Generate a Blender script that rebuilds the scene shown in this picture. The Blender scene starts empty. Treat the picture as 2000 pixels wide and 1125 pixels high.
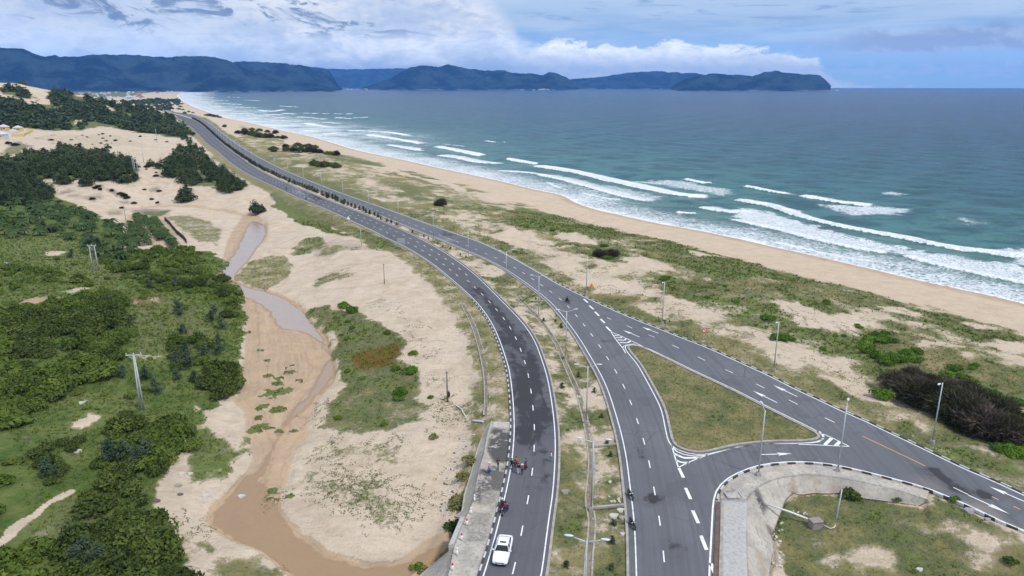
import bpy, bmesh, math, random
import numpy as np
from mathutils import Vector, Matrix
from mathutils.geometry import tessellate_polygon

# ------------------------------------------------------------------ camera, sky, sun, exposure
scene = bpy.context.scene
COL = scene.collection
CAM_H = 50.0
FPX = 1386.0                      # focal length in photo pixels (photo 2000 px wide)
PITCH = math.atan((562.5 - 167.5) / FPX)
CP, SP = math.cos(PITCH), math.sin(PITCH)
cam_d = bpy.data.cameras.new('camera')
cam = bpy.data.objects.new('camera', cam_d)
COL.objects.link(cam)
cam.location = (0, 0, CAM_H)
cam.rotation_euler = (math.pi / 2 - PITCH, 0, 0)
cam_d.sensor_width = 36.0
cam_d.lens = 36.0 * FPX / 2000.0
cam_d.clip_start = 1.0
cam_d.clip_end = 120000.0
scene.camera = cam
scene.view_settings.view_transform = 'Standard'
scene.view_settings.look = 'None'
scene.view_settings.gamma = 1.0
scene.view_settings.exposure = 0.18
scene.render.resolution_x = 1024
scene.render.resolution_y = 576

SUN_EL = math.radians(56)
SUN_AZ = math.atan2(0.70, -0.62)          # compass style: x = sin, y = cos
sun_d = bpy.data.lights.new('sun', 'SUN')
sun_d.energy = 2.5
sun_d.angle = math.radians(5)
sun_d.color = (1.0, 0.95, 0.88)
sun = bpy.data.objects.new('sun', sun_d)
COL.objects.link(sun)
to_sun = Vector((math.sin(SUN_AZ) * math.cos(SUN_EL), math.cos(SUN_AZ) * math.cos(SUN_EL), math.sin(SUN_EL)))
sun.rotation_euler = to_sun.to_track_quat('Z', 'Y').to_euler()

def cray(u, v):
    a = (u - 1000.0) / FPX
    b = (562.5 - v) / FPX
    return np.array((a, CP + b * SP, -SP + b * CP))

def azel(u, v):
    d = cray(u, v)
    return math.atan2(d[0], d[1]), math.atan2(d[2], math.hypot(d[0], d[1]))

def lin(r, g, b):
    f = lambda c: (c / 255.0 / 12.92) if c / 255.0 <= 0.04045 else ((c / 255.0 + 0.055) / 1.055) ** 2.4
    return (f(r), f(g), f(b))

# small node helper
class NT:
    def __init__(self, tree):
        self.t = tree
        self.n = tree.nodes
        self.l = tree.links
    def node(self, typ, **kw):
        n = self.n.new(typ)
        for k, v in kw.items():
            setattr(n, k, v)
        return n
    def put(self, sock, val):
        if isinstance(val, bpy.types.NodeSocket):
            self.l.new(val, sock)
        elif isinstance(val, (tuple, list)) and len(val) == 3 and sock.type == 'RGBA':
            sock.default_value = (*val, 1.0)
        else:
            sock.default_value = val
    def math(self, op, a, b=0.0, c=None, clamp=False):
        n = self.node('ShaderNodeMath', operation=op, use_clamp=clamp)
        self.put(n.inputs[0], a)
        self.put(n.inputs[1], b)
        if c is not None:
            self.put(n.inputs[2], c)
        return n.outputs[0]
    def mix(self, f, a, b, typ='MIX'):
        n = self.node('ShaderNodeMix', data_type='RGBA', blend_type=typ)
        self.put(n.inputs['Factor'], f)
        self.put(n.inputs[6], a)
        self.put(n.inputs[7], b)
        return n.outputs[2]
    def sstep(self, x, lo, hi, a=0.0, b=1.0):
        n = self.node('ShaderNodeMapRange', interpolation_type='SMOOTHSTEP')
        self.put(n.inputs[0], x)
        self.put(n.inputs[1], lo); self.put(n.inputs[2], hi)
        self.put(n.inputs[3], a); self.put(n.inputs[4], b)
        return n.outputs[0]
    def lmap(self, x, lo, hi, a=0.0, b=1.0):
        n = self.node('ShaderNodeMapRange')
        self.put(n.inputs[0], x)
        self.put(n.inputs[1], lo); self.put(n.inputs[2], hi)
        self.put(n.inputs[3], a); self.put(n.inputs[4], b)
        return n.outputs[0]
    def noise(self, vec, scale, detail=4.0, rough=0.55, dist=0.0):
        n = self.node('ShaderNodeTexNoise')
        if vec is not None:
            self.put(n.inputs['Vector'], vec)
        n.inputs['Scale'].default_value = scale
        n.inputs['Detail'].default_value = detail
        n.inputs['Roughness'].default_value = rough
        n.inputs['Distortion'].default_value = dist
        return n.outputs[0]
    def attr(self, name):
        n = self.node('ShaderNodeAttribute', attribute_name=name)
        return n.outputs['Fac']
    def attrc(self, name):
        n = self.node('ShaderNodeAttribute', attribute_name=name)
        return n.outputs['Color']
    def vmul(self, v, s):
        n = self.node('ShaderNodeVectorMath', operation='MULTIPLY')
        self.put(n.inputs[0], v)
        n.inputs[1].default_value = s
        return n.outputs[0]
    def comb(self, x, y, z):
        n = self.node('ShaderNodeCombineXYZ')
        self.put(n.inputs[0], x); self.put(n.inputs[1], y); self.put(n.inputs[2], z)
        return n.outputs[0]
    def curve(self, x, pts):
        n = self.node('ShaderNodeFloatCurve')
        c = n.mapping.curves[0]
        while len(c.points) < len(pts):
            c.points.new(0.5, 0.5)
        for p, (px, py) in zip(c.points, pts):
            p.location = (px, py)
            p.handle_type = 'AUTO'
        n.mapping.update()
        self.put(n.inputs['Value'], x)
        return n.outputs[0]

# ---- world: Nishita sky with procedural cloud layers fixed in direction space
world = bpy.data.worlds.new('World')
scene.world = world
world.use_nodes = True
W = NT(world.node_tree)
W.n.clear()
SKY_STR = 0.1
out = W.node('ShaderNodeOutputWorld')
bg = W.node('ShaderNodeBackground')
bg.inputs['Strength'].default_value = SKY_STR
sky = W.node('ShaderNodeTexSky', sky_type='NISHITA')
sky.sun_disc = False
sky.sun_elevation = SUN_EL
sky.sun_rotation = SUN_AZ
sky.altitude = 50
sky.dust_density = 0.6
sky.ozone_density = 2.0
tc = W.node('ShaderNodeTexCoord')
sep = W.node('ShaderNodeSeparateXYZ')
W.l.new(tc.outputs['Generated'], sep.inputs[0])
X, Y, Z = sep.outputs
AZ = W.math('ARCTAN2', X, Y)
EL = W.math('ARCSINE', Z)
# photo-like sky units: 1 unit = 100 photo pixels of angle at the horizon
AU = W.math('MULTIPLY', AZ, 13.86)
EU = W.math('MULTIPLY', EL, 13.86)
P1 = W.comb(AU, W.math('MULTIPLY', EU, 2.2), 0.0)
P2 = W.comb(W.math('MULTIPLY', AU, 0.35), W.math('MULTIPLY', EU, 3.0), 3.7)
def wc(r, g, b):
    c = lin(r, g, b)
    return tuple(x / SKY_STR for x in c)
n_big = W.noise(P1, 0.55, 6, 0.6)
n_mid = W.noise(P1, 1.6, 7, 0.6, 0.4)
n_fine = W.noise(P1, 4.2, 6, 0.62, 0.2)
n_str = W.noise(P2, 1.0, 6, 0.6, 0.3)
n_str2 = W.noise(P2, 2.6, 5, 0.6, 0.6)
# clear part: blue, paler towards the top; thin veils
blue = W.mix(W.sstep(EU, 0.1, 0.6), wc(150, 186, 216), wc(138, 176, 222))
blue = W.mix(W.math('MULTIPLY', W.sstep(W.math('ADD', EU, W.math('MULTIPLY', W.math('SUBTRACT', n_str, 0.5), 0.8)), 0.75, 1.35), 0.85), blue, wc(182, 205, 234))
clear = W.mix(0.08, blue, sky.outputs[0])
veil = W.math('MULTIPLY', W.sstep(n_str, 0.40, 0.66), W.sstep(EU, 0.35, 1.2))
clear = W.mix(W.math('MULTIPLY', veil, 0.72), clear, wc(188, 208, 234))
gstreak = W.math('MULTIPLY', W.sstep(n_str2, 0.52, 0.68), W.sstep(EU, 0.9, 1.3))
clear = W.mix(W.math('MULTIPLY', gstreak, 0.75), clear, wc(126, 158, 204))
toplight = W.math('MULTIPLY', W.sstep(EU, 1.25, 1.9), W.sstep(n_big, 0.38, 0.6))
clear = W.mix(W.math('MULTIPLY', toplight, 0.55), clear, wc(206, 220, 238))
# right-hand grey band (azimuth > 0.4)
rb = W.math('ADD', W.math('ABSOLUTE', W.math('SUBTRACT', EU, W.math('ADD', 0.72, W.math('MULTIPLY', W.math('SUBTRACT', AU, 8.0), 0.03)))), W.math('MULTIPLY', W.math('SUBTRACT', n_mid, 0.5), 0.55))
rband = W.math('MULTIPLY', W.sstep(rb, 0.30, 0.08), W.sstep(AU, 4.6, 6.6))
clear = W.mix(W.math('MULTIPLY', rband, 0.75), clear, W.mix(W.sstep(n_mid, .42, .62), wc(138, 154, 190), wc(172, 180, 206)))
# small puffs low on the right
pf = W.math('MULTIPLY', W.sstep(W.math('ADD', W.math('ABSOLUTE', W.math('SUBTRACT', EU, 0.24)), W.math('MULTIPLY', W.math('SUBTRACT', n_fine, 0.5), 0.7)), 0.12, 0.0), W.sstep(AU, 5.2, 6.0))
clear = W.mix(W.math('MULTIPLY', pf, 0.5), clear, wc(176, 196, 226))
# cloud deck: top edge as a curve of azimuth (photo columns), crisp billows
def prof(pts):
    res = []
    for u, v in pts:
        a, e = azel(u, v)
        res.append((min(1, max(0, (a + 1.2) / 2.4)), min(1, max(0, e * 13.86 / 4.0))))
    return res
AN = W.lmap(AZ, -1.2, 1.2)
top = W.math('MULTIPLY', W.curve(AN, [(0.0, 0.9)] + prof([(-200, -160), (300, -150), (700, -130), (880, -60), (960, 0), (1000, 48), (1035, 82), (1105, 80), (1160, 88), (1240, 92), (1295, 80), (1380, 90), (1470, 96), (1540, 105), (1590, 118), (1625, 145), (1700, 166)]) + [(1.0, 0.0)]), 4.0)
bil = W.math('MULTIPLY', W.math('SUBTRACT', n_mid, 0.5), 0.46)
bil = W.math('ADD', bil, W.math('MULTIPLY', W.math('SUBTRACT', n_fine, 0.5), 0.30))
depth_in = W.math('SUBTRACT', W.math('ADD', top, bil), EU)
soft = W.lmap(AU, -0.1, 0.6, 0.6, 0.07)
deck = W.sstep(depth_in, W.math('MULTIPLY', soft, -0.35), soft)
# tone in the deck: bright tops, greyer base near the mountains, bluish holes
white = W.mix(W.sstep(n_big, 0.35, 0.65), wc(188, 205, 230), wc(236, 240, 246))
tone = W.mix(W.sstep(W.math('ADD', depth_in, W.math('MULTIPLY', W.math('SUBTRACT', n_mid, .5), .9)), 0.12, 0.62), wc(246, 248, 252), white)
basef = W.sstep(W.math('ADD', EU, W.math('MULTIPLY', W.math('SUBTRACT', n_mid, 0.5), 0.9)), 0.85, 0.25)
rightside = W.sstep(AU, -0.6, 0.8)
tone = W.mix(W.math('MULTIPLY', basef, W.math('SUBTRACT', 0.85, W.math('MULTIPLY', rightside, 0.22))), tone, wc(146, 168, 194))
tone = W.mix(W.math('MULTIPLY', W.sstep(n_fine, 0.46, 0.62), 0.22), tone, wc(150, 172, 212))
holes = W.math('MULTIPLY', W.sstep(n_mid, 0.52, 0.70), W.sstep(EU, 0.3, 0.9))
tone = W.mix(W.math('MULTIPLY', holes, 0.60), tone, wc(172, 194, 226))
leftblue = W.math('MULTIPLY', W.sstep(AU, -3.5, -6.5), W.sstep(n_big, 0.42, 0.62))
tone = W.mix(W.math('MULTIPLY', leftblue, 0.6), tone, wc(170, 196, 230))
# dark wisps, upper left
pd = W.comb(W.math('MULTIPLY', AU, 0.75), W.math('ADD', W.math('MULTIPLY', EU, 2.0), W.math('MULTIPLY', AU, 0.25)), 9.3)
n_d = W.noise(pd, 1.45, 9, 0.66, 0.7)
darkm = W.math('MULTIPLY', W.sstep(n_d, 0.515, 0.62), W.math('MULTIPLY', W.sstep(EU, 0.72, 1.0), W.sstep(AU, -0.5, -3.0)))
tone = W.mix(W.math('MULTIPLY', darkm, 0.85), tone, wc(108, 134, 172))
skyc = W.mix(deck, clear, tone)
# broken cloud cover for the unseen upper sky
n_up = W.noise(tc.outputs['Generated'], 2.2, 5, 0.55)
upc = W.mix(W.sstep(n_up, 0.36, 0.6), wc(150, 184, 226), wc(222, 228, 238))
skyc = W.mix(W.sstep(EU, 2.0, 3.2), skyc, upc)
# the lowest sky is a little brighter, as it is seen through the long air path of the haze
lowb = W.math('ADD', 1.0, W.math('MULTIPLY', W.sstep(EU, 1.2, 0.15), 0.55))
vm = W.node('ShaderNodeVectorMath', operation='SCALE')
W.l.new(skyc, vm.inputs[0]); W.l.new(lowb, vm.inputs['Scale'])
W.l.new(vm.outputs[0], bg.inputs['Color'])
W.l.new(bg.outputs[0], out.inputs['Surface'])

# ------------------------------------------------------------------ generic helpers
rng = np.random.default_rng(7)
random.seed(7)

def at(u, v, z=0.0):
    d = cray(u, v)
    t = (z - CAM_H) / d[2]
    return np.array((d[0] * t, d[1] * t))

def atl(pts, z=0.0):
    return np.array([at(u, v, z) for u, v in pts])

def hash2(ix, iy, seed):
    h = (ix.astype(np.int64) * 374761393 + iy.astype(np.int64) * 668265263 + seed * 974634777) & 0xFFFFFFFF
    h = ((h ^ (h >> 13)) * 1274126177) & 0xFFFFFFFF
    h = h ^ (h >> 16)
    return (h & 0xFFFFFF) / float(0xFFFFFF)

def vnoise(x, y, seed=0):
    ix = np.floor(x); iy = np.floor(y)
    fx = x - ix; fy = y - iy
    fx = fx * fx * fx * (fx * (fx * 6 - 15) + 10); fy = fy * fy * fy * (fy * (fy * 6 - 15) + 10)
    a = hash2(ix, iy, seed); b = hash2(ix + 1, iy, seed)
    c = hash2(ix, iy + 1, seed); d = hash2(ix + 1, iy + 1, seed)
    return (a + (b - a) * fx) * (1 - fy) + (c + (d - c) * fx) * fy

def fbm(x, y, scale, oct=4, seed=0, gain=0.5):
    s = 0.0; amp = 1.0; tot = 0.0
    x = np.asarray(x, float) / scale; y = np.asarray(y, float) / scale
    for o in range(oct):
        s = s + amp * vnoise(x + 17.3 * o, y - 9.1 * o, seed + o)
        tot += amp
        amp *= gain
        x = x * 2.03; y = y * 2.03
    return s / tot                   # 0..1

def smooth01(x):
    x = np.clip(x, 0, 1)
    return x * x * (3 - 2 * x)

def sst(x, a, b):
    return smooth01((x - a) / (b - a))

def chaikin(pts, n=2, closed=False):
    p = np.asarray(pts, float)
    for _ in range(n):
        if closed:
            q = np.roll(p, -1, 0)
            p = np.stack([0.75 * p + 0.25 * q, 0.25 * p + 0.75 * q], 1).reshape(-1, p.shape[1])
        else:
            a, b = p[:-1], p[1:]
            m = np.stack([0.75 * a + 0.25 * b, 0.25 * a + 0.75 * b], 1).reshape(-1, p.shape[1])
            p = np.concatenate([p[:1], m, p[-1:]])
    return p

def resample(p, step=None, n=None):
    p = np.asarray(p, float)
    s = np.concatenate([[0], np.cumsum(np.linalg.norm(np.diff(p, axis=0), axis=1))])
    if n is None:
        n = max(2, int(s[-1] / step) + 1)
    t = np.linspace(0, s[-1], n)
    return np.stack([np.interp(t, s, p[:, k]) for k in range(p.shape[1])], 1)

def offset_line(p, d):
    """shift a polyline sideways (positive = to the left of its direction)"""
    t = np.gradient(p, axis=0)
    t /= np.linalg.norm(t, axis=1)[:, None] + 1e-9
    return p + np.stack([-t[:, 1], t[:, 0]], 1) * d

def seg_dist(px, py, poly, closed):
    """distance of points to a polyline / polygon outline"""
    best = np.full(px.shape, 1e18)
    n = len(poly)
    for i in range(n if closed else n - 1):
        ax, ay = poly[i]; bx, by = poly[(i + 1) % n]
        dx, dy = bx - ax, by - ay
        L = dx * dx + dy * dy + 1e-12
        t = np.clip(((px - ax) * dx + (py - ay) * dy) / L, 0, 1)
        d = (px - ax - t * dx) ** 2 + (py - ay - t * dy) ** 2
        np.minimum(best, d, out=best)
    return np.sqrt(best)

def inside(px, py, poly):
    r = np.zeros(px.shape, bool)
    n = len(poly)
    for i in range(n):
        ax, ay = poly[i]; bx, by = poly[(i + 1) % n]
        if ay == by:
            continue
        c = ((ay > py) != (by > py)) & (px < (bx - ax) * (py - ay) / (by - ay) + ax)
        r ^= c
    return r

def sdist(px, py, poly, margin=60.0):
    """signed distance, positive inside; far points get -1e3"""
    poly = np.asarray(poly)
    sh = px.shape
    px = px.ravel(); py = py.ravel()
    res = np.full(px.shape, -1e3)
    m = (px > poly[:, 0].min() - margin) & (px < poly[:, 0].max() + margin) & (py > poly[:, 1].min() - margin) & (py < poly[:, 1].max() + margin)
    ix = np.nonzero(m)[0]
    if len(ix):
        x = px[ix]; y = py[ix]
        d = seg_dist(x, y, poly, True)
        ins = inside(x, y, poly)
        res[ix] = np.where(ins, d, -d)
    return res.reshape(sh)

# ---- object helpers
def tag(o, label=None, cat=None, group=None, kind=None):
    if label: o['label'] = label
    if cat: o['category'] = cat
    if group: o['group'] = group
    if kind: o['kind'] = kind
    return o

def link(name, me, mat=None, parent=None, loc=None):
    o = bpy.data.objects.new(name, me)
    COL.objects.link(o)
    if mat is not None and me is not None:
        for m in (mat if isinstance(mat, (list, tuple)) else [mat]):
            me.materials.append(m)
    if parent: o.parent = parent
    if loc is not None: o.location = loc
    return o

def empty(name, loc, rz=0.0):
    o = bpy.data.objects.new(name, None)
    COL.objects.link(o)
    o.location = loc
    o.rotation_euler = (0, 0, rz)
    o.empty_display_size = 0.3
    return o

def np_mesh(name, co, faces, smooth=False):
    """co (n,3), faces (m,k) array of equal sized faces"""
    me = bpy.data.meshes.new(name)
    co = np.asarray(co, np.float32); faces = np.asarray(faces, np.int32)
    k = faces.shape[1]
    me.vertices.add(len(co)); me.vertices.foreach_set('co', co.ravel())
    me.loops.add(faces.size); me.loops.foreach_set('vertex_index', faces.ravel())
    me.polygons.add(len(faces))
    me.polygons.foreach_set('loop_start', np.arange(0, faces.size, k, dtype=np.int32))
    me.polygons.foreach_set('loop_total', np.full(len(faces), k, np.int32))
    if smooth:
        me.polygons.foreach_set('use_smooth', np.ones(len(faces), bool))
    me.update(calc_edges=True)
    return me

def add_attr(me, name, vals, dom='POINT'):
    a = me.attributes.new(name, 'FLOAT', dom)
    a.data.foreach_set('value', np.asarray(vals, np.float32).ravel())

class MB:
    """collects boxes, tubes and prisms with material slots into one mesh"""
    def __init__(self):
        self.v = []; self.f = []; self.m = []
    def quadface(self, pts, m=0):
        b = len(self.v)
        self.v += [tuple(p) for p in pts]
        self.f.append(tuple(range(b, b + len(pts)))); self.m.append(m)
    def box(self, c, s, m=0, rz=0.0, taper=1.0):
        cx, cy, cz = c; sx, sy, sz = (q / 2 for q in s)
        b = len(self.v)
        for z, k in ((-sz, 1.0), (sz, taper)):
            for x, y in ((-sx, -sy), (sx, -sy), (sx, sy), (-sx, sy)):
                x *= k; y *= k
                self.v.append((cx + x * math.cos(rz) - y * math.sin(rz), cy + x * math.sin(rz) + y * math.cos(rz), cz + z))
        for q in ((0, 3, 2, 1), (4, 5, 6, 7), (0, 1, 5, 4), (1, 2, 6, 5), (2, 3, 7, 6), (3, 0, 4, 7)):
            self.f.append(tuple(b + i for i in q)); self.m.append(m)
    def tube(self, pts, rad, n=8, m=0, cap=True):
        pts = [Vector(p) for p in pts]
        rads = rad if isinstance(rad, (list, tuple)) else [rad] * len(pts)
        b = len(self.v)
        for i, p in enumerate(pts):
            t = (pts[min(i + 1, len(pts) - 1)] - pts[max(i - 1, 0)]).normalized()
            up = Vector((0, 0, 1)) if abs(t.z) < 0.95 else Vector((1, 0, 0))
            s = t.cross(up).normalized(); w = s.cross(t)
            for k in range(n):
                a = 2 * math.pi * k / n
                self.v.append(tuple(p + (s * math.cos(a) + w * math.sin(a)) * rads[i]))
        for i in range(len(pts) - 1):
            for k in range(n):
                k2 = (k + 1) % n
                self.f.append((b + i * n + k, b + i * n + k2, b + (i + 1) * n + k2, b + (i + 1) * n + k)); self.m.append(m)
        if cap:
            self.f.append(tuple(b + k for k in range(n))[::-1]); self.m.append(m)
            e = b + (len(pts) - 1) * n
            self.f.append(tuple(e + k for k in range(n))); self.m.append(m)
    def ell(self, c, r, m=0, nu=10, nv=7):
        b = len(self.v)
        for j in range(nv + 1):
            ph = math.pi * j / nv
            for i in range(nu):
                a = 2 * math.pi * i / nu
                self.v.append((c[0] + r[0] * math.sin(ph) * math.cos(a), c[1] + r[1] * math.sin(ph) * math.sin(a), c[2] + r[2] * math.cos(ph)))
        for j in range(nv):
            for i in range(nu):
                i2 = (i + 1) % nu
                self.f.append((b + j * nu + i, b + (j + 1) * nu + i, b + (j + 1) * nu + i2, b + j * nu + i2)); self.m.append(m)
    def mesh(self, name, smooth=False):
        me = bpy.data.meshes.new(name)
        me.from_pydata(self.v, [], self.f)
        me.polygons.foreach_set('material_index', np.array(self.m, np.int32))
        if smooth:
            me.polygons.foreach_set('use_smooth', np.ones(len(self.f), bool))
        me.update()
        return me
    def build(self, name, mats, parent=None, smooth=False, loc=None):
        return link(name, self.mesh(name, smooth), mats, parent, loc)

def simple_mat(name, col, rough=0.6, metal=0.0, var=0.15, scale=3.0, spec=0.4, coat=0.0):
    m = bpy.data.materials.new(name)
    m.use_nodes = True
    N = NT(m.node_tree)
    b = N.n['Principled BSDF']
    b.inputs['Roughness'].default_value = rough
    b.inputs['Metallic'].default_value = metal
    b.inputs['Specular IOR Level'].default_value = spec
    b.inputs['Coat Weight'].default_value = coat
    tcn = N.node('ShaderNodeTexCoord')
    n = N.noise(tcn.outputs['Object'], scale, 4)
    c = N.mix(N.math('MULTIPLY', N.sstep(n, 0.3, 0.7), var), col, tuple(x * 0.45 for x in col))
    N.l.new(c, b.inputs['Base Color'])
    return m
# ------------------------------------------------------------------ traced outlines (photo pixels -> metres on the ground)
L_LEFT = [(310, 216), (332, 224), (350, 232), (365, 242), (385, 260), (402, 280), (420, 292), (445, 315), (475, 336), (500, 349), (540, 367), (575, 384), (610, 398), (650, 415), (690, 434), (725, 450), (755, 466), (790, 482), (820, 500), (850, 521), (875, 542), (897, 561), (925, 587), (945, 612), (960, 637), (972, 665), (982, 695), (990, 722), (995, 760), (998, 800), (999, 840), (996, 877), (993, 905), (984, 950), (973, 995), (960, 1045), (947, 1090), (937, 1121), (917, 1180), (893, 1250)]
L_RIGHT = [(313, 214), (335, 221), (370, 230), (390, 240), (410, 257), (435, 281), (452, 294), (470, 307), (500, 328), (532, 345), (560, 357), (600, 374), (650, 394), (700, 413), (750, 433), (795, 452), (835, 472), (870, 492), (900, 512), (930, 535), (957, 561), (982, 586), (1003, 607), (1029, 635), (1049, 665), (1064, 705), (1075, 740), (1083, 785), (1088, 822), (1091, 865), (1090, 915), (1086, 970), (1081, 1000), (1070, 1090), (1066, 1121), (1053, 1180), (1033, 1250)]
R_LEFT = [(315, 213), (337, 220), (372, 229), (393, 238.5), (412, 255.5), (437, 278.5), (455, 291), (478, 307), (505, 324), (530, 335), (560, 348.5), (600, 365), (640, 381), (685, 399), (725, 415), (775, 435), (822, 455), (855, 467), (890, 482), (935, 501), (975, 521), (1000, 537), (1035, 562), (1068, 588), (1089, 612), (1106, 634), (1127, 664), (1146, 697), (1166, 732), (1181, 767), (1193, 807), (1203, 843), (1213, 892), (1219, 949), (1225, 1002), (1228, 1052), (1229, 1120), (1230, 1180), (1231, 1250)]
R_RIGHT = [(318, 211), (337, 219), (360, 221), (385, 227), (410, 240), (440, 265), (462, 281), (500, 304), (540, 325), (580, 343), (610, 355), (650, 371), (700, 389), (750, 406), (800, 424), (850, 442), (890, 456), (935, 471), (975, 489), (1000, 502), (1050, 530), (1082, 549), (1100, 559), (1140, 578), (1190, 601), (1240, 623), (1290, 642), (1332, 659), (1390, 681), (1450, 709), (1500, 731), (1550, 757), (1600, 780), (1650, 804), (1700, 825), (1725, 838), (1775, 861), (1825, 885), (1875, 910), (1925, 931), (1975, 953), (2000, 965), (2150, 1033), (2300, 1101)]
CONN = [(1388, 1250), (1390, 1180), (1391, 1121), (1394, 1060), (1396, 1015), (1398, 975), (1406, 954), (1425, 935), (1462, 917), (1500, 907), (1550, 903), (1600, 905), (1640, 911), (1700, 925), (1750, 938), (1800, 951), (1850, 971), (1900, 993), (1950, 1018), (2000, 1038), (2150, 1110), (2300, 1180)]
ISLAND = [(1222, 675), (1247, 674), (1300, 699), (1350, 724), (1400, 747), (1450, 771), (1497, 796), (1550, 822), (1590, 842), (1600, 849), (1603, 855), (1590, 861), (1550, 863), (1500, 863), (1437, 870), (1400, 879), (1375, 885), (1350, 884), (1325, 876), (1312, 865), (1306, 841), (1298, 800), (1281, 767), (1266, 740), (1249, 710), (1231, 690)]
WATERLINE = [(2600, 760), (2300, 675), (2000, 592), (1850, 560), (1800, 549), (1700, 525), (1600, 502), (1500, 480), (1400, 457), (1337, 445), (1275, 435), (1212, 420), (1162, 410), (1118, 394), (1100, 381), (1062, 374), (1025, 366), (1000, 359), (900, 337), (850, 327), (787, 312), (700, 295), (655, 281), (605, 266), (555, 256), (500, 243), (475, 237), (437, 230), (400, 217), (375, 208), (352, 195), (343, 186), (350, 181), (380, 177.5), (440, 174.5), (520, 172.5), (650, 171.5)]
STREAM = [(478, 418), (467, 432), (450, 455), (438, 485), (435, 505), (428, 518), (425, 532), (430, 542), (457, 551), (468, 561), (474, 585), (477, 622), (479, 665), (475, 705), (467, 730), (472, 755), (466, 772), (455, 787), (470, 800), (479, 812), (478, 840), (483, 865), (494, 888), (490, 905), (473, 930), (450, 955), (425, 987), (408, 1010), (412, 1030), (436, 1050), (467, 1063), (500, 1073), (530, 1092), (555, 1112), (572, 1127), (610, 1160), (660, 1200), (760, 1200), (797, 1125), (832, 1112), (885, 1072), (882, 1052), (862, 1046), (835, 1052), (790, 1085), (757, 1104), (715, 1105), (680, 1095), (635, 1085), (615, 1065), (592, 1047), (560, 1022), (540, 990), (550, 965), (562, 945), (575, 890), (585, 875), (600, 855), (607, 840), (609, 805), (625, 775), (650, 752), (658, 730), (650, 697), (640, 667), (630, 647), (607, 632), (596, 610), (580, 592), (560, 582), (540, 573), (515, 567), (490, 563), (470, 556), (457, 543), (470, 525), (490, 505), (500, 487), (515, 472), (523, 455), (517, 435), (512, 425), (495, 418)]
ISLET = [(458, 545), (470, 526), (490, 510), (520, 498), (555, 499), (572, 517), (562, 540), (540, 556), (520, 565), (500, 563), (475, 556)]

Lw_left = chaikin(atl(L_LEFT), 3); Lw_right = chaikin(atl(L_RIGHT), 3)
Rw_left = chaikin(atl(R_LEFT), 3); Rw_right = chaikin(atl(R_RIGHT), 3)
CONNw = chaikin(atl(CONN), 3)
ISLw = chaikin(atl(ISLAND), 2, True)
L_POLY = np.concatenate([Lw_left, Lw_right[::-1]])
R_POLY = np.concatenate([Rw_left, CONNw, Rw_right[::-1]])
SEA_Z = -6.0
WLw = chaikin(atl(WATERLINE, SEA_Z), 2)
SEA_POLY = np.concatenate([WLw, [[-1500, 60000], [60000, 60000], [60000, -2000], [WLw[0][0] + 700, -600]]])
# ------------------------------------------------------------------ terrain height field (polar sheet around the camera's foot point)
CTRL = []
def cp_uv(lst):
    for u, v, z in lst:
        p = at(u, v, z); CTRL.append((p[0], p[1], z))
def cp_d(lst):
    for u, d, z in lst:
        k = (u - 1000) / FPX / CP
        CTRL.append((k * d, d, z))
# stream bed and its valley
cp_uv([(505, 430, -5), (490, 470, -5), (450, 520, -5), (480, 570, -5), (560, 610, -5), (600, 680, -5), (560, 760, -5), (540, 860, -5), (510, 950, -5), (460, 1010, -5), (560, 1080, -5), (700, 1130, -5), (840, 1090, -5), (700, 1250, -5), (440, 400, -4.6), (360, 405, -4.6), (270, 408, -4.6), (500, 405, -4.2)])
# dune between stream and road
cp_uv([(700, 950, -3.9), (650, 1010, -4.3), (760, 1050, -4.3), (640, 900, -4.2), (820, 950, -3.5), (850, 850, -2.4), (700, 780, -3.4), (700, 690, -3.0), (640, 600, -3.2), (760, 600, -1.4), (850, 680, -1.6), (900, 760, -1.8), (700, 530, -1.4), (790, 530, -0.8), (620, 520, -3.4), (580, 500, -4.2), (560, 470, -3.2), (600, 460, -2.6), (660, 480, -1.3), (545, 440, -3.4), (600, 440, -3.2), (560, 410, -2.8), (530, 395, -1.6), (900, 880, -3.0), (870, 960, -4.2), (870, 1030, -4.8), (860, 1180, -4.6)])
# green plain on the left
cp_uv([(400, 700, -4.2), (420, 600, -4.2), (380, 540, -4.0), (300, 600, -3.4), (280, 800, -3.6), (380, 900, -4.2), (350, 1020, -4.4), (420, 1090, -4.3), (200, 900, -3.2), (100, 1000, -2.8), (0, 1100, -2.4), (200, 1090, -3.0), (0, 900, -2.4), (0, 750, -2.0), (120, 700, -2.4), (200, 650, -2.8), (0, 600, -1.5), (100, 550, -2.4), (200, 500, -3.2), (300, 470, -3.8), (0, 500, -0.6), (80, 450, -1.6), (0, 440, 0.0), (-200, 600, 0), (-200, 900, -1), (-300, 450, 2), (200, 430, -3.8), (330, 440, -4.4), (400, 470, -4.6)])
# wooded sand ridge and its sand face
cp_uv([(110, 385, -1), (180, 405, -4), (240, 395, -4.2), (300, 385, -4), (350, 395, -4.2), (90, 352, 4), (150, 348, 4.5), (210, 352, 4), (270, 345, 4.0), (330, 345, 3.2), (390, 345, 1.4), (440, 378, -1.5), (470, 385, -1.5), (460, 345, 0), (0, 340, 5.5), (0, 400, 2.5), (60, 400, 1.5), (50, 310, 5.5), (150, 310, 5), (250, 310, 4), (330, 300, 3.5), (390, 300, 1.5), (-200, 350, 7)])
# sand flats behind it, foot of the big dune
cp_uv([(50, 285, 4.5), (150, 280, 4), (250, 280, 3), (320, 275, 2), (20, 262, 4), (100, 258, 4), (200, 258, 3), (300, 264, 2), (345, 272, 1), (-250, 280, 8), (-250, 250, 14)])
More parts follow.
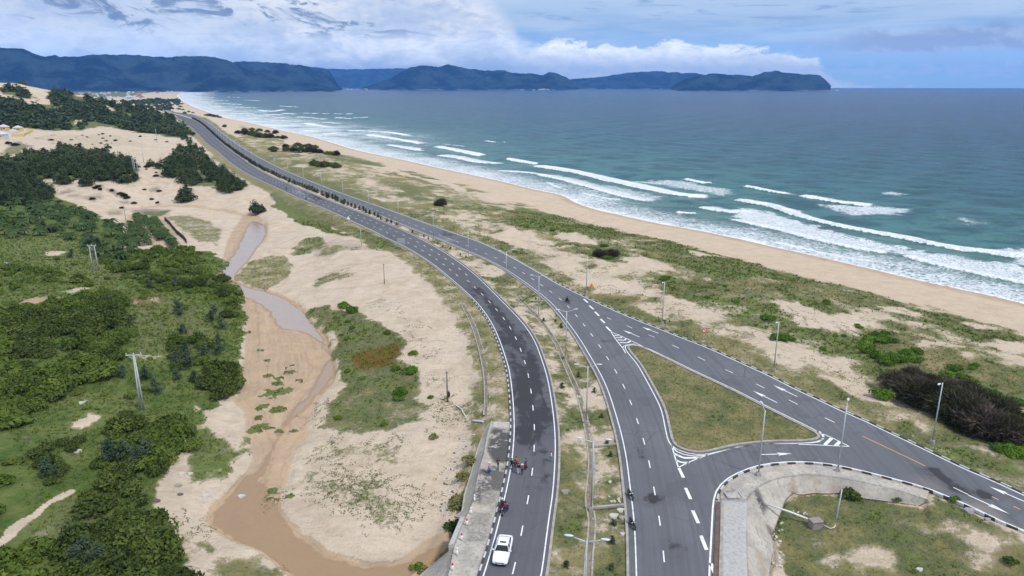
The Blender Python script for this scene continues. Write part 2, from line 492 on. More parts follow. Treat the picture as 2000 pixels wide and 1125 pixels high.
# the big wooded dune
def crest(lst):
    for u, v, d in lst:
        r = cray(u, v); k = d / r[1]
        CTRL.append((r[0] * k, d, CAM_H + r[2] * k))
crest([(-300, 120, 950), (-150, 140, 950), (0, 163, 950), (40, 164, 960), (75, 172, 980), (110, 178, 1000), (150, 186, 1010), (190, 192, 1020), (240, 199, 1040), (300, 213, 1100), (340, 224, 1180)])
crest([(0, 205, 880), (80, 210, 880), (160, 220, 900), (240, 232, 920), (310, 246, 960)])
cp_d([(-300, 1300, 30), (0, 1250, 12), (100, 1350, 4), (200, 1350, 1), (300, 1400, -1), (-300, 1700, 10), (0, 1700, 2)])
# coastal plain beyond
cp_d([(0, 2500, -1), (150, 2500, -2), (250, 2200, -2), (300, 1800, -1.5), (330, 2600, -3), (0, 5000, 0), (200, 5000, -2), (300, 5000, -3), (-400, 3000, 3), (-400, 6000, 3), (0, 8500, 3), (400, 8500, -3), (-600, 8500, 5), (365, 1450, -2), (345, 1800, -2)])
# coastal dunes between road and beach
cp_uv([(450, 245, -1.5), (500, 262, -0.5), (540, 275, 0.5), (600, 290, 1.2), (640, 300, 0.6), (570, 310, 0.8), (600, 325, 1.4), (640, 330, 1.6), (680, 340, 0.0), (700, 315, -2.0), (760, 330, -2.6), (800, 370, -1.0), (860, 400, -0.4), (780, 395, -0.8), (900, 370, -2.4), (930, 440, 0.4), (1000, 400, -2.6), (1000, 440, 1.0), (1080, 440, 0.8), (1180, 460, 0.2), (1040, 470, 0.2), (1100, 490, -0.4), (1200, 500, -0.4), (1250, 480, -1.4), (1130, 540, -0.5), (1300, 520, -1.2), (1260, 560, -0.5), (1380, 560, -1.0), (1400, 520, -2.2), (1500, 570, -1.5), (1450, 620, -0.6), (1550, 650, -1.0), (1650, 620, -2.0), (1700, 680, -1.6), (1600, 720, -0.7), (1700, 760, -1.0), (1850, 700, -2.2), (1850, 790, -1.4), (2000, 760, -2.2), (2000, 850, -1.4), (1950, 900, -0.8), (1800, 640, -2.8), (2000, 680, -3.2), (2300, 850, -3), (2300, 950, -2)])
# sunken grass plot inside the ramp
cp_uv([(1530, 1000, -2.4), (1560, 1000, -2.2), (1650, 1010, -2.0), (1760, 1010, -1.5), (1850, 1020, -1.1), (1550, 1100, -3.0), (1700, 1100, -2.4), (1850, 1100, -1.6), (1950, 1080, -1.0), (1520, 1200, -3.2), (1800, 1200, -2.2), (2050, 1150, -1.0)])
# median and verges
cp_uv([(1115, 1110, -0.5), (1200, 1100, -0.4), (1140, 900, -0.5), (1140, 780, -0.5), (1080, 680, -0.5), (1030, 600, -0.4), (960, 540, -0.3), (1450, 820, 0.1), (1350, 760, 0.1), (1540, 850, 0.1)])
CTRL = np.array(CTRL)

def qmap(x, y):
    r = np.hypot(x, y)
    return np.stack([np.arctan2(x, y) * 2.2, np.log(r + 1e-6)], -1)

def rbf_fit(P, z, lam=0.004):
    q = qmap(P[:, 0], P[:, 1])
    D = np.linalg.norm(q[:, None] - q[None], axis=2)
    n = len(P)
    A = np.zeros((n + 3, n + 3))
    A[:n, :n] = -D - lam * 0 + np.eye(n) * lam
    A[:n, n] = 1; A[:n, n + 1:] = q
    A[n, :n] = 1; A[n + 1:, :n] = q.T
    b = np.concatenate([z, [0, 0, 0]])
    return q, np.linalg.solve(A, b)
RQ, RW = rbf_fit(CTRL, CTRL[:, 2])

def rbf_eval(x, y):
    q = qmap(x, y)
    res = np.zeros(len(q))
    n = len(RQ)
    for s in range(0, len(q), 20000):
        qq = q[s:s + 20000]
        D = np.sqrt((qq[:, None, 0] - RQ[None, :, 0]) ** 2 + (qq[:, None, 1] - RQ[None, :, 1]) ** 2)
        res[s:s + 20000] = -D @ RW[:n] + RW[n] + qq @ RW[n + 1:]
    return res

# grid
NTH = 640
TH = np.linspace(math.radians(-47), math.radians(47), NTH)
rr = [44.0]
while rr[-1] < 9500:
    r = rr[-1]
    rr.append(r + max(0.30, r * min(0.0125, 0.0042 + 0.0000085 * r)))
RR = np.array(rr); NR = len(RR)
GX = np.sin(TH)[:, None] * RR[None]; GY = np.cos(TH)[:, None] * RR[None]
fx, fy = GX.ravel(), GY.ravel()
# base heights evaluated on every 3rd node, then interpolated (smooth field)
ti = np.unique(np.append(np.arange(0, NTH, 3), NTH - 1)); ri = np.unique(np.append(np.arange(0, NR, 3), NR - 1))
Hc = rbf_eval(GX[np.ix_(ti, ri)].ravel(), GY[np.ix_(ti, ri)].ravel()).reshape(len(ti), len(ri))
tmp = np.stack([np.interp(np.arange(NTH), ti, Hc[:, k]) for k in range(len(ri))], 1)
H0 = np.stack([np.interp(np.arange(NR), ri, tmp[k]) for k in range(NTH)], 0)

dL = sdist(GX, GY, L_POLY, 40); dR = sdist(GX, GY, R_POLY, 40)
dI = sdist(GX, GY, ISLw, 30)
dW = sdist(GX, GY, SEA_POLY, 260)
dW = np.where(dW < -900, -260 - 0 * dW, dW)
deep_in = inside(fx, fy, SEA_POLY).reshape(GX.shape)
dW = np.where(deep_in & (dW < 0), 300, dW)
dS = sdist(GX, GY, chaikin(atl(STREAM, -5.0), 2, True), 40)
dSi = sdist(GX, GY, chaikin(atl(ISLET, -4.6), 2, True), 30)
dStream = np.minimum(dS, -dSi)
# dune relief
rad = np.hypot(GX, GY)
lf = fbm(GX, GY, 34, 4, 3) - 0.5
mf = fbm(GX, GY, 9, 4, 11) - 0.5
sf = fbm(GX, GY, 2.6, 3, 21) - 0.5
seaside = (GX > np.interp(GY, Rw_right[::-1, 1], Rw_right[::-1, 0]))
rg_ = 0.5 - np.abs(fbm(GX * .8 + GY * .6, GY * .8 - GX * .6, 17, 4, 31) - 0.5) * 2
H = H0 + lf * np.where(seaside, 2.8, 2.2) * sst(rad, 60, 260) + mf * np.where(seaside, 1.5, 0.9) + np.where(seaside, rg_ * 1.3, rg_ * 0.5) + sf * 0.22 * sst(rad, 900, 200)
# seaward beach profile
beach = SEA_Z + np.where(dW < 0, -dW * 0.062, -dW * 0.05)
beach = np.maximum(beach, -12) + 0.05 * mf
wb = sst(-dW, 62, 26)
wb = np.where(dW > -25, 1.0, wb)
H = H * (1 - wb) + np.minimum(beach, 2.5) * wb
# stream: flat bed with a small cut bank
ws = sst(dStream, -0.9, 0.5)
bed = -5.0 + 0.10 * (fbm(GX, GY, 7, 3, 40) - 0.5) + 0.05 * (fbm(GX, GY, 2, 3, 44) - 0.5)
H = np.where(dStream > -6, np.maximum(H, bed + 0.35 * sst(dStream, 0.5, -0.6)), H)
H = H * (1 - ws) + bed * ws
# roads: flat formation with embankment
dRoad = np.maximum(dL, dR)
isl = dI > 0
wr = sst(-dRoad, 9.0, 1.4)
H = H * (1 - wr) + (-0.10) * wr
onroad = dRoad > -0.25
H = np.where(onroad & ~isl, -0.16, H)
# median dips a little towards its drain; island is turf level with its kerb
med = (dL < 0) & (dR < 0) & (GX < 22) & (np.minimum(-dL, -dR) < 11) & (rad < 280) & (dL > -14) & (dR > -14)
H = np.where(med, -0.12 - 0.10 * np.minimum(-dL, -dR).clip(0, 6) + 0.25 * sf, H)
H = np.where(isl, 0.10 * sst(dI, 0.1, 0.7) - 0.06 + 0.14 * sf + 0.1 * mf, H)

# excavations under the concrete slopes and in the sunken plot
def zline(lst):
    return np.array([(*at(u, v, z), z) for u, v, z in lst])
SL_TOP = zline([(1468, 1250, 0), (1464, 1200, 0), (1461, 1125, 0), (1458, 1060, 0), (1457, 1020, 0), (1460, 976, 0), (1471, 961, 0), (1489, 947, 0), (1502, 941, 0), (1530, 932, 0), (1576, 927, 0), (1619, 930, 0), (1680, 940, 0), (1725, 950, 0), (1767, 961, 0), (1800, 972, 0), (1812, 976, 0)])
SL_BOT = zline([(1495, 1250, -3.2), (1500, 1190, -3.2), (1502, 1120, -3.1), (1511, 1076, -3.0), (1508, 1045, -2.8), (1518, 1019, -2.6), (1524, 1004, -2.4), (1533, 978, -2.1), (1547, 964, -1.9), (1568, 966, -1.9), (1590, 963, -1.8), (1614, 964, -1.75), (1640, 963, -1.65), (1685, 973, -1.55), (1750, 981, -1.3), (1795, 987, -.95), (1813, 980, -.4)])
def carve(top, bot, deep, extra=()):
    """lower the ground under a slope and keep it low for a few metres beyond its foot"""
    global H
    poly = np.concatenate([top[:, :2], bot[::-1, :2]])
    ins_ = sdist(GX, GY, poly, 12) > -0.3
    dt = np.full(H.shape, 99.0); db = np.full(H.shape, 99.0); zb = np.zeros(H.shape)
    m = (GX > poly[:, 0].min() - 12) & (GX < poly[:, 0].max() + 12) & (GY > poly[:, 1].min() - 12) & (GY < poly[:, 1].max() + 12)
    bb = resample(bot, 0.4); x = GX[m]; y = GY[m]
    D = (x[:, None] - bb[None, :, 0]) ** 2 + (y[:, None] - bb[None, :, 1]) ** 2; k = D.argmin(1)
    db[m] = np.sqrt(D[np.arange(len(k)), k]); zb[m] = bb[k, 2]
    dt[m] = seg_dist(x, y, resample(top, 0.6)[:, :2], False)
    f = dt / (dt + db + 1e-6)
    H = np.where(ins_, np.minimum(H, zb * f - 0.45), H)
    out_side = (~ins_) & (db < 9) & (db < dt)
    tgt = zb + 0.06 + 0.12 * mf
    w = sst(db, 9, 4)
    H = np.where(out_side, H * (1 - w) + np.minimum(H, tgt) * w, H)
carve(SL_TOP, SL_BOT, -4.3)
carve(zline([(959, 823, 0), (952, 846, 0), (945, 887, 0), (936, 916, 0), (930, 944, 0), (924, 980, 0), (909, 1014, 0)]), zline([(954, 826, -.5), (941, 852, -1.2), (931, 878, -1.6), (920, 921, -2.0), (906, 965, -2.2), (901, 999, -2.2), (887, 1008, -2.3)]), 0)
carve(zline([(908, 1014, 0), (885, 1071, 0), (878, 1110, 0), (868, 1150, 0), (850, 1200, 0)]), zline([(895, 1020, -4.0), (880, 1074, -4.8), (832, 1112, -5.0), (790, 1150, -5.0), (760, 1200, -5.0)]), 0)

def hgt(x, y):
    x = np.asarray(x, float); y = np.asarray(y, float)
    th = np.arctan2(x, y); r = np.hypot(x, y)
    t = np.clip((th - TH[0]) / (TH[1] - TH[0]), 0, NTH - 1.001)
    k = np.clip(np.interp(r, RR, np.arange(NR)), 0, NR - 1.001)
    i = t.astype(int); j = k.astype(int); a = t - i; b = k - j
    return (H[i, j] * (1 - a) + H[i + 1, j] * a) * (1 - b) + (H[i, j + 1] * (1 - a) + H[i + 1, j + 1] * a) * b

def ground(u, v):
    """first hit of the photo ray (u, v) with the terrain"""
    d = cray(u, v)
    th = math.atan2(d[0], d[1]); sl = d[2] / math.hypot(d[0], d[1])
    t = min(max((th - TH[0]) / (TH[1] - TH[0]), 0), NTH - 1.001); i = int(t); a = t - i
    col = H[i] * (1 - a) + H[i + 1] * a
    z = CAM_H + sl * RR
    hit = np.nonzero(col >= z)[0]
    if len(hit) == 0:
        r = RR[-1]
    elif hit[0] == 0:
        r = (col[0] - CAM_H) / sl
    else:
        k = hit[0]
        f0 = z[k - 1] - col[k - 1]; f1 = z[k] - col[k]
        r = RR[k - 1] + (RR[k] - RR[k - 1]) * f0 / (f0 - f1)
    return np.array((math.sin(th) * r, math.cos(th) * r))

def gl(pts):
    return np.array([ground(u, v) for u, v in pts])

def g3(u, v, dz=0.0):
    p = ground(u, v)
    return np.array((p[0], p[1], float(hgt(p[0], p[1])) + dz))
# ------------------------------------------------------------------ ground cover maps (traced outlines on the ground, metres)
G = np.zeros_like(H); HUE = np.full_like(H, 0.35); WET = np.zeros_like(H); RUST = np.zeros_like(H); DIRT = np.zeros_like(H); PALE = np.zeros_like(H)
NE = (fbm(GX, GY, 6, 4, 70) - 0.5)          # ragged edges
NE2 = (fbm(GX, GY, 1.6, 3, 75) - 0.5)
def pm(pts, soft=1.0, rag=None):
    """0..1 coverage of a traced outline, ragged edge"""
    poly = gl(pts)
    d = sdist(GX, GY, poly, 30 + soft * 4)
    rag = soft * 2.0 if rag is None else rag
    return sst(d + (NE * 1.6 + NE2 * 0.6) * rag, -soft, soft)
def grow(pts, g, hue, soft=1.0, rag=None):
    global G, HUE
    m = pm(pts, soft, rag)
    HUE = HUE * (1 - m) + hue * m
    G = G * (1 - m) + g * m
    return m

# coastal strip: thin background growth
grow([(470, 240), (520, 262), (560, 280), (640, 296), (700, 315), (800, 345), (900, 372), (960, 395), (1040, 400), (1160, 430), (1300, 470), (1430, 500), (1600, 540), (1800, 590), (2000, 640), (2200, 700), (2300, 1080), (2000, 955), (1750, 845), (1500, 728), (1250, 622), (1050, 530), (850, 440), (600, 350), (470, 285)], 0.40, 0.16, 4)
G = np.where((dRoad < -1) & (GX > Rw_right[:, 0].min()) & (np.abs(G - 0.40) < 0.15), 0.36 + 0.75 * (fbm(GX * 0.7 + GY * 0.7, (GY - GX) * 0.35, 9, 4, 77) - 0.47), G)
# verges beside the carriageways
def verge(line, w, g, hue, side):
    global G, HUE
    d = seg_dist(fx, fy, line[::6], False).reshape(GX.shape)
    m = sst(d + NE * 3, w, w * 0.55)
    HUE = HUE * (1 - m) + hue * m; G = np.maximum(G, m * g)
verge(Rw_right, 9, 0.62, 0.22, 1)
verge(Lw_left, 9, 0.56, 0.22, 1)
grow([(400, 300), (455, 328), (520, 362), (560, 386), (620, 410), (690, 446), (740, 475), (740, 492), (700, 470), (620, 432), (540, 384), (470, 345), (420, 315)], 0.62, 0.30, 2)
MEDm = sst(np.where(med, 1.0, 0.0), 0, 1)
HUE = np.where(med, 0.24 + 0.3 * (fbm(GX, GY, 12, 3, 88) - 0.3).clip(0), HUE); G = np.where(med, np.interp(rad, [80, 110, 150], [0.60, 0.50, 0.46]) + NE * 0.9 + NE2 * 0.4, G)
# green dunes near the beach
for pts, g, h in [
    ([(985, 425), (1000, 395), (1040, 392), (1080, 405), (1160, 432), (1220, 445), (1240, 458), (1180, 485), (1240, 490), (1235, 470), (1330, 475), (1400, 492), (1440, 512), (1440, 545), (1420, 560), (1340, 520), (1290, 515), (1255, 490), (1200, 512), (1150, 495), (1160, 470), (1110, 470), (1060, 455), (1000, 440)], 0.74, 0.42),
    ([(1220, 470), (1330, 478), (1440, 505), (1500, 524), (1600, 548), (1690, 560), (1800, 600), (2000, 655), (2000, 690), (1860, 650), (1760, 620), (1700, 600), (1640, 615), (1560, 600), (1480, 560), (1400, 545), (1330, 520), (1260, 500)], 0.72, 0.34),
    ([(1260, 545), (1310, 535), (1420, 555), (1520, 590), (1560, 620), (1640, 660), (1700, 640), (1800, 660), (1900, 700), (2000, 720), (2200, 760), (2200, 990), (2000, 900), (1900, 800), (1740, 740), (1660, 700), (1600, 690), (1500, 640), (1420, 620), (1330, 590)], 0.70, 0.36),
    ([(1700, 640), (1800, 655), (1900, 700), (2050, 730), (2050, 860), (1900, 790), (1760, 720)], 0.74, 0.25),
    ([(780, 382), (800, 366), (850, 380), (900, 398), (870, 400), (820, 392)], 0.62, 0.30),
    ([(770, 330), (830, 338), (860, 352), (820, 348)], 0.6, 0.2),
    ([(650, 300), (700, 302), (770, 324), (740, 326), (690, 318), (640, 312)], 0.62, 0.30),
    ([(530, 300), (600, 318), (560, 330), (520, 315)], 0.55, 0.22),
    ([(960, 400), (1000, 392), (1000, 420), (960, 412)], 0.58, 0.22),
    ([(880, 355), (930, 362), (960, 378), (920, 376)], 0.58, 0.25),
    ([(930, 400), (985, 396), (1000, 412), (940, 420)], 0.55, 0.28)]:
    grow(pts, g, h, 2.2)
for pts in [[(1520, 590), (1560, 585), (1600, 610), (1640, 640), (1600, 645), (1540, 620)], [(1705, 595), (1760, 600), (1800, 612), (1780, 618), (1720, 608)], [(1860, 625), (1920, 635), (1960, 645), (1900, 645)], [(1925, 660), (2000, 672), (2000, 688), (1940, 678)], [(1770, 665), (1860, 670), (1900, 680), (1800, 682)], [(1090, 450), (1150, 462), (1165, 478), (1110, 472), (1075, 462)], [(1330, 485), (1400, 500), (1370, 500), (1335, 492)], [(1215, 500), (1290, 510), (1320, 530), (1250, 535), (1210, 520)], [(1700, 570), (1640, 555), (1690, 562), (1730, 578)]]:
    m = pm(pts, 2.0); G *= (1 - 0.9 * m)
# sandy cut bank beside the ramp road
for pts in [[(1240, 585), (1330, 590), (1400, 610), (1480, 645), (1560, 680), (1640, 700), (1700, 735), (1690, 765), (1600, 725), (1500, 690), (1400, 650), (1300, 622), (1230, 605)], [(1000, 455), (1060, 470), (1110, 500), (1160, 520), (1220, 545), (1260, 575), (1200, 580), (1120, 545), (1040, 500), (980, 470)], [(960, 430), (1010, 450), (1090, 475), (1060, 480), (985, 455)]]:
    m = pm(pts, 2.5); G *= (1 - 0.55 * m)
# verge grass next to the ramp road, drier turf on the traffic island
grow([(1100, 552), (1250, 618), (1400, 677), (1600, 772), (1750, 840), (2000, 955), (2200, 1050), (2200, 1010), (2000, 915), (1880, 870), (1780, 835), (1700, 790), (1600, 745), (1480, 700), (1330, 645), (1180, 585)], 0.66, 0.26, 1.5)
G = np.where(isl, 0.84 + 0.25 * NE, G); HUE = np.where(isl, 0.27 + 0.35 * NE + 0.25 * (fbm(GX, GY, 16, 3, 99) - 0.5), HUE)
# sunken plot
grow([(1545, 960), (1600, 950), (1700, 965), (1810, 985), (1830, 970), (1900, 1010), (2000, 1060), (2100, 1110), (2000, 1300), (1520, 1300), (1510, 1110), (1500, 1040), (1510, 985)], 0.78, 0.36, 1.2)
for pts in [[(1770, 1020), (1850, 1015), (1920, 1040), (1980, 1060), (1960, 1080), (1880, 1060), (1800, 1045)], [(1610, 1080), (1700, 1060), (1760, 1075), (1740, 1110), (1640, 1112), (1580, 1105)], [(1880, 1075), (1930, 1070), (1960, 1100), (1900, 1110)]]:
    m = pm(pts, 1.6); G = G * (1 - 0.55 * m); HUE = HUE * (1 - m * .6) + 0.1 * m * .6
# dune plants between the stream and the road
grow([(610, 600), (640, 595), (680, 605), (720, 625), (770, 650), (790, 680), (800, 720), (810, 760), (820, 800), (790, 830), (740, 850), (680, 835), (640, 830), (650, 790), (665, 760), (655, 710), (640, 660), (612, 625)], 0.74, 0.48, 1.8)
grow([(625, 790), (680, 760), (760, 770), (840, 790), (800, 835), (730, 850), (660, 845), (640, 815)], 0.66, 0.42, 2.2)
rustm = pm([(690, 695), (715, 682), (770, 674), (790, 690), (775, 710), (730, 722), (700, 718)], 1.0)
RUST = np.maximum(RUST, rustm); G = np.maximum(G, rustm)
grow([(605, 930), (640, 920), (720, 930), (780, 960), (820, 1000), (790, 1025), (740, 1035), (690, 1010), (640, 990), (620, 960)], 0.41, 0.50, 2.5)
grow([(615, 880), (680, 860), (770, 870), (780, 895), (700, 900), (640, 900)], 0.38, 0.3, 2)
grow(ISLET, 0.58, 0.24, 0.8)
for pts in [[(570, 415), (600, 420), (640, 440), (640, 447), (590, 440), (560, 425)], [(540, 395), (580, 410), (560, 416), (530, 402)], [(530, 380), (560, 400), (600, 425), (640, 440), (680, 462), (640, 455), (590, 430), (545, 405)]]:
    grow(pts, 0.82, 0.62, 1.0)
grow([(560, 485), (600, 465), (625, 460), (640, 475), (610, 490), (570, 500)], 0.62, 0.45, 1.2)
grow([(690, 445), (760, 470), (790, 490), (740, 480), (700, 462)], 0.72, 0.5, 1.0)
grow([(620, 545), (650, 530), (700, 532), (690, 540), (640, 550), (610, 565)], 0.52, 0.35, 1.2)
grow([(590, 480), (680, 480), (720, 490), (640, 500)], 0.5, 0.25, 2.5)
grow([(860, 780), (900, 790), (960, 790), (965, 820), (930, 830), (880, 800)], 0.42, 0.35, 1.5)
DIRT = np.maximum(DIRT, 0.9 * pm([(530, 378), (545, 376), (600, 402), (660, 430), (690, 450), (680, 458), (640, 440), (590, 420), (555, 402), (530, 388)], 0.8))
DIRT = np.maximum(DIRT, 0.35 * pm([(600, 480), (690, 470), (720, 485), (640, 505)], 2.0))
# the green plain left of the stream
grow([(-300, 395), (0, 395), (60, 370), (110, 385), (190, 418), (240, 440), (245, 490), (330, 482), (380, 488), (405, 492), (420, 505), (450, 512), (440, 525), (425, 532), (432, 545), (457, 551), (468, 561), (474, 585), (478, 640), (475, 705), (467, 735), (472, 755), (460, 772), (420, 800), (400, 830), (350, 850), (330, 930), (312, 960), (312, 1000), (320, 1040), (350, 1065), (365, 1090), (390, 1125), (400, 1300), (-300, 1300)], 0.93, 0.80, 1.6)
grow([(370, 840), (410, 830), (440, 850), (475, 850), (488, 880), (470, 915), (440, 945), (400, 950), (360, 950), (350, 890)], 0.72, 0.62, 1.6)
grow([(370, 1060), (420, 1050), (480, 1080), (540, 1110), (600, 1180), (420, 1250), (390, 1125)], 0.55, 0.22, 1.5)
for pts, a in [([(345, 450), (440, 450), (430, 480), (400, 478), (360, 470)], .75), ([(245, 415), (330, 420), (430, 408), (480, 420), (440, 440), (360, 430), (330, 478), (260, 470)], 0.95), ([(300, 410), (500, 395), (520, 415), (440, 430), (330, 425)], .9),
               ([(85, 495), (105, 490), (128, 492), (120, 499), (90, 500)], 1), ([(100, 572), (160, 560), (175, 563), (140, 575)], .6), ([(140, 835), (150, 820), (175, 808), (200, 815), (190, 828), (160, 838)], .9), ([(105, 1065), (140, 1052), (145, 1075), (120, 1085)], .85), ([(55, 1040), (95, 1030), (110, 1060), (60, 1060)], .35), ([(265, 695), (310, 690), (325, 697), (290, 705)], .55), ([(250, 575), (310, 580), (320, 590), (260, 600)], .35), ([(375, 565), (410, 570), (405, 580), (380, 580)], .3),
               ([(415, 815), (450, 785), (470, 790), (440, 830)], .9), ([(335, 905), (360, 905), (360, 915), (340, 925)], .8), ([(312, 955), (370, 960), (420, 975), (410, 1010), (370, 1040), (330, 1050), (318, 1030)], 1.0), ([(380, 790), (395, 800), (385, 812), (375, 805)], .8), ([(435, 855), (470, 850), (478, 875), (460, 885)], .7), ([(400, 925), (430, 915), (425, 930), (405, 935)], .6)]:
    m = pm(pts, 1.0, 1.6); G *= (1 - a * m)
# drier, lower grass in the clearings
for pts, h in [([(240, 585), (330, 580), (420, 600), (440, 640), (430, 690), (330, 700), (270, 700), (250, 640)], 0.52), ([(140, 780), (260, 760), (275, 800), (240, 840), (140, 850)], 0.56), ([(30, 1030), (140, 960), (190, 1000), (170, 1050), (80, 1070)], 0.55), ([(0, 430), (110, 445), (240, 500), (300, 540), (200, 560), (60, 520), (0, 500)], 0.60), ([(180, 480), (260, 500), (240, 540), (190, 530)], .52)]:
    m = pm(pts, 2.5); HUE = HUE * (1 - m) + h * m; G = G * (1 - .12 * m)
RUST = np.maximum(RUST, 0.55 * pm([(250, 575), (310, 578), (325, 590), (300, 600), (255, 598)], 1.2))
RUST = np.maximum(RUST, 0.45 * pm([(395, 478), (430, 480), (440, 495), (400, 490)], 1.2))
# footpath
pl = chaikin(gl([(135, 960), (110, 975), (87, 988), (70, 1005), (40, 1020), (25, 1035), (12, 1055), (-40, 1085)]), 2)
m = sst(seg_dist(fx, fy, pl, False).reshape(GX.shape) + NE2 * 0.8, 1.0, 0.35); G *= 1 - m
# plantation clearing
m = pm([(265, 412), (330, 418), (345, 480), (290, 470)], 1); G *= 1 - .8 * m
# thin growth on the sand flats and around the wooded ridge
grow([(-200, 330), (0, 310), (60, 300), (190, 290), (270, 330), (260, 352), (110, 350), (60, 352), (110, 390), (60, 400), (-200, 400)], 0.7, 0.5, 3)
grow([(320, 330), (345, 290), (380, 290), (430, 335), (480, 360), (440, 372), (360, 355)], 0.62, 0.45, 3)
grow([(0, 300), (30, 275), (70, 285), (40, 300), (0, 312)], 0.55, 0.4, 3); grow([(65, 268), (110, 262), (120, 272), (70, 272)], 0.7, 0.5, 3); grow([(100, 276), (118, 275), (110, 282), (100, 281)], 0.7, 0.5, 2)
grow([(60, 264), (230, 262), (330, 290), (250, 285), (140, 290)], 0.33, 0.2, 6)
# big dune
grow([(-300, 170), (0, 190), (35, 193), (60, 200), (75, 195), (110, 205), (90, 178), (115, 180), (150, 188), (195, 197), (240, 205), (290, 216), (340, 228), (345, 240), (365, 252), (365, 270), (330, 268), (250, 255), (200, 247), (160, 255), (100, 255), (50, 250), (-300, 262)], 0.86, 0.42, 6)
grow([(0, 173), (40, 172), (70, 190), (100, 196), (60, 194), (0, 186)], 0.8, 0.42, 4)
for pts in [[(0, 186), (30, 190), (60, 194), (110, 203), (100, 206), (60, 203), (0, 192)], [(195, 197), (215, 208), (232, 222), (236, 235), (226, 228), (205, 205)], [(125, 232), (160, 234), (165, 243), (150, 245), (150, 238)], [(0, 163), (25, 164), (80, 178), (105, 190), (90, 186), (40, 172)]]:
    m = pm(pts, 4); G *= 1 - m
# coastal plain far away
far = sst(rad, 1500, 2600)
plainm = far * (dW < -220) * sst(fbm(GX, GY, 380, 4, 5) + 0.35 * sst(rad, 3200, 5200) - 0.1 * sst(rad, 3000, 1500), 0.42, 0.58)
G = np.maximum(G, plainm * 0.8); HUE = np.where(rad > 1500, 0.4, HUE)
mott = 0.62 * (fbm(GX, GY, 5.5, 4, 501) - 0.5) + 0.5 * (fbm(GX, GY, 15, 3, 505) - 0.5)
G = np.where(seaside & (dW < -20) & (rad < 1300) & (G < .45), G + 0.10, G)
G = np.where(seaside & (dW < -20) & (dRoad < -1.2) & (rad < 1300), G * 1.06 + mott * 0.9 * sst(G, 0.1, 0.5), G)
HUE = np.where(seaside, HUE + 0.10 + 0.5 * (fbm(GX, GY, 22, 3, 511) - 0.5), HUE)
m3 = fbm(GX, GY, 3.2, 4, 521) - 0.5
nearm = sst(rad, 420, 260)
HUE = HUE + (0.55 * m3 + 0.3 * NE2) * nearm
G = np.where((G > 0.3) & (HUE < 0.6), G + (0.45 * m3 - 0.02) * nearm * np.where(GX > -20, 1.0, 0.6), G)
# nothing grows on the clean beach
G = G * sst(-dW + NE * 14, 22, 40)
PALE = sst(-dW, 55, 25) * 0.7
WET = np.maximum(WET, 0.45 * sst(-dW + NE2 * 1.5, 9.0, 1.0) * (dW < 30))
# tributary wash across the sand flat, with dark debris and orange soil of the plantation
tl = chaikin(gl([(215, 412), (260, 408), (310, 402), (370, 402), (430, 409), (470, 419), (495, 428)]), 2)
td = seg_dist(fx, fy, tl, False).reshape(GX.shape) + NE * 3
WET = np.maximum(WET, 0.42 * sst(td, 3.2, 1.2))
WET = np.maximum(WET, 0.40 * pm([(240, 418), (330, 415), (345, 440), (345, 480), (290, 480), (245, 440)], 1.5))
DIRT = np.maximum(DIRT, 0.8 * pm([(255, 411), (290, 407), (330, 410), (320, 416), (260, 418)], 1.2)); DIRT = np.maximum(DIRT, .7 * pm([(212, 413), (240, 411), (242, 420), (215, 420)], 1))
grow([(280, 414), (330, 412), (312, 422), (285, 421)], 0.75, 0.4, 1.0); grow([(325, 425), (370, 420), (410, 430), (440, 450), (425, 480), (390, 470), (345, 445)], 0.50, 0.35, 1.5)
for u_, v_, r_ in [(180, 385, 5), (215, 372, 4), (195, 366, 3), (225, 376, 3), (150, 380, 4), (130, 375, 3), (300, 372, 3), (240, 395, 3), (310, 400, 2.5), (360, 398, 3), (90, 360, 4)]:
    c_ = ground(u_, v_); DIRT = np.maximum(DIRT, 0.75 * sst(np.hypot(GX - c_[0], (GY - c_[1]) * .8) + NE * 5 + NE2 * 3, r_, r_ * .4))
# stream bed: wet orange sand, water channels
WET = np.maximum(WET, 0.55 * sst(dStream, -0.6, 0.8))
CH = [([(492, 430), (522, 440), (523, 455), (512, 478), (497, 495), (488, 508), (470, 527), (457, 546), (470, 556), (500, 566), (540, 574), (572, 590), (600, 618), (622, 645), (640, 668), (650, 700), (640, 690), (620, 668), (600, 650), (570, 645), (540, 640), (525, 610), (500, 590), (472, 580), (455, 551), (430, 542), (425, 532), (440, 518), (455, 498), (470, 470), (480, 445)], 1.0),
      ([(650, 695), (658, 722), (648, 748), (625, 770), (605, 800), (585, 812), (560, 830), (545, 860), (530, 900), (505, 945), (490, 940), (520, 890), (545, 840), (570, 800), (600, 770), (618, 740), (630, 715)], 0.9),
      ([(470, 930), (500, 925), (530, 960), (540, 995), (575, 1035), (612, 1064), (640, 1087), (690, 1098), (740, 1107), (790, 1100), (830, 1080), (880, 1060), (880, 1074), (832, 1112), (760, 1200), (620, 1180), (540, 1100), (470, 1062), (415, 1030), (412, 1008), (440, 975)], 0.80)]
WAT = np.zeros_like(H)
for pts, a in CH:
    poly = chaikin(atl(pts, -5.0), 2, True)
    d = sdist(GX, GY, poly, 20)
    WAT = np.maximum(WAT, a * sst(d + NE2 * 1.2 + NE * 1.0, -0.8, 0.8))
WAT *= sst(dStream, -0.4, 0.3)
WET = np.maximum(WET, 0.55 * (WAT > 0) + 0.45 * WAT)
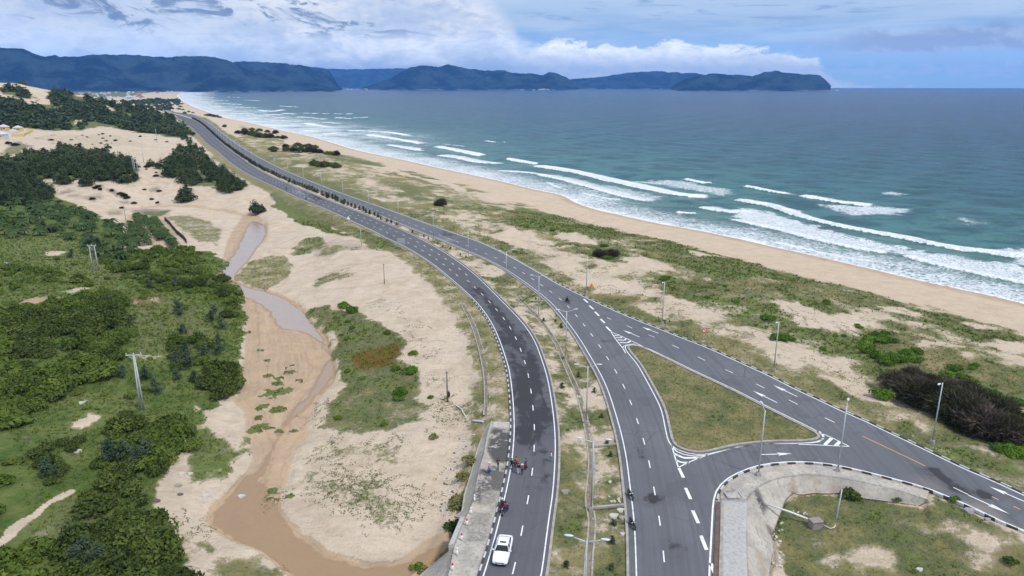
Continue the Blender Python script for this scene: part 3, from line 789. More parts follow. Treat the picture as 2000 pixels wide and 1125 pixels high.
# little weedy hummocks on the stream bed
for u, v, rx in [(507, 686, 1.2), (522, 705, 1.0), (571, 715, 1.3), (568, 727, 1.4), (526, 735, 1.6), (545, 740, 1.8), (540, 750, 1.2), (535, 770, 3.0), (552, 768, 2.4), (510, 797, 1.6), (542, 802, 1.8), (505, 817, 1.0), (512, 835, 2.2), (500, 842, 1.6), (542, 845, 1.0), (573, 843, 1.0), (585, 744, 1.0), (560, 720, .9), (530, 960, 1.2), (528, 975, 1.2), (567, 978, .6)]:
    c = at(u, v, -5)
    d = np.hypot((GX - c[0]) / rx, (GY - c[1]) / (rx * 0.8)) + NE2 * 1.3
    m = sst(d, 1.0, 0.55); G = np.maximum(G, m * 0.9); HUE = np.where(m > 0.3, 0.62, HUE); WET *= (1 - m); WAT *= (1 - m); H = H + 0.25 * m
G = np.where((dStream > 0.4) & (G < 0.62), G * 0.25, G)
# puddle among the bushes
pud = gl([(17, 600), (50, 584), (75, 580), (100, 579), (132, 580), (118, 588), (107, 591), (80, 590), (55, 596), (30, 601)])
pd_ = sst(sdist(GX, GY, pud, 10) + NE2 * .5, -0.4, 0.4)
G *= 1 - pd_; WET = np.maximum(WET, pd_ * 0.8); WAT = np.maximum(WAT, pd_ * 0.55)
G = np.clip(G, 0, 1.1); HUE = np.clip(HUE, 0, 1)

ii, jj = np.meshgrid(np.arange(NTH - 1), np.arange(NR - 1), indexing='ij')
base = (ii * NR + jj).ravel()
FACES = np.stack([base, base + NR, base + NR + 1, base + 1], 1)[:, ::-1]
drop = H.copy()
ter_me = np_mesh('terrain', np.stack([fx, fy, drop.ravel()], 1), FACES, True)
for nm, arr in (('grass', G), ('hue', HUE), ('wet', WET), ('rust', RUST), ('dirt', DIRT), ('pale', PALE), ('water', WAT), ('bank', np.clip(dS, -20, 40))):
    add_attr(ter_me, nm, arr)

def terrain_material(name, wateronly=False):
    m = bpy.data.materials.new(name); m.use_nodes = True
    N = NT(m.node_tree); b = N.n['Principled BSDF']
    geo = N.node('ShaderNodeNewGeometry')
    P = geo.outputs['Position']
    big = N.noise(P, 0.05, 5, 0.6); mid = N.noise(P, 0.28, 6, 0.62, 0.3); fine = N.noise(P, 1.3, 6, 0.66, 0.2); grain = N.noise(P, 5.5, 4, 0.7)
    rip = N.noise(N.vmul(P, (0.35, 1.6, 1.0)), 0.5, 5, 0.6, 1.2)
    # dry sand
    sand = N.mix(N.sstep(mid, 0.3, 0.72), (0.61, 0.50, 0.375), (0.47, 0.375, 0.275))
    sand = N.mix(N.math('MULTIPLY', N.sstep(big, 0.4, 0.65), 0.5), sand, (0.62, 0.52, 0.41))
    rip2 = N.noise(N.vmul(P, (0.5, 2.6, 1.0)), 0.9, 5, 0.68, 1.6)
    sand = N.mix(N.math('MULTIPLY', N.sstep(rip2, 0.52, 0.66), N.math('MULTIPLY', N.sstep(big, 0.36, 0.6), 0.42)), sand, (0.34, 0.275, 0.20))
    lit_ = N.math('MULTIPLY', N.sstep(N.noise(P, 2.4, 4, 0.7, 0.8), 0.62, 0.68), N.sstep(N.noise(P, 0.13, 4, 0.6), 0.44, 0.60))
    sand = N.mix(N.math('MULTIPLY', lit_, 0.7), sand, (0.17, 0.15, 0.085))
    sand = N.mix(N.math('MULTIPLY', N.sstep(rip, 0.5, 0.72), 0.35), sand, (0.30, 0.235, 0.17))
    sand = N.mix(N.math('MULTIPLY', N.sstep(N.math('ADD', fine, N.math('MULTIPLY', grain, 0.4)), 0.78, 0.95), 0.5), sand, (0.25, 0.20, 0.14))
    sand = N.mix(N.attr('pale'), sand, N.mix(N.sstep(mid, 0.3, 0.7), (0.58, 0.455, 0.325), (0.51, 0.395, 0.28)))
    sand = N.mix(N.math('MULTIPLY', N.attr('dirt'), N.sstep(fine, 0.2, 0.5)), sand, N.mix(N.sstep(grain, .4, .6), (0.12, 0.10, 0.085), (0.25, 0.21, 0.17)))
    wet = N.attr('wet')
    wsand = N.mix(N.sstep(mid, 0.32, 0.68), (0.46, 0.325, 0.205), (0.385, 0.28, 0.185))
    sand = N.mix(N.sstep(wet, 0.05, 0.6), sand, wsand)
    wat = N.math('ADD', N.attr('water'), N.math('MULTIPLY', N.math('SUBTRACT', rip, 0.5), 0.5))
    flow = N.attr('bank')
    stk = N.noise(N.comb(N.math('MULTIPLY', flow, 1.1), N.math('MULTIPLY', big, 9.0), 0.0), 1.0, 6, 0.65, 0.5)
    sand = N.mix(N.math('MULTIPLY', N.sstep(stk, 0.52, 0.64), N.math('MULTIPLY', N.sstep(wet, 0.1, 0.5), 0.38)), sand, (0.22, 0.155, 0.10))
    sand = N.mix(N.math('MULTIPLY', N.sstep(stk, 0.46, 0.36), N.math('MULTIPLY', N.sstep(wet, 0.1, 0.5), 0.35)), sand, (0.54, 0.43, 0.32))
    wcol = N.mix(N.sstep(N.attr('water'), 0.84, 0.98), (0.29, 0.185, 0.10), (0.33, 0.27, 0.245))
    sand = N.mix(N.math('MULTIPLY', N.sstep(wat, 0.35, 0.7), 0.85), sand, wcol)
    # plants
    hue = N.attr('hue')
    hv = N.math('ADD', hue, N.math('MULTIPLY', N.math('SUBTRACT', mid, 0.5), 0.7))
    ramp = N.node('ShaderNodeValToRGB')
    e = ramp.color_ramp.elements
    e[0].position = 0.0; e[0].color = (0.29, 0.24, 0.13, 1)
    e[1].position = 1.0; e[1].color = (0.060, 0.115, 0.018, 1)
    for p, c in ((0.22, (0.235, 0.210, 0.085, 1)), (0.42, (0.135, 0.150, 0.062, 1)), (0.62, (0.160, 0.190, 0.052, 1)), (0.8, (0.110, 0.155, 0.034, 1))):
        x = e.new(p); x.color = c
    N.l.new(hv, ramp.inputs[0])
    veg = N.mix(N.math('MULTIPLY', N.sstep(fine, 0.48, 0.7), 0.5), ramp.outputs[0], (0.036, 0.055, 0.018))
    veg = N.mix(N.math('MULTIPLY', N.sstep(grain, 0.5, 0.72), 0.4), veg, (0.20, 0.22, 0.07))
    veg = N.mix(N.attr('rust'), veg, N.mix(N.sstep(fine, 0.35, 0.65), (0.20, 0.105, 0.014), (0.10, 0.075, 0.014)))
    thr = N.math('ADD', N.math('MULTIPLY', fine, 0.95), N.math('ADD', N.math('MULTIPLY', mid, 0.95), N.math('SUBTRACT', N.math('MULTIPLY', grain, 0.4), 0.65)))
    mask = N.sstep(N.math('SUBTRACT', N.attr('grass'), thr), -0.22, 0.10)
    col = N.mix(mask, sand, veg)
    N.l.new(col, b.inputs['Base Color'])
    rg = N.math('SUBTRACT', 0.95, N.math('MULTIPLY', wet, 0.25))
    rg = N.math('SUBTRACT', rg, N.math('MULTIPLY', N.sstep(wat, 0.4, 0.8), 0.52))
    N.l.new(rg, b.inputs['Roughness'])
    b.inputs['Specular IOR Level'].default_value = 0.25
    hgt_ = N.math('ADD', N.math('MULTIPLY', fine, 0.5), N.math('ADD', N.math('MULTIPLY', mid, 0.8), N.math('MULTIPLY', grain, 0.18)))
    hgt_ = N.math('MULTIPLY', hgt_, N.math('SUBTRACT', 1.0, N.math('MULTIPLY', wet, 0.93)))
    hgt_ = N.math('ADD', hgt_, N.math('MULTIPLY', N.math('MULTIPLY', mask, fine), 0.7))
    bp = N.node('ShaderNodeBump'); bp.inputs['Strength'].default_value = 0.75; bp.inputs['Distance'].default_value = 0.9
    N.l.new(hgt_, bp.inputs['Height']); N.l.new(bp.outputs[0], b.inputs['Normal'])
    return m
TERM = terrain_material('sand_and_turf')
ter = tag(link('terrain', ter_me, TERM), 'pale dune sand with patches of grass and creeping plants', 'terrain', None, 'structure')
# the stream as its own sheet, draped on its bed
fm = (np.minimum(np.minimum(dStream[:-1, :-1], dStream[1:, :-1]), np.minimum(dStream[:-1, 1:], dStream[1:, 1:])) > -0.05).ravel()
sf_ = FACES[fm]
used, inv = np.unique(sf_.ravel(), return_inverse=True)
st_co = np.stack([fx[used], fy[used], H.ravel()[used] + 0.03], 1)
st_me = np_mesh('stream', st_co, inv.reshape(-1, 4), True)
for nm, arr in (('grass', G), ('hue', HUE), ('wet', WET), ('rust', RUST), ('dirt', DIRT), ('pale', PALE), ('water', WAT), ('bank', np.clip(dS, -20, 40))):
    add_attr(st_me, nm, arr.ravel()[used])
tag(link('stream', st_me, TERM), 'shallow sandy stream winding past the green thicket', 'stream', None, 'structure')

# ------------------------------------------------------------------ sea
SWELL_DIR = None
sth = np.linspace(math.radians(-46), math.radians(50), 760)
sr = [120.0]
while sr[-1] < 20500:
    r = sr[-1]; sr.append(r + max(0.55, r * min(0.06, 0.0040 + 0.0000045 * r)))
sr = np.array(sr)
SX = np.sin(sth)[:, None] * sr[None]; SY = np.cos(sth)[:, None] * sr[None]
srad = np.hypot(SX, SY)
sdW = np.full(SX.shape, -999.0)
dd = seg_dist(SX.ravel(), SY.ravel(), WLw[::3], False).reshape(SX.shape)
ins = inside(SX.ravel(), SY.ravel(), SEA_POLY).reshape(SX.shape)
sdW = np.where(ins, dd, -dd)
FO = np.zeros_like(SX); LACE = np.zeros_like(SX); RID = np.zeros_like(SX)
sN = fbm(SX, SY, 5, 4, 120) - 0.5; sN2 = fbm(SX, SY, 1.7, 3, 131) - 0.5; sNB = fbm(SX, SY, 26, 4, 140) - 0.5
def band(pts, w, a=1.0, tail=0.0, rid=0.7):
    """breaker: traced front line (photo pixels), width in metres, foamy tail to seaward"""
    global FO, LACE, RID
    p = chaikin(atl(pts, SEA_Z), 2)
    m = (SX > p[:, 0].min() - 60) & (SX < p[:, 0].max() + 60) & (SY > p[:, 1].min() - 60) & (SY < p[:, 1].max() + 60)
    x = SX[m]; y = SY[m]
    best = np.full(x.shape, 1e9); side = np.zeros(x.shape); tt = np.zeros(x.shape)
    n = len(p)
    for i in range(n - 1):
        ax, ay = p[i]; bx, by = p[i + 1]; dx, dy = bx - ax, by - ay
        L = dx * dx + dy * dy + 1e-9
        t = np.clip(((x - ax) * dx + (y - ay) * dy) / L, 0, 1)
        d = np.hypot(x - ax - t * dx, y - ay - t * dy)
        s = dx * (y - ay) - dy * (x - ax)
        u = d < best
        best = np.where(u, d, best); side = np.where(u, np.sign(s), side); tt = np.where(u, (i + t) / (n - 1), tt)
    sd = best * side               # positive = seaward of the line (lines are traced left to right)
    endf = sst(np.minimum(tt, 1 - tt), 0.0, 0.10)
    ww = w * (0.35 + 0.65 * endf) * (1 + 0.9 * sNB[m])
    f = sst(sd, -0.5, 0.3) * sst(sd + sN[m] * 3.0 + sN2[m] * 1.5, ww, ww * 0.55) * (0.3 + 0.7 * endf)
    FO[m] = np.maximum(FO[m], a * f)
    if tail > 0:
        l = sst(sd, -0.3, 0.8) * sst(sd + sN[m] * 8, tail, tail * 0.15)
        LACE[m] = np.maximum(LACE[m], l * (0.2 + 0.8 * endf))
    g = np.exp(-((sd - w * 0.35) / np.where(sd < w * 0.35, 1.6, w * 0.9)) ** 2) * (0.2 + 0.8 * endf)
    RID[m] = np.maximum(RID[m], rid * g)
# front edges, left to right
band([(1427, 391), (1462, 398), (1500, 404), (1550, 420), (1600, 437), (1675, 452), (1750, 464), (1825, 480), (1900, 492), (2000, 503), (2150, 525)], 5.5, 1.0, 9, 0.9)
band([(1035, 325), (1087, 332), (1137, 342), (1175, 352), (1212, 360), (1275, 374), (1325, 383), (1385, 386)], 8.0, 1.0, 18, 0.9)
band([(1332, 350), (1362, 357), (1387, 359)], 4.0, 0.95, 6, 0.8)
band([(1450, 366), (1500, 375), (1535, 381)], 4.5, 0.95, 12, 0.9)
band([(1557, 382), (1625, 396), (1700, 403)], 6.0, 1.0, 14, 0.9)
band([(1360, 406), (1400, 414), (1440, 418), (1470, 414)], 4.0, 0.75, 14, 0.6)
band([(1318, 416), (1340, 419), (1362, 419)], 3.2, 0.9, 4, 0.6)
band([(1422, 429), (1460, 439), (1500, 446), (1550, 460), (1615, 477), (1685, 491), (1733, 497)], 4.0, 1.0, 24, 0.7)
band([(1758, 499), (1790, 509), (1825, 519), (1880, 530), (1925, 541), (2000, 557), (2100, 580)], 3.6, 0.95, 26, 0.6)
band([(1042, 342), (1090, 351), (1125, 361), (1165, 372), (1212, 386), (1262, 394)], 4.0, 0.9, 20, 0.5)
band([(1065, 356), (1080, 364), (1102, 371)], 2.0, 0.8, 4, 0.3)
band([(1132, 378), (1160, 384), (1190, 390), (1212, 391)], 2.4, 0.75, 7, 0.3)
band([(1106, 384), (1125, 398), (1155, 407), (1200, 417), (1225, 419)], 3.2, 0.9, 6, 0.2)
band([(1215, 420), (1250, 428), (1300, 440), (1350, 450), (1412, 462), (1450, 468), (1497, 478)], 3.4, 0.9, 9, 0.2)
band([(1503, 473), (1550, 483), (1592, 493), (1650, 505), (1702, 512)], 2.2, 0.9, 4, 0.2)
band([(1640, 513), (1700, 526), (1750, 538), (1810, 551), (1875, 564), (1950, 580), (2050, 605)], 1.0, 0.7, 3, 0.1)
band([(985, 312), (1010, 316), (1045, 322)], 7, 0.95, 8, 0.8)
band([(970, 334), (1010, 337), (1045, 341), (1072, 344)], 4, 0.8, 12, 0.4)
band([(845, 286), (880, 293), (935, 305)], 8, 0.85, 14, 0.7)
band([(750, 283), (790, 290), (825, 295), (830, 293)], 9, 0.6, 18, 0.5)
band([(850, 303), (890, 309), (930, 319), (975, 321)], 7, 0.65, 18, 0.4)
band([(865, 282), (905, 286)], 4, 0.6, 6, .3)
band([(710, 263), (750, 270), (790, 276), (815, 281)], 9, 0.95, 18, 0.7)
band([(672, 255), (720, 257), (755, 259), (795, 266)], 8, 0.85, 16, 0.6)
band([(635, 263), (650, 261), (668, 259)], 9, 0.8, 12, 0.5)
band([(590, 241), (615, 246), (642, 249)], 10, 0.75, 22, 0.5)
band([(586, 221), (620, 222), (690, 223)], 10, 0.85, 14, 0.5)
band([(650, 230), (680, 232), (722, 229)], 10, 0.85, 14, 0.5)
band([(500, 215), (530, 219), (560, 214)], 14, 0.7, 20, 0.5)
band([(520, 236), (560, 237), (590, 237)], 12, 0.7, 16, 0.4)
band([(945, 276), (965, 279), (990, 278)], 5, 0.7, 6, .5)
for u0, v0, w0 in [(430, 196, 34), (450, 203, 40), (480, 210, 44), (400, 190, 30), (500, 226, 46), (540, 229, 30), (420, 208, 34), (470, 222, 50), (440, 216, 34), (530, 224, 34), (560, 246, 50), (600, 256, 36), (520, 245, 30), (590, 229, 34), (560, 222, 26), (395, 199, 28), (410, 185, 28), (455, 190, 36), (490, 196, 30), (560, 208, 30), (620, 232, 28), (640, 240, 30)]:
    band([(u0 - w0 / 2, v0 - 0.7), (u0, v0 + .2), (u0 + w0 / 2, v0 + 1.0)], 11, 0.8, 18, 0.4)
# long lacy field between the outer and inner breakers, swash along the sand
for pts, a in [([(1445, 405), (1500, 412), (1600, 445), (1700, 470), (1850, 500), (2000, 520), (2000, 550), (1880, 520), (1760, 496), (1690, 482), (1560, 452), (1430, 428)], 0.85), ([(1210, 352), (1330, 352), (1440, 372), (1420, 385), (1390, 380), (1290, 362)], 0.5), ([(1600, 400), (1700, 402), (1790, 408), (1750, 420), (1660, 420)], 0.6), ([(1090, 355), (1200, 362), (1300, 385), (1260, 395), (1190, 380)], 0.45), ([(1290, 430), (1400, 440), (1500, 460), (1460, 465), (1370, 450)], 0.6), ([(1750, 530), (1850, 540), (2000, 575), (2000, 585), (1850, 556)], 0.45), ([(1950, 490), (2050, 480), (2200, 510), (2200, 560), (2000, 520)], 0.7), ([(1735, 372), (1775, 377), (1760, 384), (1720, 380)], 0.55), ([(1850, 424), (1880, 424), (1930, 434), (1900, 440)], 0.45)]:
    LACE = np.maximum(LACE, a * sst(sdist(SX, SY, atl(pts, SEA_Z), 30) + sN * 10, -3, 5))
LACE = np.maximum(LACE, sst(sdW + sN * 14, 38 + 0.07 * (srad - 250).clip(0), 1.0) * (0.62 + 0.5 * sNB) * (sdW > 0))
LACE = np.maximum(LACE, (0.5 + 0.6 * sNB) * sst(srad, 420, 1000) * sst(sdW, 230, 20) * (sdW > 0))
swash = sst(np.abs(sdW - 0.6 + sN2 * 1.6 + sN * 1.2), 0.9 + 0.0035 * srad, 0.2) * (sdW > -2)
FO = np.maximum(FO, 0.75 * swash)
# swell: crests roughly parallel to the beach
ph = sdW / 15.0 + 0.9 * sNB + 0.015 * SX
swell = np.sin(ph * 2 * math.pi / 2.2) * 0.5 + np.sin((SX * 0.62 + SY * 0.78) / 5.3 + sNB * 5) * 0.18
ampl = 0.60 * sst(sdW, 4, 60) * sst(srad, 4500, 900)
SZ = SEA_Z + swell * ampl + RID * 1.25 + (sN2 * 0.22 + sN * 0.28) * sst(sdW, 1, 20) * sst(srad, 1500, 300)
SZ = SZ + 0.35 * FO * (sN2 + 0.2) * sst(sdW, 6, 16)
SZ = np.where(sdW < 3, SEA_Z + 0.02 * sN, SZ)
nr_ = len(sr)
ii, jj = np.meshgrid(np.arange(len(sth) - 1), np.arange(nr_ - 1), indexing='ij')
b_ = (ii * nr_ + jj).ravel()
SF = np.stack([b_, b_ + nr_, b_ + nr_ + 1, b_ + 1], 1)[:, ::-1]
keep = (sdW.ravel()[SF] > -14).any(1)
SF = SF[keep]
used, inv = np.unique(SF.ravel(), return_inverse=True)
sea_me = np_mesh('sea', np.stack([SX.ravel()[used], SY.ravel()[used], SZ.ravel()[used]], 1), inv.reshape(-1, 4), True)
add_attr(sea_me, 'foam', FO.ravel()[used]); add_attr(sea_me, 'lace', LACE.ravel()[used]); add_attr(sea_me, 'off', np.clip(sdW.ravel()[used], -20, 9000))
def sea_material():
    m = bpy.data.materials.new('sea_water'); m.use_nodes = True
    N = NT(m.node_tree); b = N.n['Principled BSDF']
    P = N.node('ShaderNodeNewGeometry').outputs['Position']
    off = N.attr('off')
    n1 = N.noise(P, 0.35, 6, 0.65, 0.4); n2 = N.noise(P, 1.6, 5, 0.65, 0.5); n3 = N.noise(P, 0.012, 5, 0.6); n4 = N.noise(N.vmul(P, (0.8, 1.3, 1)), 0.06, 6, 0.62)
    o2 = N.math('ADD', off, N.math('MULTIPLY', N.math('SUBTRACT', n3, 0.5), N.math('MULTIPLY', off, 1.1)))
    ramp = N.node('ShaderNodeValToRGB'); e = ramp.color_ramp.elements
    e[0].position = 0.0; e[0].color = (0.26, 0.24, 0.19, 1)
    e[1].position = 1.0; e[1].color = (0.004, 0.036, 0.098, 1)
    for p, c in ((0.06, (0.16, 0.235, 0.205, 1)), (0.20, (0.068, 0.190, 0.182, 1)), (0.40, (0.028, 0.108, 0.132, 1)), (0.62, (0.014, 0.066, 0.114, 1))):
        x = e.new(p); x.color = c
    t = N.math('POWER', N.math('DIVIDE', N.math('MAXIMUM', o2, 0.0), 1600.0), 0.5)
    N.l.new(t, ramp.inputs[0])
    water = N.mix(N.math('MULTIPLY', N.sstep(n4, 0.42, 0.62), 0.65), ramp.outputs[0], (0.006, 0.045, 0.060))
    water = N.mix(N.math('MULTIPLY', N.sstep(n1, 0.55, 0.75), 0.25), water, (0.09, 0.18, 0.21))
    fo = N.math('ADD', N.attr('foam'), N.math('ADD', N.math('MULTIPLY', N.math('SUBTRACT', n2, 0.5), 1.1), N.math('MULTIPLY', N.math('SUBTRACT', n1, 0.5), 0.9)))
    fo = N.math('MULTIPLY', fo, N.sstep(N.attr('foam'), 0.0, 0.12))
    foam = N.sstep(fo, 0.32, 0.62)
    la = N.math('MULTIPLY', N.attr('lace'), 0.85)
    lv = N.node('ShaderNodeTexVoronoi', feature='DISTANCE_TO_EDGE'); lv.inputs['Scale'].default_value = 0.55
    wv = N.node('ShaderNodeVectorMath', operation='ADD'); N.l.new(N.vmul(P, (0.8, 1.2, 1)), wv.inputs[0])
    nd = N.node('ShaderNodeTexNoise'); nd.inputs['Scale'].default_value = 0.5; nd.inputs['Detail'].default_value = 4
    N.l.new(P, nd.inputs['Vector'])
    sc = N.node('ShaderNodeVectorMath', operation='SCALE'); N.l.new(nd.outputs['Color'], sc.inputs[0]); sc.inputs['Scale'].default_value = 3.5
    N.l.new(sc.outputs[0], wv.inputs[1]); N.l.new(wv.outputs[0], lv.inputs['Vector'])
    lace = N.math('MULTIPLY', N.sstep(N.math('SUBTRACT', lv.outputs['Distance'], N.math('MULTIPLY', la, 0.55)), 0.05, -0.12), N.sstep(N.math('ADD', la, N.math('MULTIPLY', N.math('SUBTRACT', n1, 0.5), 0.9)), 0.10, 0.5))
    lace = N.math('MULTIPLY', lace, N.sstep(n2, 0.25, 0.6))
    milky = N.math('MULTIPLY', N.sstep(N.math('ADD', la, N.math('MULTIPLY', N.math('SUBTRACT', n4, .5), .5)), 0.0, 0.6), 0.5)
    water = N.mix(milky, water, (0.36, 0.45, 0.48))
    cap = N.math('MULTIPLY', N.sstep(N.noise(N.vmul(P, (0.35, 1.0, 1)), 0.11, 5, 0.7), 0.735, 0.76), N.sstep(off, 60, 140))
    f = N.math('MAXIMUM', foam, N.math('MAXIMUM', N.math('MULTIPLY', lace, 0.95), N.math('MULTIPLY', cap, 0.55)))
    col = N.mix(f, water, N.mix(N.sstep(n2, 0.3, 0.6), (0.62, 0.66, 0.70), (0.86, 0.88, 0.90)))
    N.l.new(col, b.inputs['Base Color'])
    N.l.new(N.math('ADD', 0.22, N.math('MULTIPLY', f, 0.6)), b.inputs['Roughness'])
    b.inputs['Specular IOR Level'].default_value = 0.05
    bh = N.math('ADD', N.math('MULTIPLY', n1, 1.0), N.math('MULTIPLY', n2, 0.35))
    bh = N.math('ADD', bh, N.math('MULTIPLY', n4, 5.0))
    bp = N.node('ShaderNodeBump'); bp.inputs['Strength'].default_value = 0.9; bp.inputs['Distance'].default_value = 1.2
    N.l.new(bh, bp.inputs['Height']); N.l.new(bp.outputs[0], b.inputs['Normal'])
    return m
tag(link('sea', sea_me, sea_material()), 'green blue sea with rows of white breakers along the beach', 'sea', None, 'structure')
# ------------------------------------------------------------------ mountains round the bay
def mountain_material():
    m = bpy.data.materials.new('forested_mountain'); m.use_nodes = True
    N = NT(m.node_tree); b = N.n['Principled BSDF']
    P = N.node('ShaderNodeNewGeometry').outputs['Position']
    a = N.noise(P, 0.004, 7, 0.65); c = N.noise(P, 0.02, 6, 0.7)
    col = N.mix(N.sstep(a, 0.42, 0.58), (0.012, 0.026, 0.050), (0.034, 0.060, 0.086))  # haze blue mixed into the forest colours, on top of the haze volume
    col = N.mix(N.math('MULTIPLY', N.sstep(c, 0.62, 0.72), 0.5), col, (0.08, 0.09, 0.075))
    sz = N.node('ShaderNodeSeparateXYZ'); N.l.new(P, sz.inputs[0])
    shore = N.math('MULTIPLY', N.sstep(N.math('ADD', sz.outputs[2], N.math('MULTIPLY', c, 30)), 26.0, 8.0), N.sstep(a, 0.42, 0.6))
    col = N.mix(N.math('MULTIPLY', shore, 0.7), col, (0.34, 0.28, 0.22))
    bp = N.node('ShaderNodeBump'); bp.inputs['Strength'].default_value = 1.0; bp.inputs['Distance'].default_value = 160.0; N.l.new(N.noise(P, 0.0026, 6, 0.62), bp.inputs['Height']); N.l.new(bp.outputs[0], b.inputs['Normal'])
    N.l.new(col, b.inputs['Base Color']); b.inputs['Roughness'].default_value = 1.0; b.inputs['Specular IOR Level'].default_value = 0.0
    return m
MTM = mountain_material()
def mountain(name, label, prof_, d, depth, seed, spur=0.35):
    us = np.array([p[0] for p in prof_], float); vs = np.array([p[1] for p in prof_], float)
    n = max(60, int((us[-1] - us[0]) / 1.6))
    uu = np.linspace(us[0], us[-1], n); vv = np.interp(uu, us, vs)
    a = (uu - 1000) / FPX; b = (562.5 - vv) / FPX
    dx = a; dy = CP + b * SP; dz = -SP + b * CP
    az = np.arctan2(dx, dy); te = dz / np.hypot(dx, dy)
    dd_ = d * (1 + 0.05 * (fbm(uu, uu * 0, 140, 3, seed) - 0.5))
    topz = CAM_H + te * dd_
    topz = topz + (fbm(uu, uu * 0, 9, 4, seed + 2) - 0.5) * 0.0022 * dd_
    K = 40
    tt = np.linspace(-1, 1, K)                  # -1 front foot, 0 crest, 1 rear foot
    R = dd_[:, None] + tt[None] * depth * (0.8 + 0.5 * fbm(uu, uu * 0, 90, 3, seed + 4))[:, None]
    AZ_ = az[:, None] + tt[None] * 0.0
    x = np.sin(AZ_) * R; y = np.cos(AZ_) * R
    prof1 = 1 - np.abs(tt[None]) ** 1.15
    rn = np.abs(fbm(x, y, 900, 5, seed + 9) - 0.5) * 2
    rn = np.clip(rn * 1.5, 0, 1)
    hh = (topz[:, None] + 14) * (prof1 * (1 - spur * (1 - prof1) * 2.2 * rn)) - 14
    hh = hh - rn * 150 * prof1 * (1 - prof1) * 2 * (topz[:, None] / 400).clip(.2, 1.2)
    idx = np.arange(n * K).reshape(n, K)
    F = np.stack([idx[:-1, :-1], idx[1:, :-1], idx[1:, 1:], idx[:-1, 1:]], -1).reshape(-1, 4)
    me = np_mesh(name, np.stack([x, y, hh], -1).reshape(-1, 3), F, True)
    o = link(name, me, MTM)
    return tag(o, label, 'mountain', None, 'structure')
mountain('mountain', 'long forested range rising behind the coastal village', [(-500, 110), (-250, 96), (-120, 100), (0, 92), (40, 93), (70, 104), (88, 109), (108, 107), (118, 109), (150, 108), (175, 105), (205, 104), (260, 105), (300, 108), (325, 110), (350, 108), (370, 107), (388, 109), (420, 110), (440, 115), (465, 125), (490, 133), (520, 142), (560, 152), (600, 160), (640, 168), (655, 171)], 8200, 900, 1)
mountain('mountain', 'second range ending in a steep headland left of the misty gap', [(430, 125), (465, 119), (500, 120), (550, 122), (590, 127), (615, 132), (630, 134), (643, 138), (652, 150), (660, 166), (668, 171)], 9800, 700, 21)
mountain('mountain', 'pale misty ridge seen through the gap over the bay', [(600, 130), (640, 133), (690, 135), (740, 134), (790, 133), (850, 136)], 18500, 1000, 31)
mountain('mountain', 'broad forested mountain in the middle of the bay', [(705, 171), (725, 166), (750, 157), (775, 145), (800, 132), (825, 126), (860, 129), (875, 124), (905, 131), (945, 137), (985, 136), (1000, 141), (1040, 143), (1060, 146), (1073, 140), (1090, 144), (1105, 150), (1118, 160), (1130, 168)], 10500, 800, 41)
mountain('mountain', 'low far ridge under the cloud bank', [(1060, 160), (1113, 154), (1150, 152), (1190, 147), (1230, 141), (1280, 138), (1320, 141), (1370, 144), (1420, 150), (1480, 160), (1520, 168)], 14000, 900, 51)
mountain('island', 'dark forested island ending in a cliff at its right end', [(1311, 169), (1325, 160), (1350, 150), (1385, 144), (1400, 143), (1430, 146), (1450, 146), (1470, 149), (1475, 147), (1490, 141), (1515, 138), (1530, 141), (1565, 144), (1600, 146), (1612, 155), (1618, 161), (1623, 168)], 9500, 600, 61)

# ------------------------------------------------------------------ haze
hz = MB()
hz.box((0, 9250, 0.5 * (560 - 13.5)), (42000, 24500, 573.5), 0)
hm = bpy.data.materials.new('haze_air'); hm.use_nodes = True
HN = NT(hm.node_tree); HN.n.clear()
ho = HN.node('ShaderNodeOutputMaterial'); hv_ = HN.node('ShaderNodeVolumePrincipled')
hv_.inputs['Color'].default_value = (0.13, 0.40, 1.0, 1)
hv_.inputs['Density'].default_value = 0.000045
hv_.inputs['Anisotropy'].default_value = 0.0
HN.l.new(hv_.outputs[0], ho.inputs['Volume'])
HAZE = tag(hz.build('haze', hm), 'thin blue haze over the bay', 'haze', None, 'stuff')
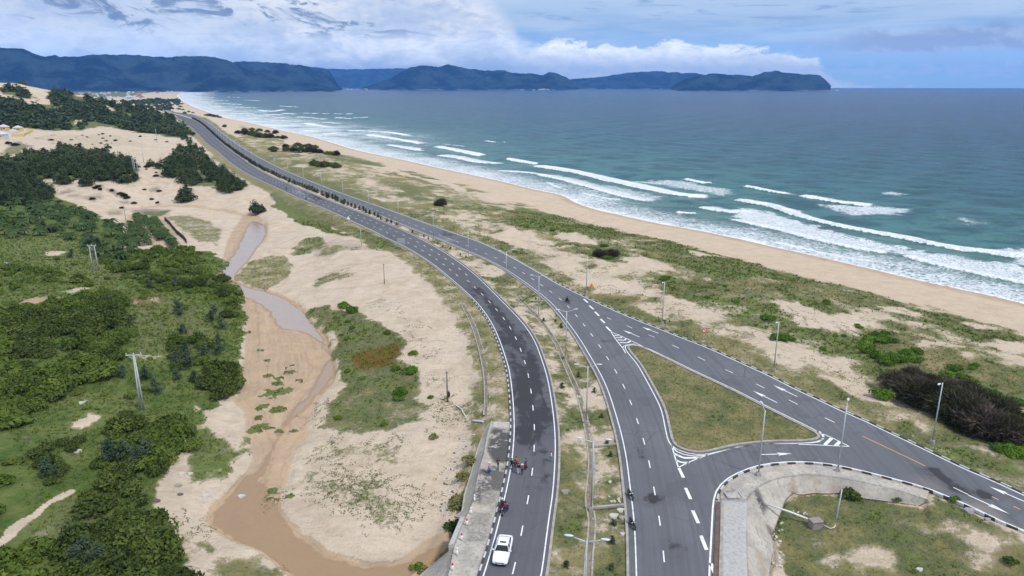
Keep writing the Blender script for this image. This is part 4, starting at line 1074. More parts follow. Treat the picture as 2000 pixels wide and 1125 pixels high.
# ------------------------------------------------------------------ roads, kerbs and painted markings
def asphalt(name, stains):
    m = bpy.data.materials.new(name); m.use_nodes = True
    N = NT(m.node_tree); b = N.n['Principled BSDF']
    P = N.node('ShaderNodeNewGeometry').outputs['Position']
    big = N.noise(P, 0.045, 5, 0.6); mid = N.noise(P, 0.4, 6, 0.65); gr = N.noise(P, 7, 3, 0.7)
    uv = N.node('ShaderNodeUVMap').outputs[0]
    su = N.node('ShaderNodeSeparateXYZ'); N.l.new(uv, su.inputs[0])
    strk = N.noise(N.comb(N.math('MULTIPLY', su.outputs[0], 0.02), N.math('MULTIPLY', su.outputs[1], 1.7), 0.0), 1.0, 4, 0.6)
    c = N.mix(N.sstep(big, 0.35, 0.65), (0.118, 0.122, 0.138), (0.145, 0.148, 0.162))
    c = N.mix(N.math('MULTIPLY', N.sstep(strk, 0.42, 0.62), 0.55), c, (0.090, 0.090, 0.098))
    c = N.mix(N.math('MULTIPLY', N.sstep(mid, 0.5, 0.75), 0.35), c, (0.088, 0.088, 0.096))
    c = N.mix(N.math('MULTIPLY', N.sstep(gr, 0.5, 0.8), 0.30), c, (0.22, 0.22, 0.23))
    crk = N.node('ShaderNodeTexVoronoi', feature='DISTANCE_TO_EDGE'); crk.inputs['Scale'].default_value = 0.16
    N.l.new(N.math('ADD', P, 0.0) if False else P, crk.inputs['Vector'])
    c = N.mix(N.math('MULTIPLY', N.sstep(crk.outputs['Distance'], 0.012, 0.003), N.math('MULTIPLY', N.sstep(big, 0.45, 0.6), 0.6)), c, (0.045, 0.045, 0.05))
    c = N.mix(N.math('MULTIPLY', N.sstep(N.noise(P, 0.16, 3, 0.5), 0.60, 0.63), 0.28), c, (0.075, 0.075, 0.082))
    rgh = 0.85
    if stains:
        st = N.attr('stain')
        sn = N.math('ADD', N.math('MULTIPLY', mid, 0.6), N.math('MULTIPLY', N.noise(N.comb(N.math('MULTIPLY', su.outputs[0], 0.10), N.math('MULTIPLY', su.outputs[1], 0.45), 0.0), 1.0, 5, 0.6, 0.6), 0.7))
        k = N.sstep(N.math('ADD', st, N.math('MULTIPLY', N.math('SUBTRACT', sn, 0.64), 2.2)), 0.55, 0.85)
        k = N.math('MULTIPLY', k, N.sstep(st, 0.0, 0.2))
        c = N.mix(N.math('MULTIPLY', st, 0.35), c, (0.070, 0.066, 0.074))
        c = N.mix(N.math('MULTIPLY', k, 0.82), c, (0.030, 0.028, 0.031))
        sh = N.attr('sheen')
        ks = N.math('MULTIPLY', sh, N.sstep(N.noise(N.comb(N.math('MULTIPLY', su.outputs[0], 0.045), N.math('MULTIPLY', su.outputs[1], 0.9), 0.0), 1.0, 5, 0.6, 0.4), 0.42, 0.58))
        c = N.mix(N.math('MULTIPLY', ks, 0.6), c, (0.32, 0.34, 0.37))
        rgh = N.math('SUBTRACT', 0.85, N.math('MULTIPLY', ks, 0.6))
    sd = N.attr('sandy')
    c = N.mix(N.math('MULTIPLY', sd, N.sstep(mid, 0.3, 0.6)), c, (0.34, 0.28, 0.21))
    N.l.new(c, b.inputs['Base Color'])
    N.put(b.inputs['Roughness'], rgh)
    b.inputs['Specular IOR Level'].default_value = 0.3
    bp = N.node('ShaderNodeBump'); bp.inputs['Strength'].default_value = 0.25; bp.inputs['Distance'].default_value = 0.03
    N.l.new(gr, bp.inputs['Height']); N.l.new(bp.outputs[0], b.inputs['Normal'])
    return m
ASPH = asphalt('asphalt', True)
ASPHL = asphalt('worn_asphalt', True)
for n_ in ASPHL.node_tree.nodes:
    if n_.type == 'MIX' and n_.inputs[6].default_value[2] > 0.13 and not n_.inputs[6].is_linked:
        n_.inputs[6].default_value = (0.098, 0.099, 0.112, 1); n_.inputs[7].default_value = (0.125, 0.126, 0.138, 1)

def strip_mesh(name, A, B, na, nb, z):
    """surface between two edge lines; uv = metres along, metres across"""
    A = resample(A, n=na); B = resample(B, n=na)
    t = np.linspace(0, 1, nb)
    co = A[:, None] * (1 - t)[None, :, None] + B[:, None] * t[None, :, None]
    mid_ = (A + B) / 2
    s = np.concatenate([[0], np.cumsum(np.linalg.norm(np.diff(mid_, axis=0), axis=1))])
    w = np.linalg.norm(B - A, axis=1)
    uvv = np.stack([np.repeat(s[:, None], nb, 1), t[None] * w[:, None]], -1).reshape(-1, 2)
    idx = np.arange(na * nb).reshape(na, nb)
    F = np.stack([idx[:-1, :-1], idx[:-1, 1:], idx[1:, 1:], idx[1:, :-1]], -1).reshape(-1, 4)
    c3 = np.concatenate([co.reshape(-1, 2), np.full((na * nb, 1), z)], 1)
    me = np_mesh(name, c3, F)
    uvl = me.uv_layers.new(name='UVMap')
    uvl.data.foreach_set('uv', uvv[F.ravel()].astype(np.float32).ravel())
    return me, c3
def pair(A, B):
    """second edge re-sampled so that each rung is the shortest way across"""
    A = resample(A, 3.0)
    Bd = resample(B, 0.5)
    k = np.array([np.argmin(((Bd - a) ** 2).sum(1)) for a in A])
    k = np.maximum.accumulate(k)
    return A, Bd[k]
def strip_pairs(name, A, B, nb, z):
    t = np.linspace(0, 1, nb); na = len(A)
    co = A[:, None] * (1 - t)[None, :, None] + B[:, None] * t[None, :, None]
    mid_ = (A + B) / 2
    s = np.concatenate([[0], np.cumsum(np.linalg.norm(np.diff(mid_, axis=0), axis=1))])
    w = np.linalg.norm(B - A, axis=1)
    uvv = np.stack([np.repeat(s[:, None], nb, 1), t[None] * w[:, None]], -1).reshape(-1, 2)
    idx = np.arange(na * nb).reshape(na, nb)
    F = np.stack([idx[:-1, :-1], idx[:-1, 1:], idx[1:, 1:], idx[1:, :-1]], -1).reshape(-1, 4)
    c3 = np.concatenate([co.reshape(-1, 2), np.full((na * nb, 1), z)], 1)
    me = np_mesh(name, c3, F)
    uvl = me.uv_layers.new(name='UVMap')
    uvl.data.foreach_set('uv', uvv[F.ravel()].astype(np.float32).ravel())
    return me, c3
LA, LB = pair(Lw_left[::-1], Lw_right[::-1])
lme, lc = strip_pairs('road', LA, LB, 9, 0.0)
x, y = lc[:, 0], lc[:, 1]
stain = np.zeros(len(x))
for pts, a in [([(900, 560), (950, 560), (1040, 660), (1075, 760), (1090, 860), (1000, 880), (998, 800), (985, 700), (940, 600)], 0.75), ([(1000, 700), (1050, 700), (1080, 800), (1088, 860), (1000, 880), (1000, 780)], 0.95), ([(998, 860), (1040, 850), (1090, 880), (1085, 960), (1050, 960), (1040, 900), (1000, 900)], 0.55), ([(1000, 940), (1060, 940), (1050, 1000), (1020, 1090), (1005, 1090), (1020, 1000)], 0.45), ([(760, 470), (900, 520), (950, 560), (900, 560), (830, 500)], 0.35), ([(575, 365), (620, 375), (640, 392), (600, 390)], 0.8)]:
    stain = np.maximum(stain, a * sst(sdist(x, y, atl(pts), 30), -2.5, 2.5))
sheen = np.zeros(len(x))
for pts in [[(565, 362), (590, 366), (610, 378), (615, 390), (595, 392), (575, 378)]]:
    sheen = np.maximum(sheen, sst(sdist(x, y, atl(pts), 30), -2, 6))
add_attr(lme, 'stain', stain); add_attr(lme, 'sheen', sheen); add_attr(lme, 'sandy', np.zeros(len(x)))
ROADL = tag(link('road', lme, ASPHL), 'left carriageway with dark tar patches and people walking on it', 'road', None, 'structure')

# right carriageway, slip ramp and the link road round the traffic island: one sheet with a hole
def fill(name, outer, hole, z, uvline, mat):
    rings = [[Vector((p[0], p[1], 0)) for p in outer]] + ([[Vector((p[0], p[1], 0)) for p in hole]] if hole is not None else [])
    tris = tessellate_polygon(rings)
    co = [v for r in rings for v in r]
    bm = bmesh.new()
    vs = [bm.verts.new((v.x, v.y, z)) for v in co]
    for t in tris:
        try: bm.faces.new([vs[i] for i in t])
        except ValueError: pass
    bmesh.ops.recalc_face_normals(bm, faces=bm.faces)
    for f in bm.faces:
        if f.normal.z < 0: f.normal_flip()
    # cut into a grid so that wear can be stored on the corners
    ys = np.array([v.co.y for v in bm.verts]); xs = np.array([v.co.x for v in bm.verts])
    for yv in np.concatenate([np.arange(56, 200, 3.0), np.arange(200, 420, 8.0)]):
        bmesh.ops.bisect_plane(bm, geom=bm.verts[:] + bm.edges[:] + bm.faces[:], plane_co=(0, yv, 0), plane_no=(0, 1, 0))
    for xv in np.arange(-60, 120, 3.0):
        bmesh.ops.bisect_plane(bm, geom=bm.verts[:] + bm.edges[:] + bm.faces[:], plane_co=(xv, 0, 0), plane_no=(1, 0, 0))
    me = bpy.data.meshes.new(name); bm.to_mesh(me); bm.free()
    return me
outer = np.concatenate([Rw_left, CONNw, Rw_right[::-1]])
rme = fill('road', outer, ISLw, 0.0, None, ASPH)
co = np.empty(len(rme.vertices) * 3, np.float32); rme.vertices.foreach_get('co', co); co = co.reshape(-1, 3)
x, y = co[:, 0].astype(float), co[:, 1].astype(float)
stain = np.zeros(len(x)); sheen = np.zeros(len(x)); sandy = np.zeros(len(x))
for pts, a in [([(1172, 672), (1185, 690), (1215, 750), (1250, 840), (1262, 900), (1245, 900), (1225, 820), (1190, 730)], 0.6), ([(1262, 960), (1285, 965), (1285, 985), (1268, 980)], 1.0), ([(1305, 1050), (1318, 1050), (1318, 1100), (1308, 1100)], 0.8), ([(860, 445), (880, 455), (905, 470), (880, 470), (855, 456)], 0.7), ([(1800, 912), (1830, 912), (1940, 970), (1925, 980), (1870, 965), (1795, 920)], 1.0)]:
    stain = np.maximum(stain, a * sst(sdist(x, y, atl(pts), 20), -0.8, 0.8))
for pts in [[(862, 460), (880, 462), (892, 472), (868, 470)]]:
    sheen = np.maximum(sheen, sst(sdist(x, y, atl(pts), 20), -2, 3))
for pts in [[(1800, 930), (1840, 945), (1848, 962), (1815, 955)], [(1850, 965), (1900, 985), (1960, 1015), (2000, 1035), (1990, 1040), (1900, 1000)]]:
    sandy = np.maximum(sandy, 0.7 * sst(sdist(x, y, atl(pts), 20), -1.0, 1.0))
add_attr(rme, 'stain', stain); add_attr(rme, 'sheen', sheen); add_attr(rme, 'sandy', sandy)
# uv: along / across the right carriageway
ref = resample(Rw_left[::-1], 1.0); sref = np.arange(len(ref)) * 1.0
uvv = np.zeros((len(x), 2))
for s in range(0, len(x), 2000):
    d = ((x[s:s + 2000, None] - ref[None, :, 0]) ** 2 + (y[s:s + 2000, None] - ref[None, :, 1]) ** 2)
    k = d.argmin(1); uvv[s:s + 2000, 0] = sref[k]; uvv[s:s + 2000, 1] = np.sqrt(d[np.arange(len(k)), k])
uvl = rme.uv_layers.new(name='UVMap')
li = np.empty(len(rme.loops), np.int32); rme.loops.foreach_get('vertex_index', li)
uvl.data.foreach_set('uv', uvv[li].astype(np.float32).ravel())
ROADR = tag(link('road', rme, ASPH), 'right carriageway with its slip road round the grass island', 'road', None, 'structure')

# ---- paint
def paint_mat(name, col):
    m = bpy.data.materials.new(name); m.use_nodes = True
    N = NT(m.node_tree); b = N.n['Principled BSDF']
    P = N.node('ShaderNodeNewGeometry').outputs['Position']
    n = N.noise(P, 1.4, 6, 0.7)
    c = N.mix(N.math('MULTIPLY', N.sstep(n, 0.50, 0.74), 0.75), col, (0.17, 0.17, 0.18))
    N.l.new(c, b.inputs['Base Color']); b.inputs['Roughness'].default_value = 0.6
    return m
WHITE = paint_mat('white_road_paint', (0.78, 0.78, 0.78)); YEL = paint_mat('yellow_road_paint', (0.62, 0.40, 0.06))
PZ = 0.012
def ribbon(mb, line, w, z=PZ):
    l = offset_line(line, w / 2); r = offset_line(line, -w / 2)
    for i in range(len(line) - 1):
        mb.quadface([(r[i][0], r[i][1], z), (r[i + 1][0], r[i + 1][1], z), (l[i + 1][0], l[i + 1][1], z), (l[i][0], l[i][1], z)])
def wnear(p): return 0.16
def edge_line(name, line, inset, parent, w=0.15):
    mb = MB(); ribbon(mb, resample(offset_line(line, inset), 2.0), w); return mb.build(name, WHITE, parent)
edge_line('edge_line', Lw_left, 0.45, ROADL); edge_line('edge_line', Lw_right, -0.45, ROADL)
edge_line('edge_line', Rw_left, 0.75, ROADR); edge_line('edge_line', Rw_right, -0.35, ROADR, 0.2); edge_line('edge_line', CONNw, 0.30, ROADR, 0.2)
def dashes(mb, line, s0, s1, per, ln, w=0.15):
    p = resample(line, 0.25); n = len(p)
    s = s0
    while s < s1:
        i = int(s / 0.25); j = int((s + ln) / 0.25)
        if j >= n: break
        ribbon(mb, p[i:j + 1:2] if j - i > 4 else p[i:j + 1], w); s += per
def centre(A, B, f):
    A, B = pair(A, B); return A * (1 - f) + B * f
mb = MB()
near = lambda line, y: int(np.argmin(np.abs(line[:, 1] - y)))
cl = chaikin(centre(Lw_left[::-1], Lw_right[::-1], 0.5), 1)
i = near(cl, 190)
q = cl[:i]; L_ = np.linalg.norm(np.diff(q, axis=0), axis=1).sum()
# phase from a measured dash at (2.5, 85.1)
qs = resample(q, 0.25); s_ref = 0.25 * np.argmin(((qs - np.array([2.5, 85.1])) ** 2).sum(1)) - 1.0
dashes(mb, q, s_ref % 6.6, L_, 6.6, 2.0)
for f in (0.36, 0.68):
    c2 = centre(Lw_left[::-1], Lw_right[::-1], f); k = near(c2, 186); q2 = chaikin(c2[k:], 1)
    dashes(mb, q2, 2.0, 900, 6.6, 2.0, 0.17)
c3_ = centre(Rw_left[::-1], offset_line(Rw_left, 7.6)[::-1], 0.5)
cr = chaikin(np.array(c3_), 1)
qs = resample(cr, 0.25); s_ref = 0.25 * np.argmin(((qs - at(1272, 907)) ** 2).sum(1)) - 1.0
dashes(mb, cr, s_ref % 6.6, 1100, 6.6, 2.0)
c4 = centre(Rw_right, offset_line(Rw_right, -7.2), 0.5)
rd = MB()
mb.build('lane_dashes', WHITE, ROADL)
mb = MB()
def seg(mb, a, b, w):
    a = at(*a); b = at(*b); ribbon(mb, np.array([a, (a + b) / 2, b]), w)
for a, b in [((1185, 620), (1194, 624)), ((1224, 636), (1235, 641)), ((1267, 654), (1279, 659)), ((1313, 674), (1326, 680)), ((1363, 697), (1377, 704)), ((1417, 722), (1432, 729)), ((1477, 750), (1493, 758)), ((1541, 781), (1558, 790)), ((1611, 816), (1630, 825))]:
    seg(mb, a, b, 0.16)
for a, b in [((1140, 584), (1148, 591)), ((1151, 597), (1159, 604)), ((1162, 609), (1170, 617)), ((1173, 623), (1181, 631)), ((1184, 638), (1193, 647)), ((1326, 914), (1335, 933)), ((1339, 953), (1349, 975)), ((1353, 997), (1364, 1022)), ((1369, 1046), (1380, 1074)), ((1388, 1100), (1401, 1132))]:
    seg(mb, a, b, 0.42)
seg(mb, (1862, 952), (1891, 966), 0.16)
mb.build('junction_dashes', WHITE, ROADR)
mb = MB()
seg(mb, (1685, 852), (1807, 910), 0.16); seg(mb, (1937, 970), (1950, 976), 0.16); seg(mb, (1979, 989), (1993, 995), 0.16); seg(mb, (2020, 1008), (2040, 1018), 0.16)
mb.build('yellow_centre_line', YEL, ROADR)
def arrow(tip, tail):
    a = at(*tip); b = at(*tail); d = a - b; L = np.linalg.norm(d); d /= L; n = np.array((-d[1], d[0]))
    m = MB(); h = min(2.6, L * 0.48)
    e = a - d * h
    P_ = lambda q: (q[0], q[1], PZ)
    m.quadface([P_(b - n * .10), P_(e + d * 0.3 - n * .10), P_(e + d * 0.3 + n * .10), P_(b + n * .10)])
    m.quadface([P_(a), P_(e + n * .42 + d * 0.0), P_(e + d * 0.3), P_(e - n * .42)])
    o = m.build('direction_arrow', WHITE, ROADR)
for tip, tail in [((1254, 638.5), (1286, 651)), ((1217, 645), (1249, 658)), ((1470, 763), (1518, 786.5)), ((1510, 752), (1557, 774.5)), ((1547, 886), (1487, 888)), ((1972, 1004), (1891, 967)), ((1932, 950), (2002, 980))]:
    arrow(tip, tail)
# chevrons at both noses and the corner of the island
mb = MB()
def pline(pts, w): ribbon(mb, resample(atl(pts), 0.5), w)
pline([(1193, 648), (1205, 666), (1217, 681), (1222, 690)], 0.18); pline([(1193, 648), (1215, 657.5), (1234, 666), (1250, 674), (1300, 697)], 0.18)
for a, b, c in [((1200, 655), (1206, 655.5), (1208, 653)), ((1203, 659), (1212.5, 660), (1215, 656.5)), ((1206, 664), (1219.5, 664.5), (1224, 660.5)), ((1210, 669), (1226, 669.5), (1233, 665))]:
    pline([a, b], 0.42); pline([b, c], 0.42)
pline([(1216, 680), (1218, 676), (1226, 673), (1240, 671.5)], 0.16)
pline([(1312, 870), (1318, 892), (1325, 913)], 0.18); pline([(1325, 913), (1345, 903), (1364, 895), (1384, 888)], 0.18)
pline([(1312, 872), (1322, 882), (1335, 887.5), (1355, 891), (1384, 889)], 0.2)
pline([(1317, 886), (1335, 894.5), (1368, 894)], 0.45); pline([(1321, 899), (1332, 904), (1346, 903.5)], 0.4)
pline([(1384, 888), (1405, 882.5), (1440, 873), (1500, 866.5), (1550, 866.5), (1585, 865)], 0.17)
pline([(1585, 865), (1600, 863), (1608, 857), (1609, 850), (1600, 842)], 0.17)
pline([(1592, 841), (1625, 855), (1659, 872)], 0.18); pline([(1659, 872), (1630, 871), (1595, 869), (1560, 868)], 0.18)
pline([(1611, 869), (1624, 856)], 0.5); pline([(1632, 870.5), (1640, 863)], 0.5)
isl_in = offset_line(np.concatenate([ISLw, ISLw[:1]]), -0.0)
mb.build('chevron_markings', WHITE, ROADR)
# island edge lines
mb = MB()
cen = ISLw.mean(0)
def off_closed(poly, d):
    q = np.concatenate([poly[-2:], poly, poly[:2]])
    ar = 0.5 * np.sum(poly[:, 0] * np.roll(poly[:, 1], -1) - np.roll(poly[:, 0], -1) * poly[:, 1])
    return offset_line(q, d if ar < 0 else -d)[2:-2]
ol = off_closed(ISLw, 0.45)
ribbon(mb, resample(np.concatenate([ol, ol[:1]]), 1.0), 0.16)
mb.build('edge_line', WHITE, ROADR)

# ---- kerbs
CONC = simple_mat('kerb_concrete', (0.40, 0.37, 0.33), 0.9, 0, 0.6, 1.2)
BLK = simple_mat('black_kerb_paint', (0.06, 0.06, 0.062), 0.7, 0, 0.3, 3); WHT = simple_mat('white_kerb_paint', (0.58, 0.58, 0.57), 0.7, 0, 0.35, 3)
def kerb(line, off0, off1, h, mats, label, seg_len=None, step=2.0, lo=-0.25):
    a = resample(offset_line(line, off0), step); n = len(a)
    b = resample(offset_line(line, off1), n=n)
    m = MB()
    for i in range(n - 1):
        k = (i % 2) if len(mats) > 1 else 0
        p = [a[i], a[i + 1], b[i + 1], b[i]]
        top_ = [(q[0], q[1], h) for q in p]
        m.quadface(top_ if off1 > off0 else top_[::-1], k)
        m.quadface([(a[i][0], a[i][1], lo), (a[i + 1][0], a[i + 1][1], lo), (a[i + 1][0], a[i + 1][1], h), (a[i][0], a[i][1], h)], k)
        m.quadface([(b[i][0], b[i][1], lo), (b[i + 1][0], b[i + 1][1], lo), (b[i + 1][0], b[i + 1][1], h), (b[i][0], b[i][1], h)], k)
    return tag(m.build('kerb', mats), label, 'kerb', None, 'structure')
def part_of(line, y0, y1):
    m = (line[:, 1] >= y0) & (line[:, 1] <= y1); return line[m]
kerb(part_of(Lw_left, 40, 165), 0.0, -0.19, 0.12, [WHT, BLK], 'black and white kerb along the left carriageway', None, 1.1)
kerb(part_of(Lw_left, 165, 1300), 0.0, -0.25, 0.05, [CONC], 'low kerb along the far left carriageway')
kerb(Lw_right, 0.0, 0.3, 0.10, [CONC], 'median kerb of the left carriageway')
kerb(Rw_left, 0.0, -0.3, 0.10, [CONC], 'median kerb of the right carriageway')
kerb(part_of(Rw_right, 20, 185), 0.0, 0.19, 0.12, [WHT, BLK], 'black and white kerb along the slip road', None, 1.3)
kerb(part_of(Rw_right, 185, 1300), 0.0, 0.25, 0.05, [CONC], 'low kerb along the far right carriageway')
ci = int(np.argmin(((CONNw - at(1398, 975)) ** 2).sum(1)))
kerb(CONNw[ci:], 0.0, -0.18, 0.12, [WHT, BLK], 'black and white kerb round the inside of the link road', None, 1.2)
# gutter and kerb of the straight stretch
mG = MB(); gl_ = resample(CONNw[:ci], 1.0)
ribbon(mG, offset_line(gl_, -0.35), 0.55, 0.02)
tag(mG.build('gutter', simple_mat('rusty_gutter', (0.16, 0.11, 0.085), 0.9, 0, 0.6, 1.0)), 'brown silted gutter beside the link road', 'gutter', None, 'structure')
kerb(CONNw[:ci], -0.65, -0.95, 0.12, [CONC], 'grey kerb behind the silted gutter')
icl = np.concatenate([ISLw, ISLw[:1]])
ia = off_closed(ISLw, -0.4)
m = MB(); n = len(ISLw)
for i in range(n):
    j = (i + 1) % n
    a0, a1, b0, b1 = ISLw[i], ISLw[j], ia[i], ia[j]
    m.quadface([(a0[0], a0[1], .15), (a1[0], a1[1], .15), (b1[0], b1[1], .15), (b0[0], b0[1], .15)])
    m.quadface([(a0[0], a0[1], -.2), (a1[0], a1[1], -.2), (a1[0], a1[1], .15), (a0[0], a0[1], .15)])
    m.quadface([(b0[0], b0[1], -.2), (b1[0], b1[1], -.2), (b1[0], b1[1], .15), (b0[0], b0[1], .15)])
tag(m.build('kerb', CONC), 'grey kerb round the grass traffic island', 'kerb', None, 'structure')
# ------------------------------------------------------------------ plants
def foliage_mat(name, c0, c1, c2, rough=0.75, trans=0.25):
    """leaf colours differ from leaf to leaf (attribute tone) and plant to plant"""
    m = bpy.data.materials.new(name); m.use_nodes = True
    N = NT(m.node_tree); b = N.n['Principled BSDF']; outn = N.n['Material Output']
    t = N.attr('tone'); oi = N.node('ShaderNodeObjectInfo').outputs['Random']
    P = N.node('ShaderNodeNewGeometry').outputs['Position']
    nz = N.noise(P, 0.22, 3, 0.6)
    x = N.math('ADD', N.math('MULTIPLY', t, 0.52), N.math('ADD', N.math('MULTIPLY', oi, 0.42), N.math('MULTIPLY', N.math('SUBTRACT', nz, 0.5), 0.8)))
    r = N.node('ShaderNodeValToRGB'); e = r.color_ramp.elements
    e[0].position = 0.05; e[0].color = (*c0, 1); e[1].position = 0.95; e[1].color = (*c2, 1)
    k = e.new(0.48); k.color = (*c1, 1)
    N.l.new(x, r.inputs[0]); N.l.new(r.outputs[0], b.inputs['Base Color'])
    b.inputs['Roughness'].default_value = rough; b.inputs['Specular IOR Level'].default_value = 0.2
    tr = N.node('ShaderNodeBsdfTranslucent'); N.l.new(r.outputs[0], tr.inputs['Color'])
    mx = N.node('ShaderNodeMixShader'); mx.inputs[0].default_value = trans
    N.l.new(b.outputs[0], mx.inputs[1]); N.l.new(tr.outputs[0], mx.inputs[2]); N.l.new(mx.outputs[0], outn.inputs['Surface'])
    return m
F_DARK = foliage_mat('dark_leaves', (0.044, 0.066, 0.014), (0.090, 0.125, 0.025), (0.17, 0.21, 0.045))
F_MID = foliage_mat('green_leaves', (0.056, 0.088, 0.014), (0.112, 0.165, 0.026), (0.21, 0.26, 0.05))
F_BRIGHT = foliage_mat('bright_leaves', (0.055, 0.125, 0.012), (0.115, 0.215, 0.022), (0.21, 0.32, 0.04))
F_PINE = foliage_mat('pine_needles', (0.034, 0.054, 0.024), (0.064, 0.094, 0.036), (0.12, 0.145, 0.062))
F_GREY = foliage_mat('grey_green_needles', (0.045, 0.075, 0.042), (0.085, 0.125, 0.068), (0.16, 0.20, 0.115))
F_TWIG = foliage_mat('purple_brown_twigs', (0.036, 0.040, 0.016), (0.076, 0.070, 0.036), (0.19, 0.14, 0.125))
F_PALM = foliage_mat('palm_fronds', (0.022, 0.048, 0.014), (0.052, 0.092, 0.026), (0.125, 0.160, 0.050))
F_TURF = foliage_mat('grass_blades', (0.15, 0.16, 0.050), (0.24, 0.235, 0.085), (0.34, 0.31, 0.15))
F_RUST = foliage_mat('rusty_weeds', (0.09, 0.045, 0.008), (0.17, 0.085, 0.014), (0.20, 0.14, 0.03))
BARK = simple_mat('bark', (0.13, 0.10, 0.08), 0.9, 0, 0.6, 4)

def lumps(seed, n, flat=1.0):
    r = np.random.default_rng(seed)
    c = []
    for i in range(n):
        a = r.uniform(0, 2 * math.pi); q = math.sqrt(r.uniform(0, 1)) * 0.62
        c.append((q * math.cos(a), q * math.sin(a), r.uniform(0.22, 0.62) * flat * (1.15 - q * 0.7), r.uniform(0.30, 0.52)))
    return np.array(c)

def leaf_quads(pos, nrm, size, r, asp=0.6):
    n = len(pos)
    nrm = nrm + r.normal(0, 0.55, (n, 3)); nrm /= np.linalg.norm(nrm, axis=1)[:, None]
    t = r.normal(0, 1, (n, 3)); t -= (t * nrm).sum(1)[:, None] * nrm; t /= np.linalg.norm(t, axis=1)[:, None]
    b = np.cross(nrm, t)
    s = size * r.uniform(0.6, 1.4, n)[:, None]
    a = t * s; c = b * s * asp
    return np.stack([pos - a, pos - c * r.uniform(.7, 1.1, (n, 1)), pos + a, pos + c], 1)     # diamond shaped leaves

def shrub_arrays(seed, nleaf, lsize, nl=9, flat=1.0):
    """unit shrub: radius about 1, height about flat; returns quads (n,4,3), tone (n)"""
    r = np.random.default_rng(seed)
    L = lumps(seed, nl, flat)
    k = r.choice(nl, nleaf, p=(L[:, 3] ** 2) / (L[:, 3] ** 2).sum())
    d = r.normal(0, 1, (nleaf, 3)); d[:, 2] = np.abs(d[:, 2]) * 1.0 - 0.25 * (r.random(nleaf) < 0.5)
    d /= np.linalg.norm(d, axis=1)[:, None]
    rad_ = L[k, 3] * r.uniform(0.82, 1.10, nleaf) * (0.9 + 0.25 * np.sin(d[:, 0] * 7 + k) * np.sin(d[:, 1] * 6))
    pos = L[k, :3] + d * rad_[:, None] * np.array([1, 1, 0.85 * flat])
    pos[:, 2] = np.maximum(pos[:, 2], 0.02)
    q = leaf_quads(pos, d, lsize, r)
    tone = np.clip(0.35 + 0.35 * (L[k, 3] - 0.4) + r.normal(0, 0.16, nleaf) + 0.25 * (np.array(r.random(nl))[k] - 0.5), 0, 1)
    return q, tone

def cone_arrays(seed, nleaf, lsize, h=2.4, flatb=0.12, droop=0.0):
    """unit tree: radius about 1, height h, several leaders and ragged tiers"""
    r = np.random.default_rng(seed)
    nb = 16
    ba = r.uniform(0, 2 * math.pi, nb); bz = r.uniform(flatb, 0.92, nb); bl = (1.0 - bz ** 1.5) * r.uniform(0.65, 1.1, nb) + 0.08
    k = r.integers(0, nb, nleaf); s = r.uniform(0.1, 1, nleaf) ** 0.75
    top_ = r.random(nleaf) < 0.22
    x = np.where(top_, r.normal(0, .16, nleaf), np.cos(ba[k]) * bl[k] * s); y = np.where(top_, r.normal(0, .16, nleaf), np.sin(ba[k]) * bl[k] * s)
    z = np.where(top_, r.uniform(0.2, 1.0, nleaf) * h, (bz[k] + 0.16 * s - droop * s * s) * h)
    pos = np.stack([x, y, z], 1) + r.normal(0, 0.14, (nleaf, 3)) * np.array([1, 1, 1.1])
    pos[:, 2] = np.clip(pos[:, 2], 0.03, None)
    d = pos - np.array([0, 0, 0.4 * h]); d[:, 2] += 0.3; d /= np.linalg.norm(d, axis=1)[:, None] + 1e-6
    q = leaf_quads(pos, d, lsize, r, 0.45)
    for a_ in range(3):      # stem
        j_ = nleaf - 1 - a_; c_, s_ = math.cos(a_ * 1.05) * .05, math.sin(a_ * 1.05) * .05
        q[j_] = np.array([(-c_, -s_, 0), (c_, s_, 0), (c_ * .4, s_ * .4, h * .98), (-c_ * .4, -s_ * .4, h * .98)])
    tone = np.clip(0.35 + r.normal(0, 0.17, nleaf) + 0.25 * (np.array(r.random(nb))[k] - .5), 0, 1)
    return q, tone

def quads_mesh(name, q, tone):
    n = len(q)
    me = np_mesh(name, q.reshape(-1, 3), np.arange(4 * n).reshape(n, 4))
    add_attr(me, 'tone', np.repeat(tone, 4))
    return me

def scatter(pts, spacing, jit=0.45, z=None, density=1.0, raw=False):
    """jittered grid points inside a traced outline (returns x, y)"""
    poly = np.asarray(pts) if raw else gl(pts)
    x0, y0 = poly.min(0); x1, y1 = poly.max(0)
    gx, gy = np.meshgrid(np.arange(x0, x1, spacing), np.arange(y0, y1, spacing))
    gx = gx.ravel() + rng.uniform(-jit, jit, gx.size) * spacing; gy = gy.ravel() + rng.uniform(-jit, jit, gy.size) * spacing
    k = inside(gx, gy, poly) & (rng.random(gx.size) < density)
    return np.stack([gx[k], gy[k]], 1)

def realize(protos, P, S, SZ_):
    """copies of unit plants merged into one sheet of leaves (for uncountable growth only)"""
    qs, ts = [], []
    for (x, y), s, sz in zip(P, S, SZ_):
        q, t = protos[rng.integers(len(protos))]
        a = rng.uniform(0, 2 * math.pi); c, s_ = math.cos(a), math.sin(a)
        w = q.copy()
        w[..., 0] = (q[..., 0] * c - q[..., 1] * s_) * s + x; w[..., 1] = (q[..., 0] * s_ + q[..., 1] * c) * s + y
        w[..., 2] = q[..., 2] * sz
        qs.append(w); ts.append(np.clip(t + rng.normal(0, 0.13), 0, 1))
    q = np.concatenate(qs); t = np.concatenate(ts)
    cx = q[..., 0].mean(1); cy = q[..., 1].mean(1)
    q[..., 2] += hgt(cx, cy)[:, None] - 0.05
    return q, t

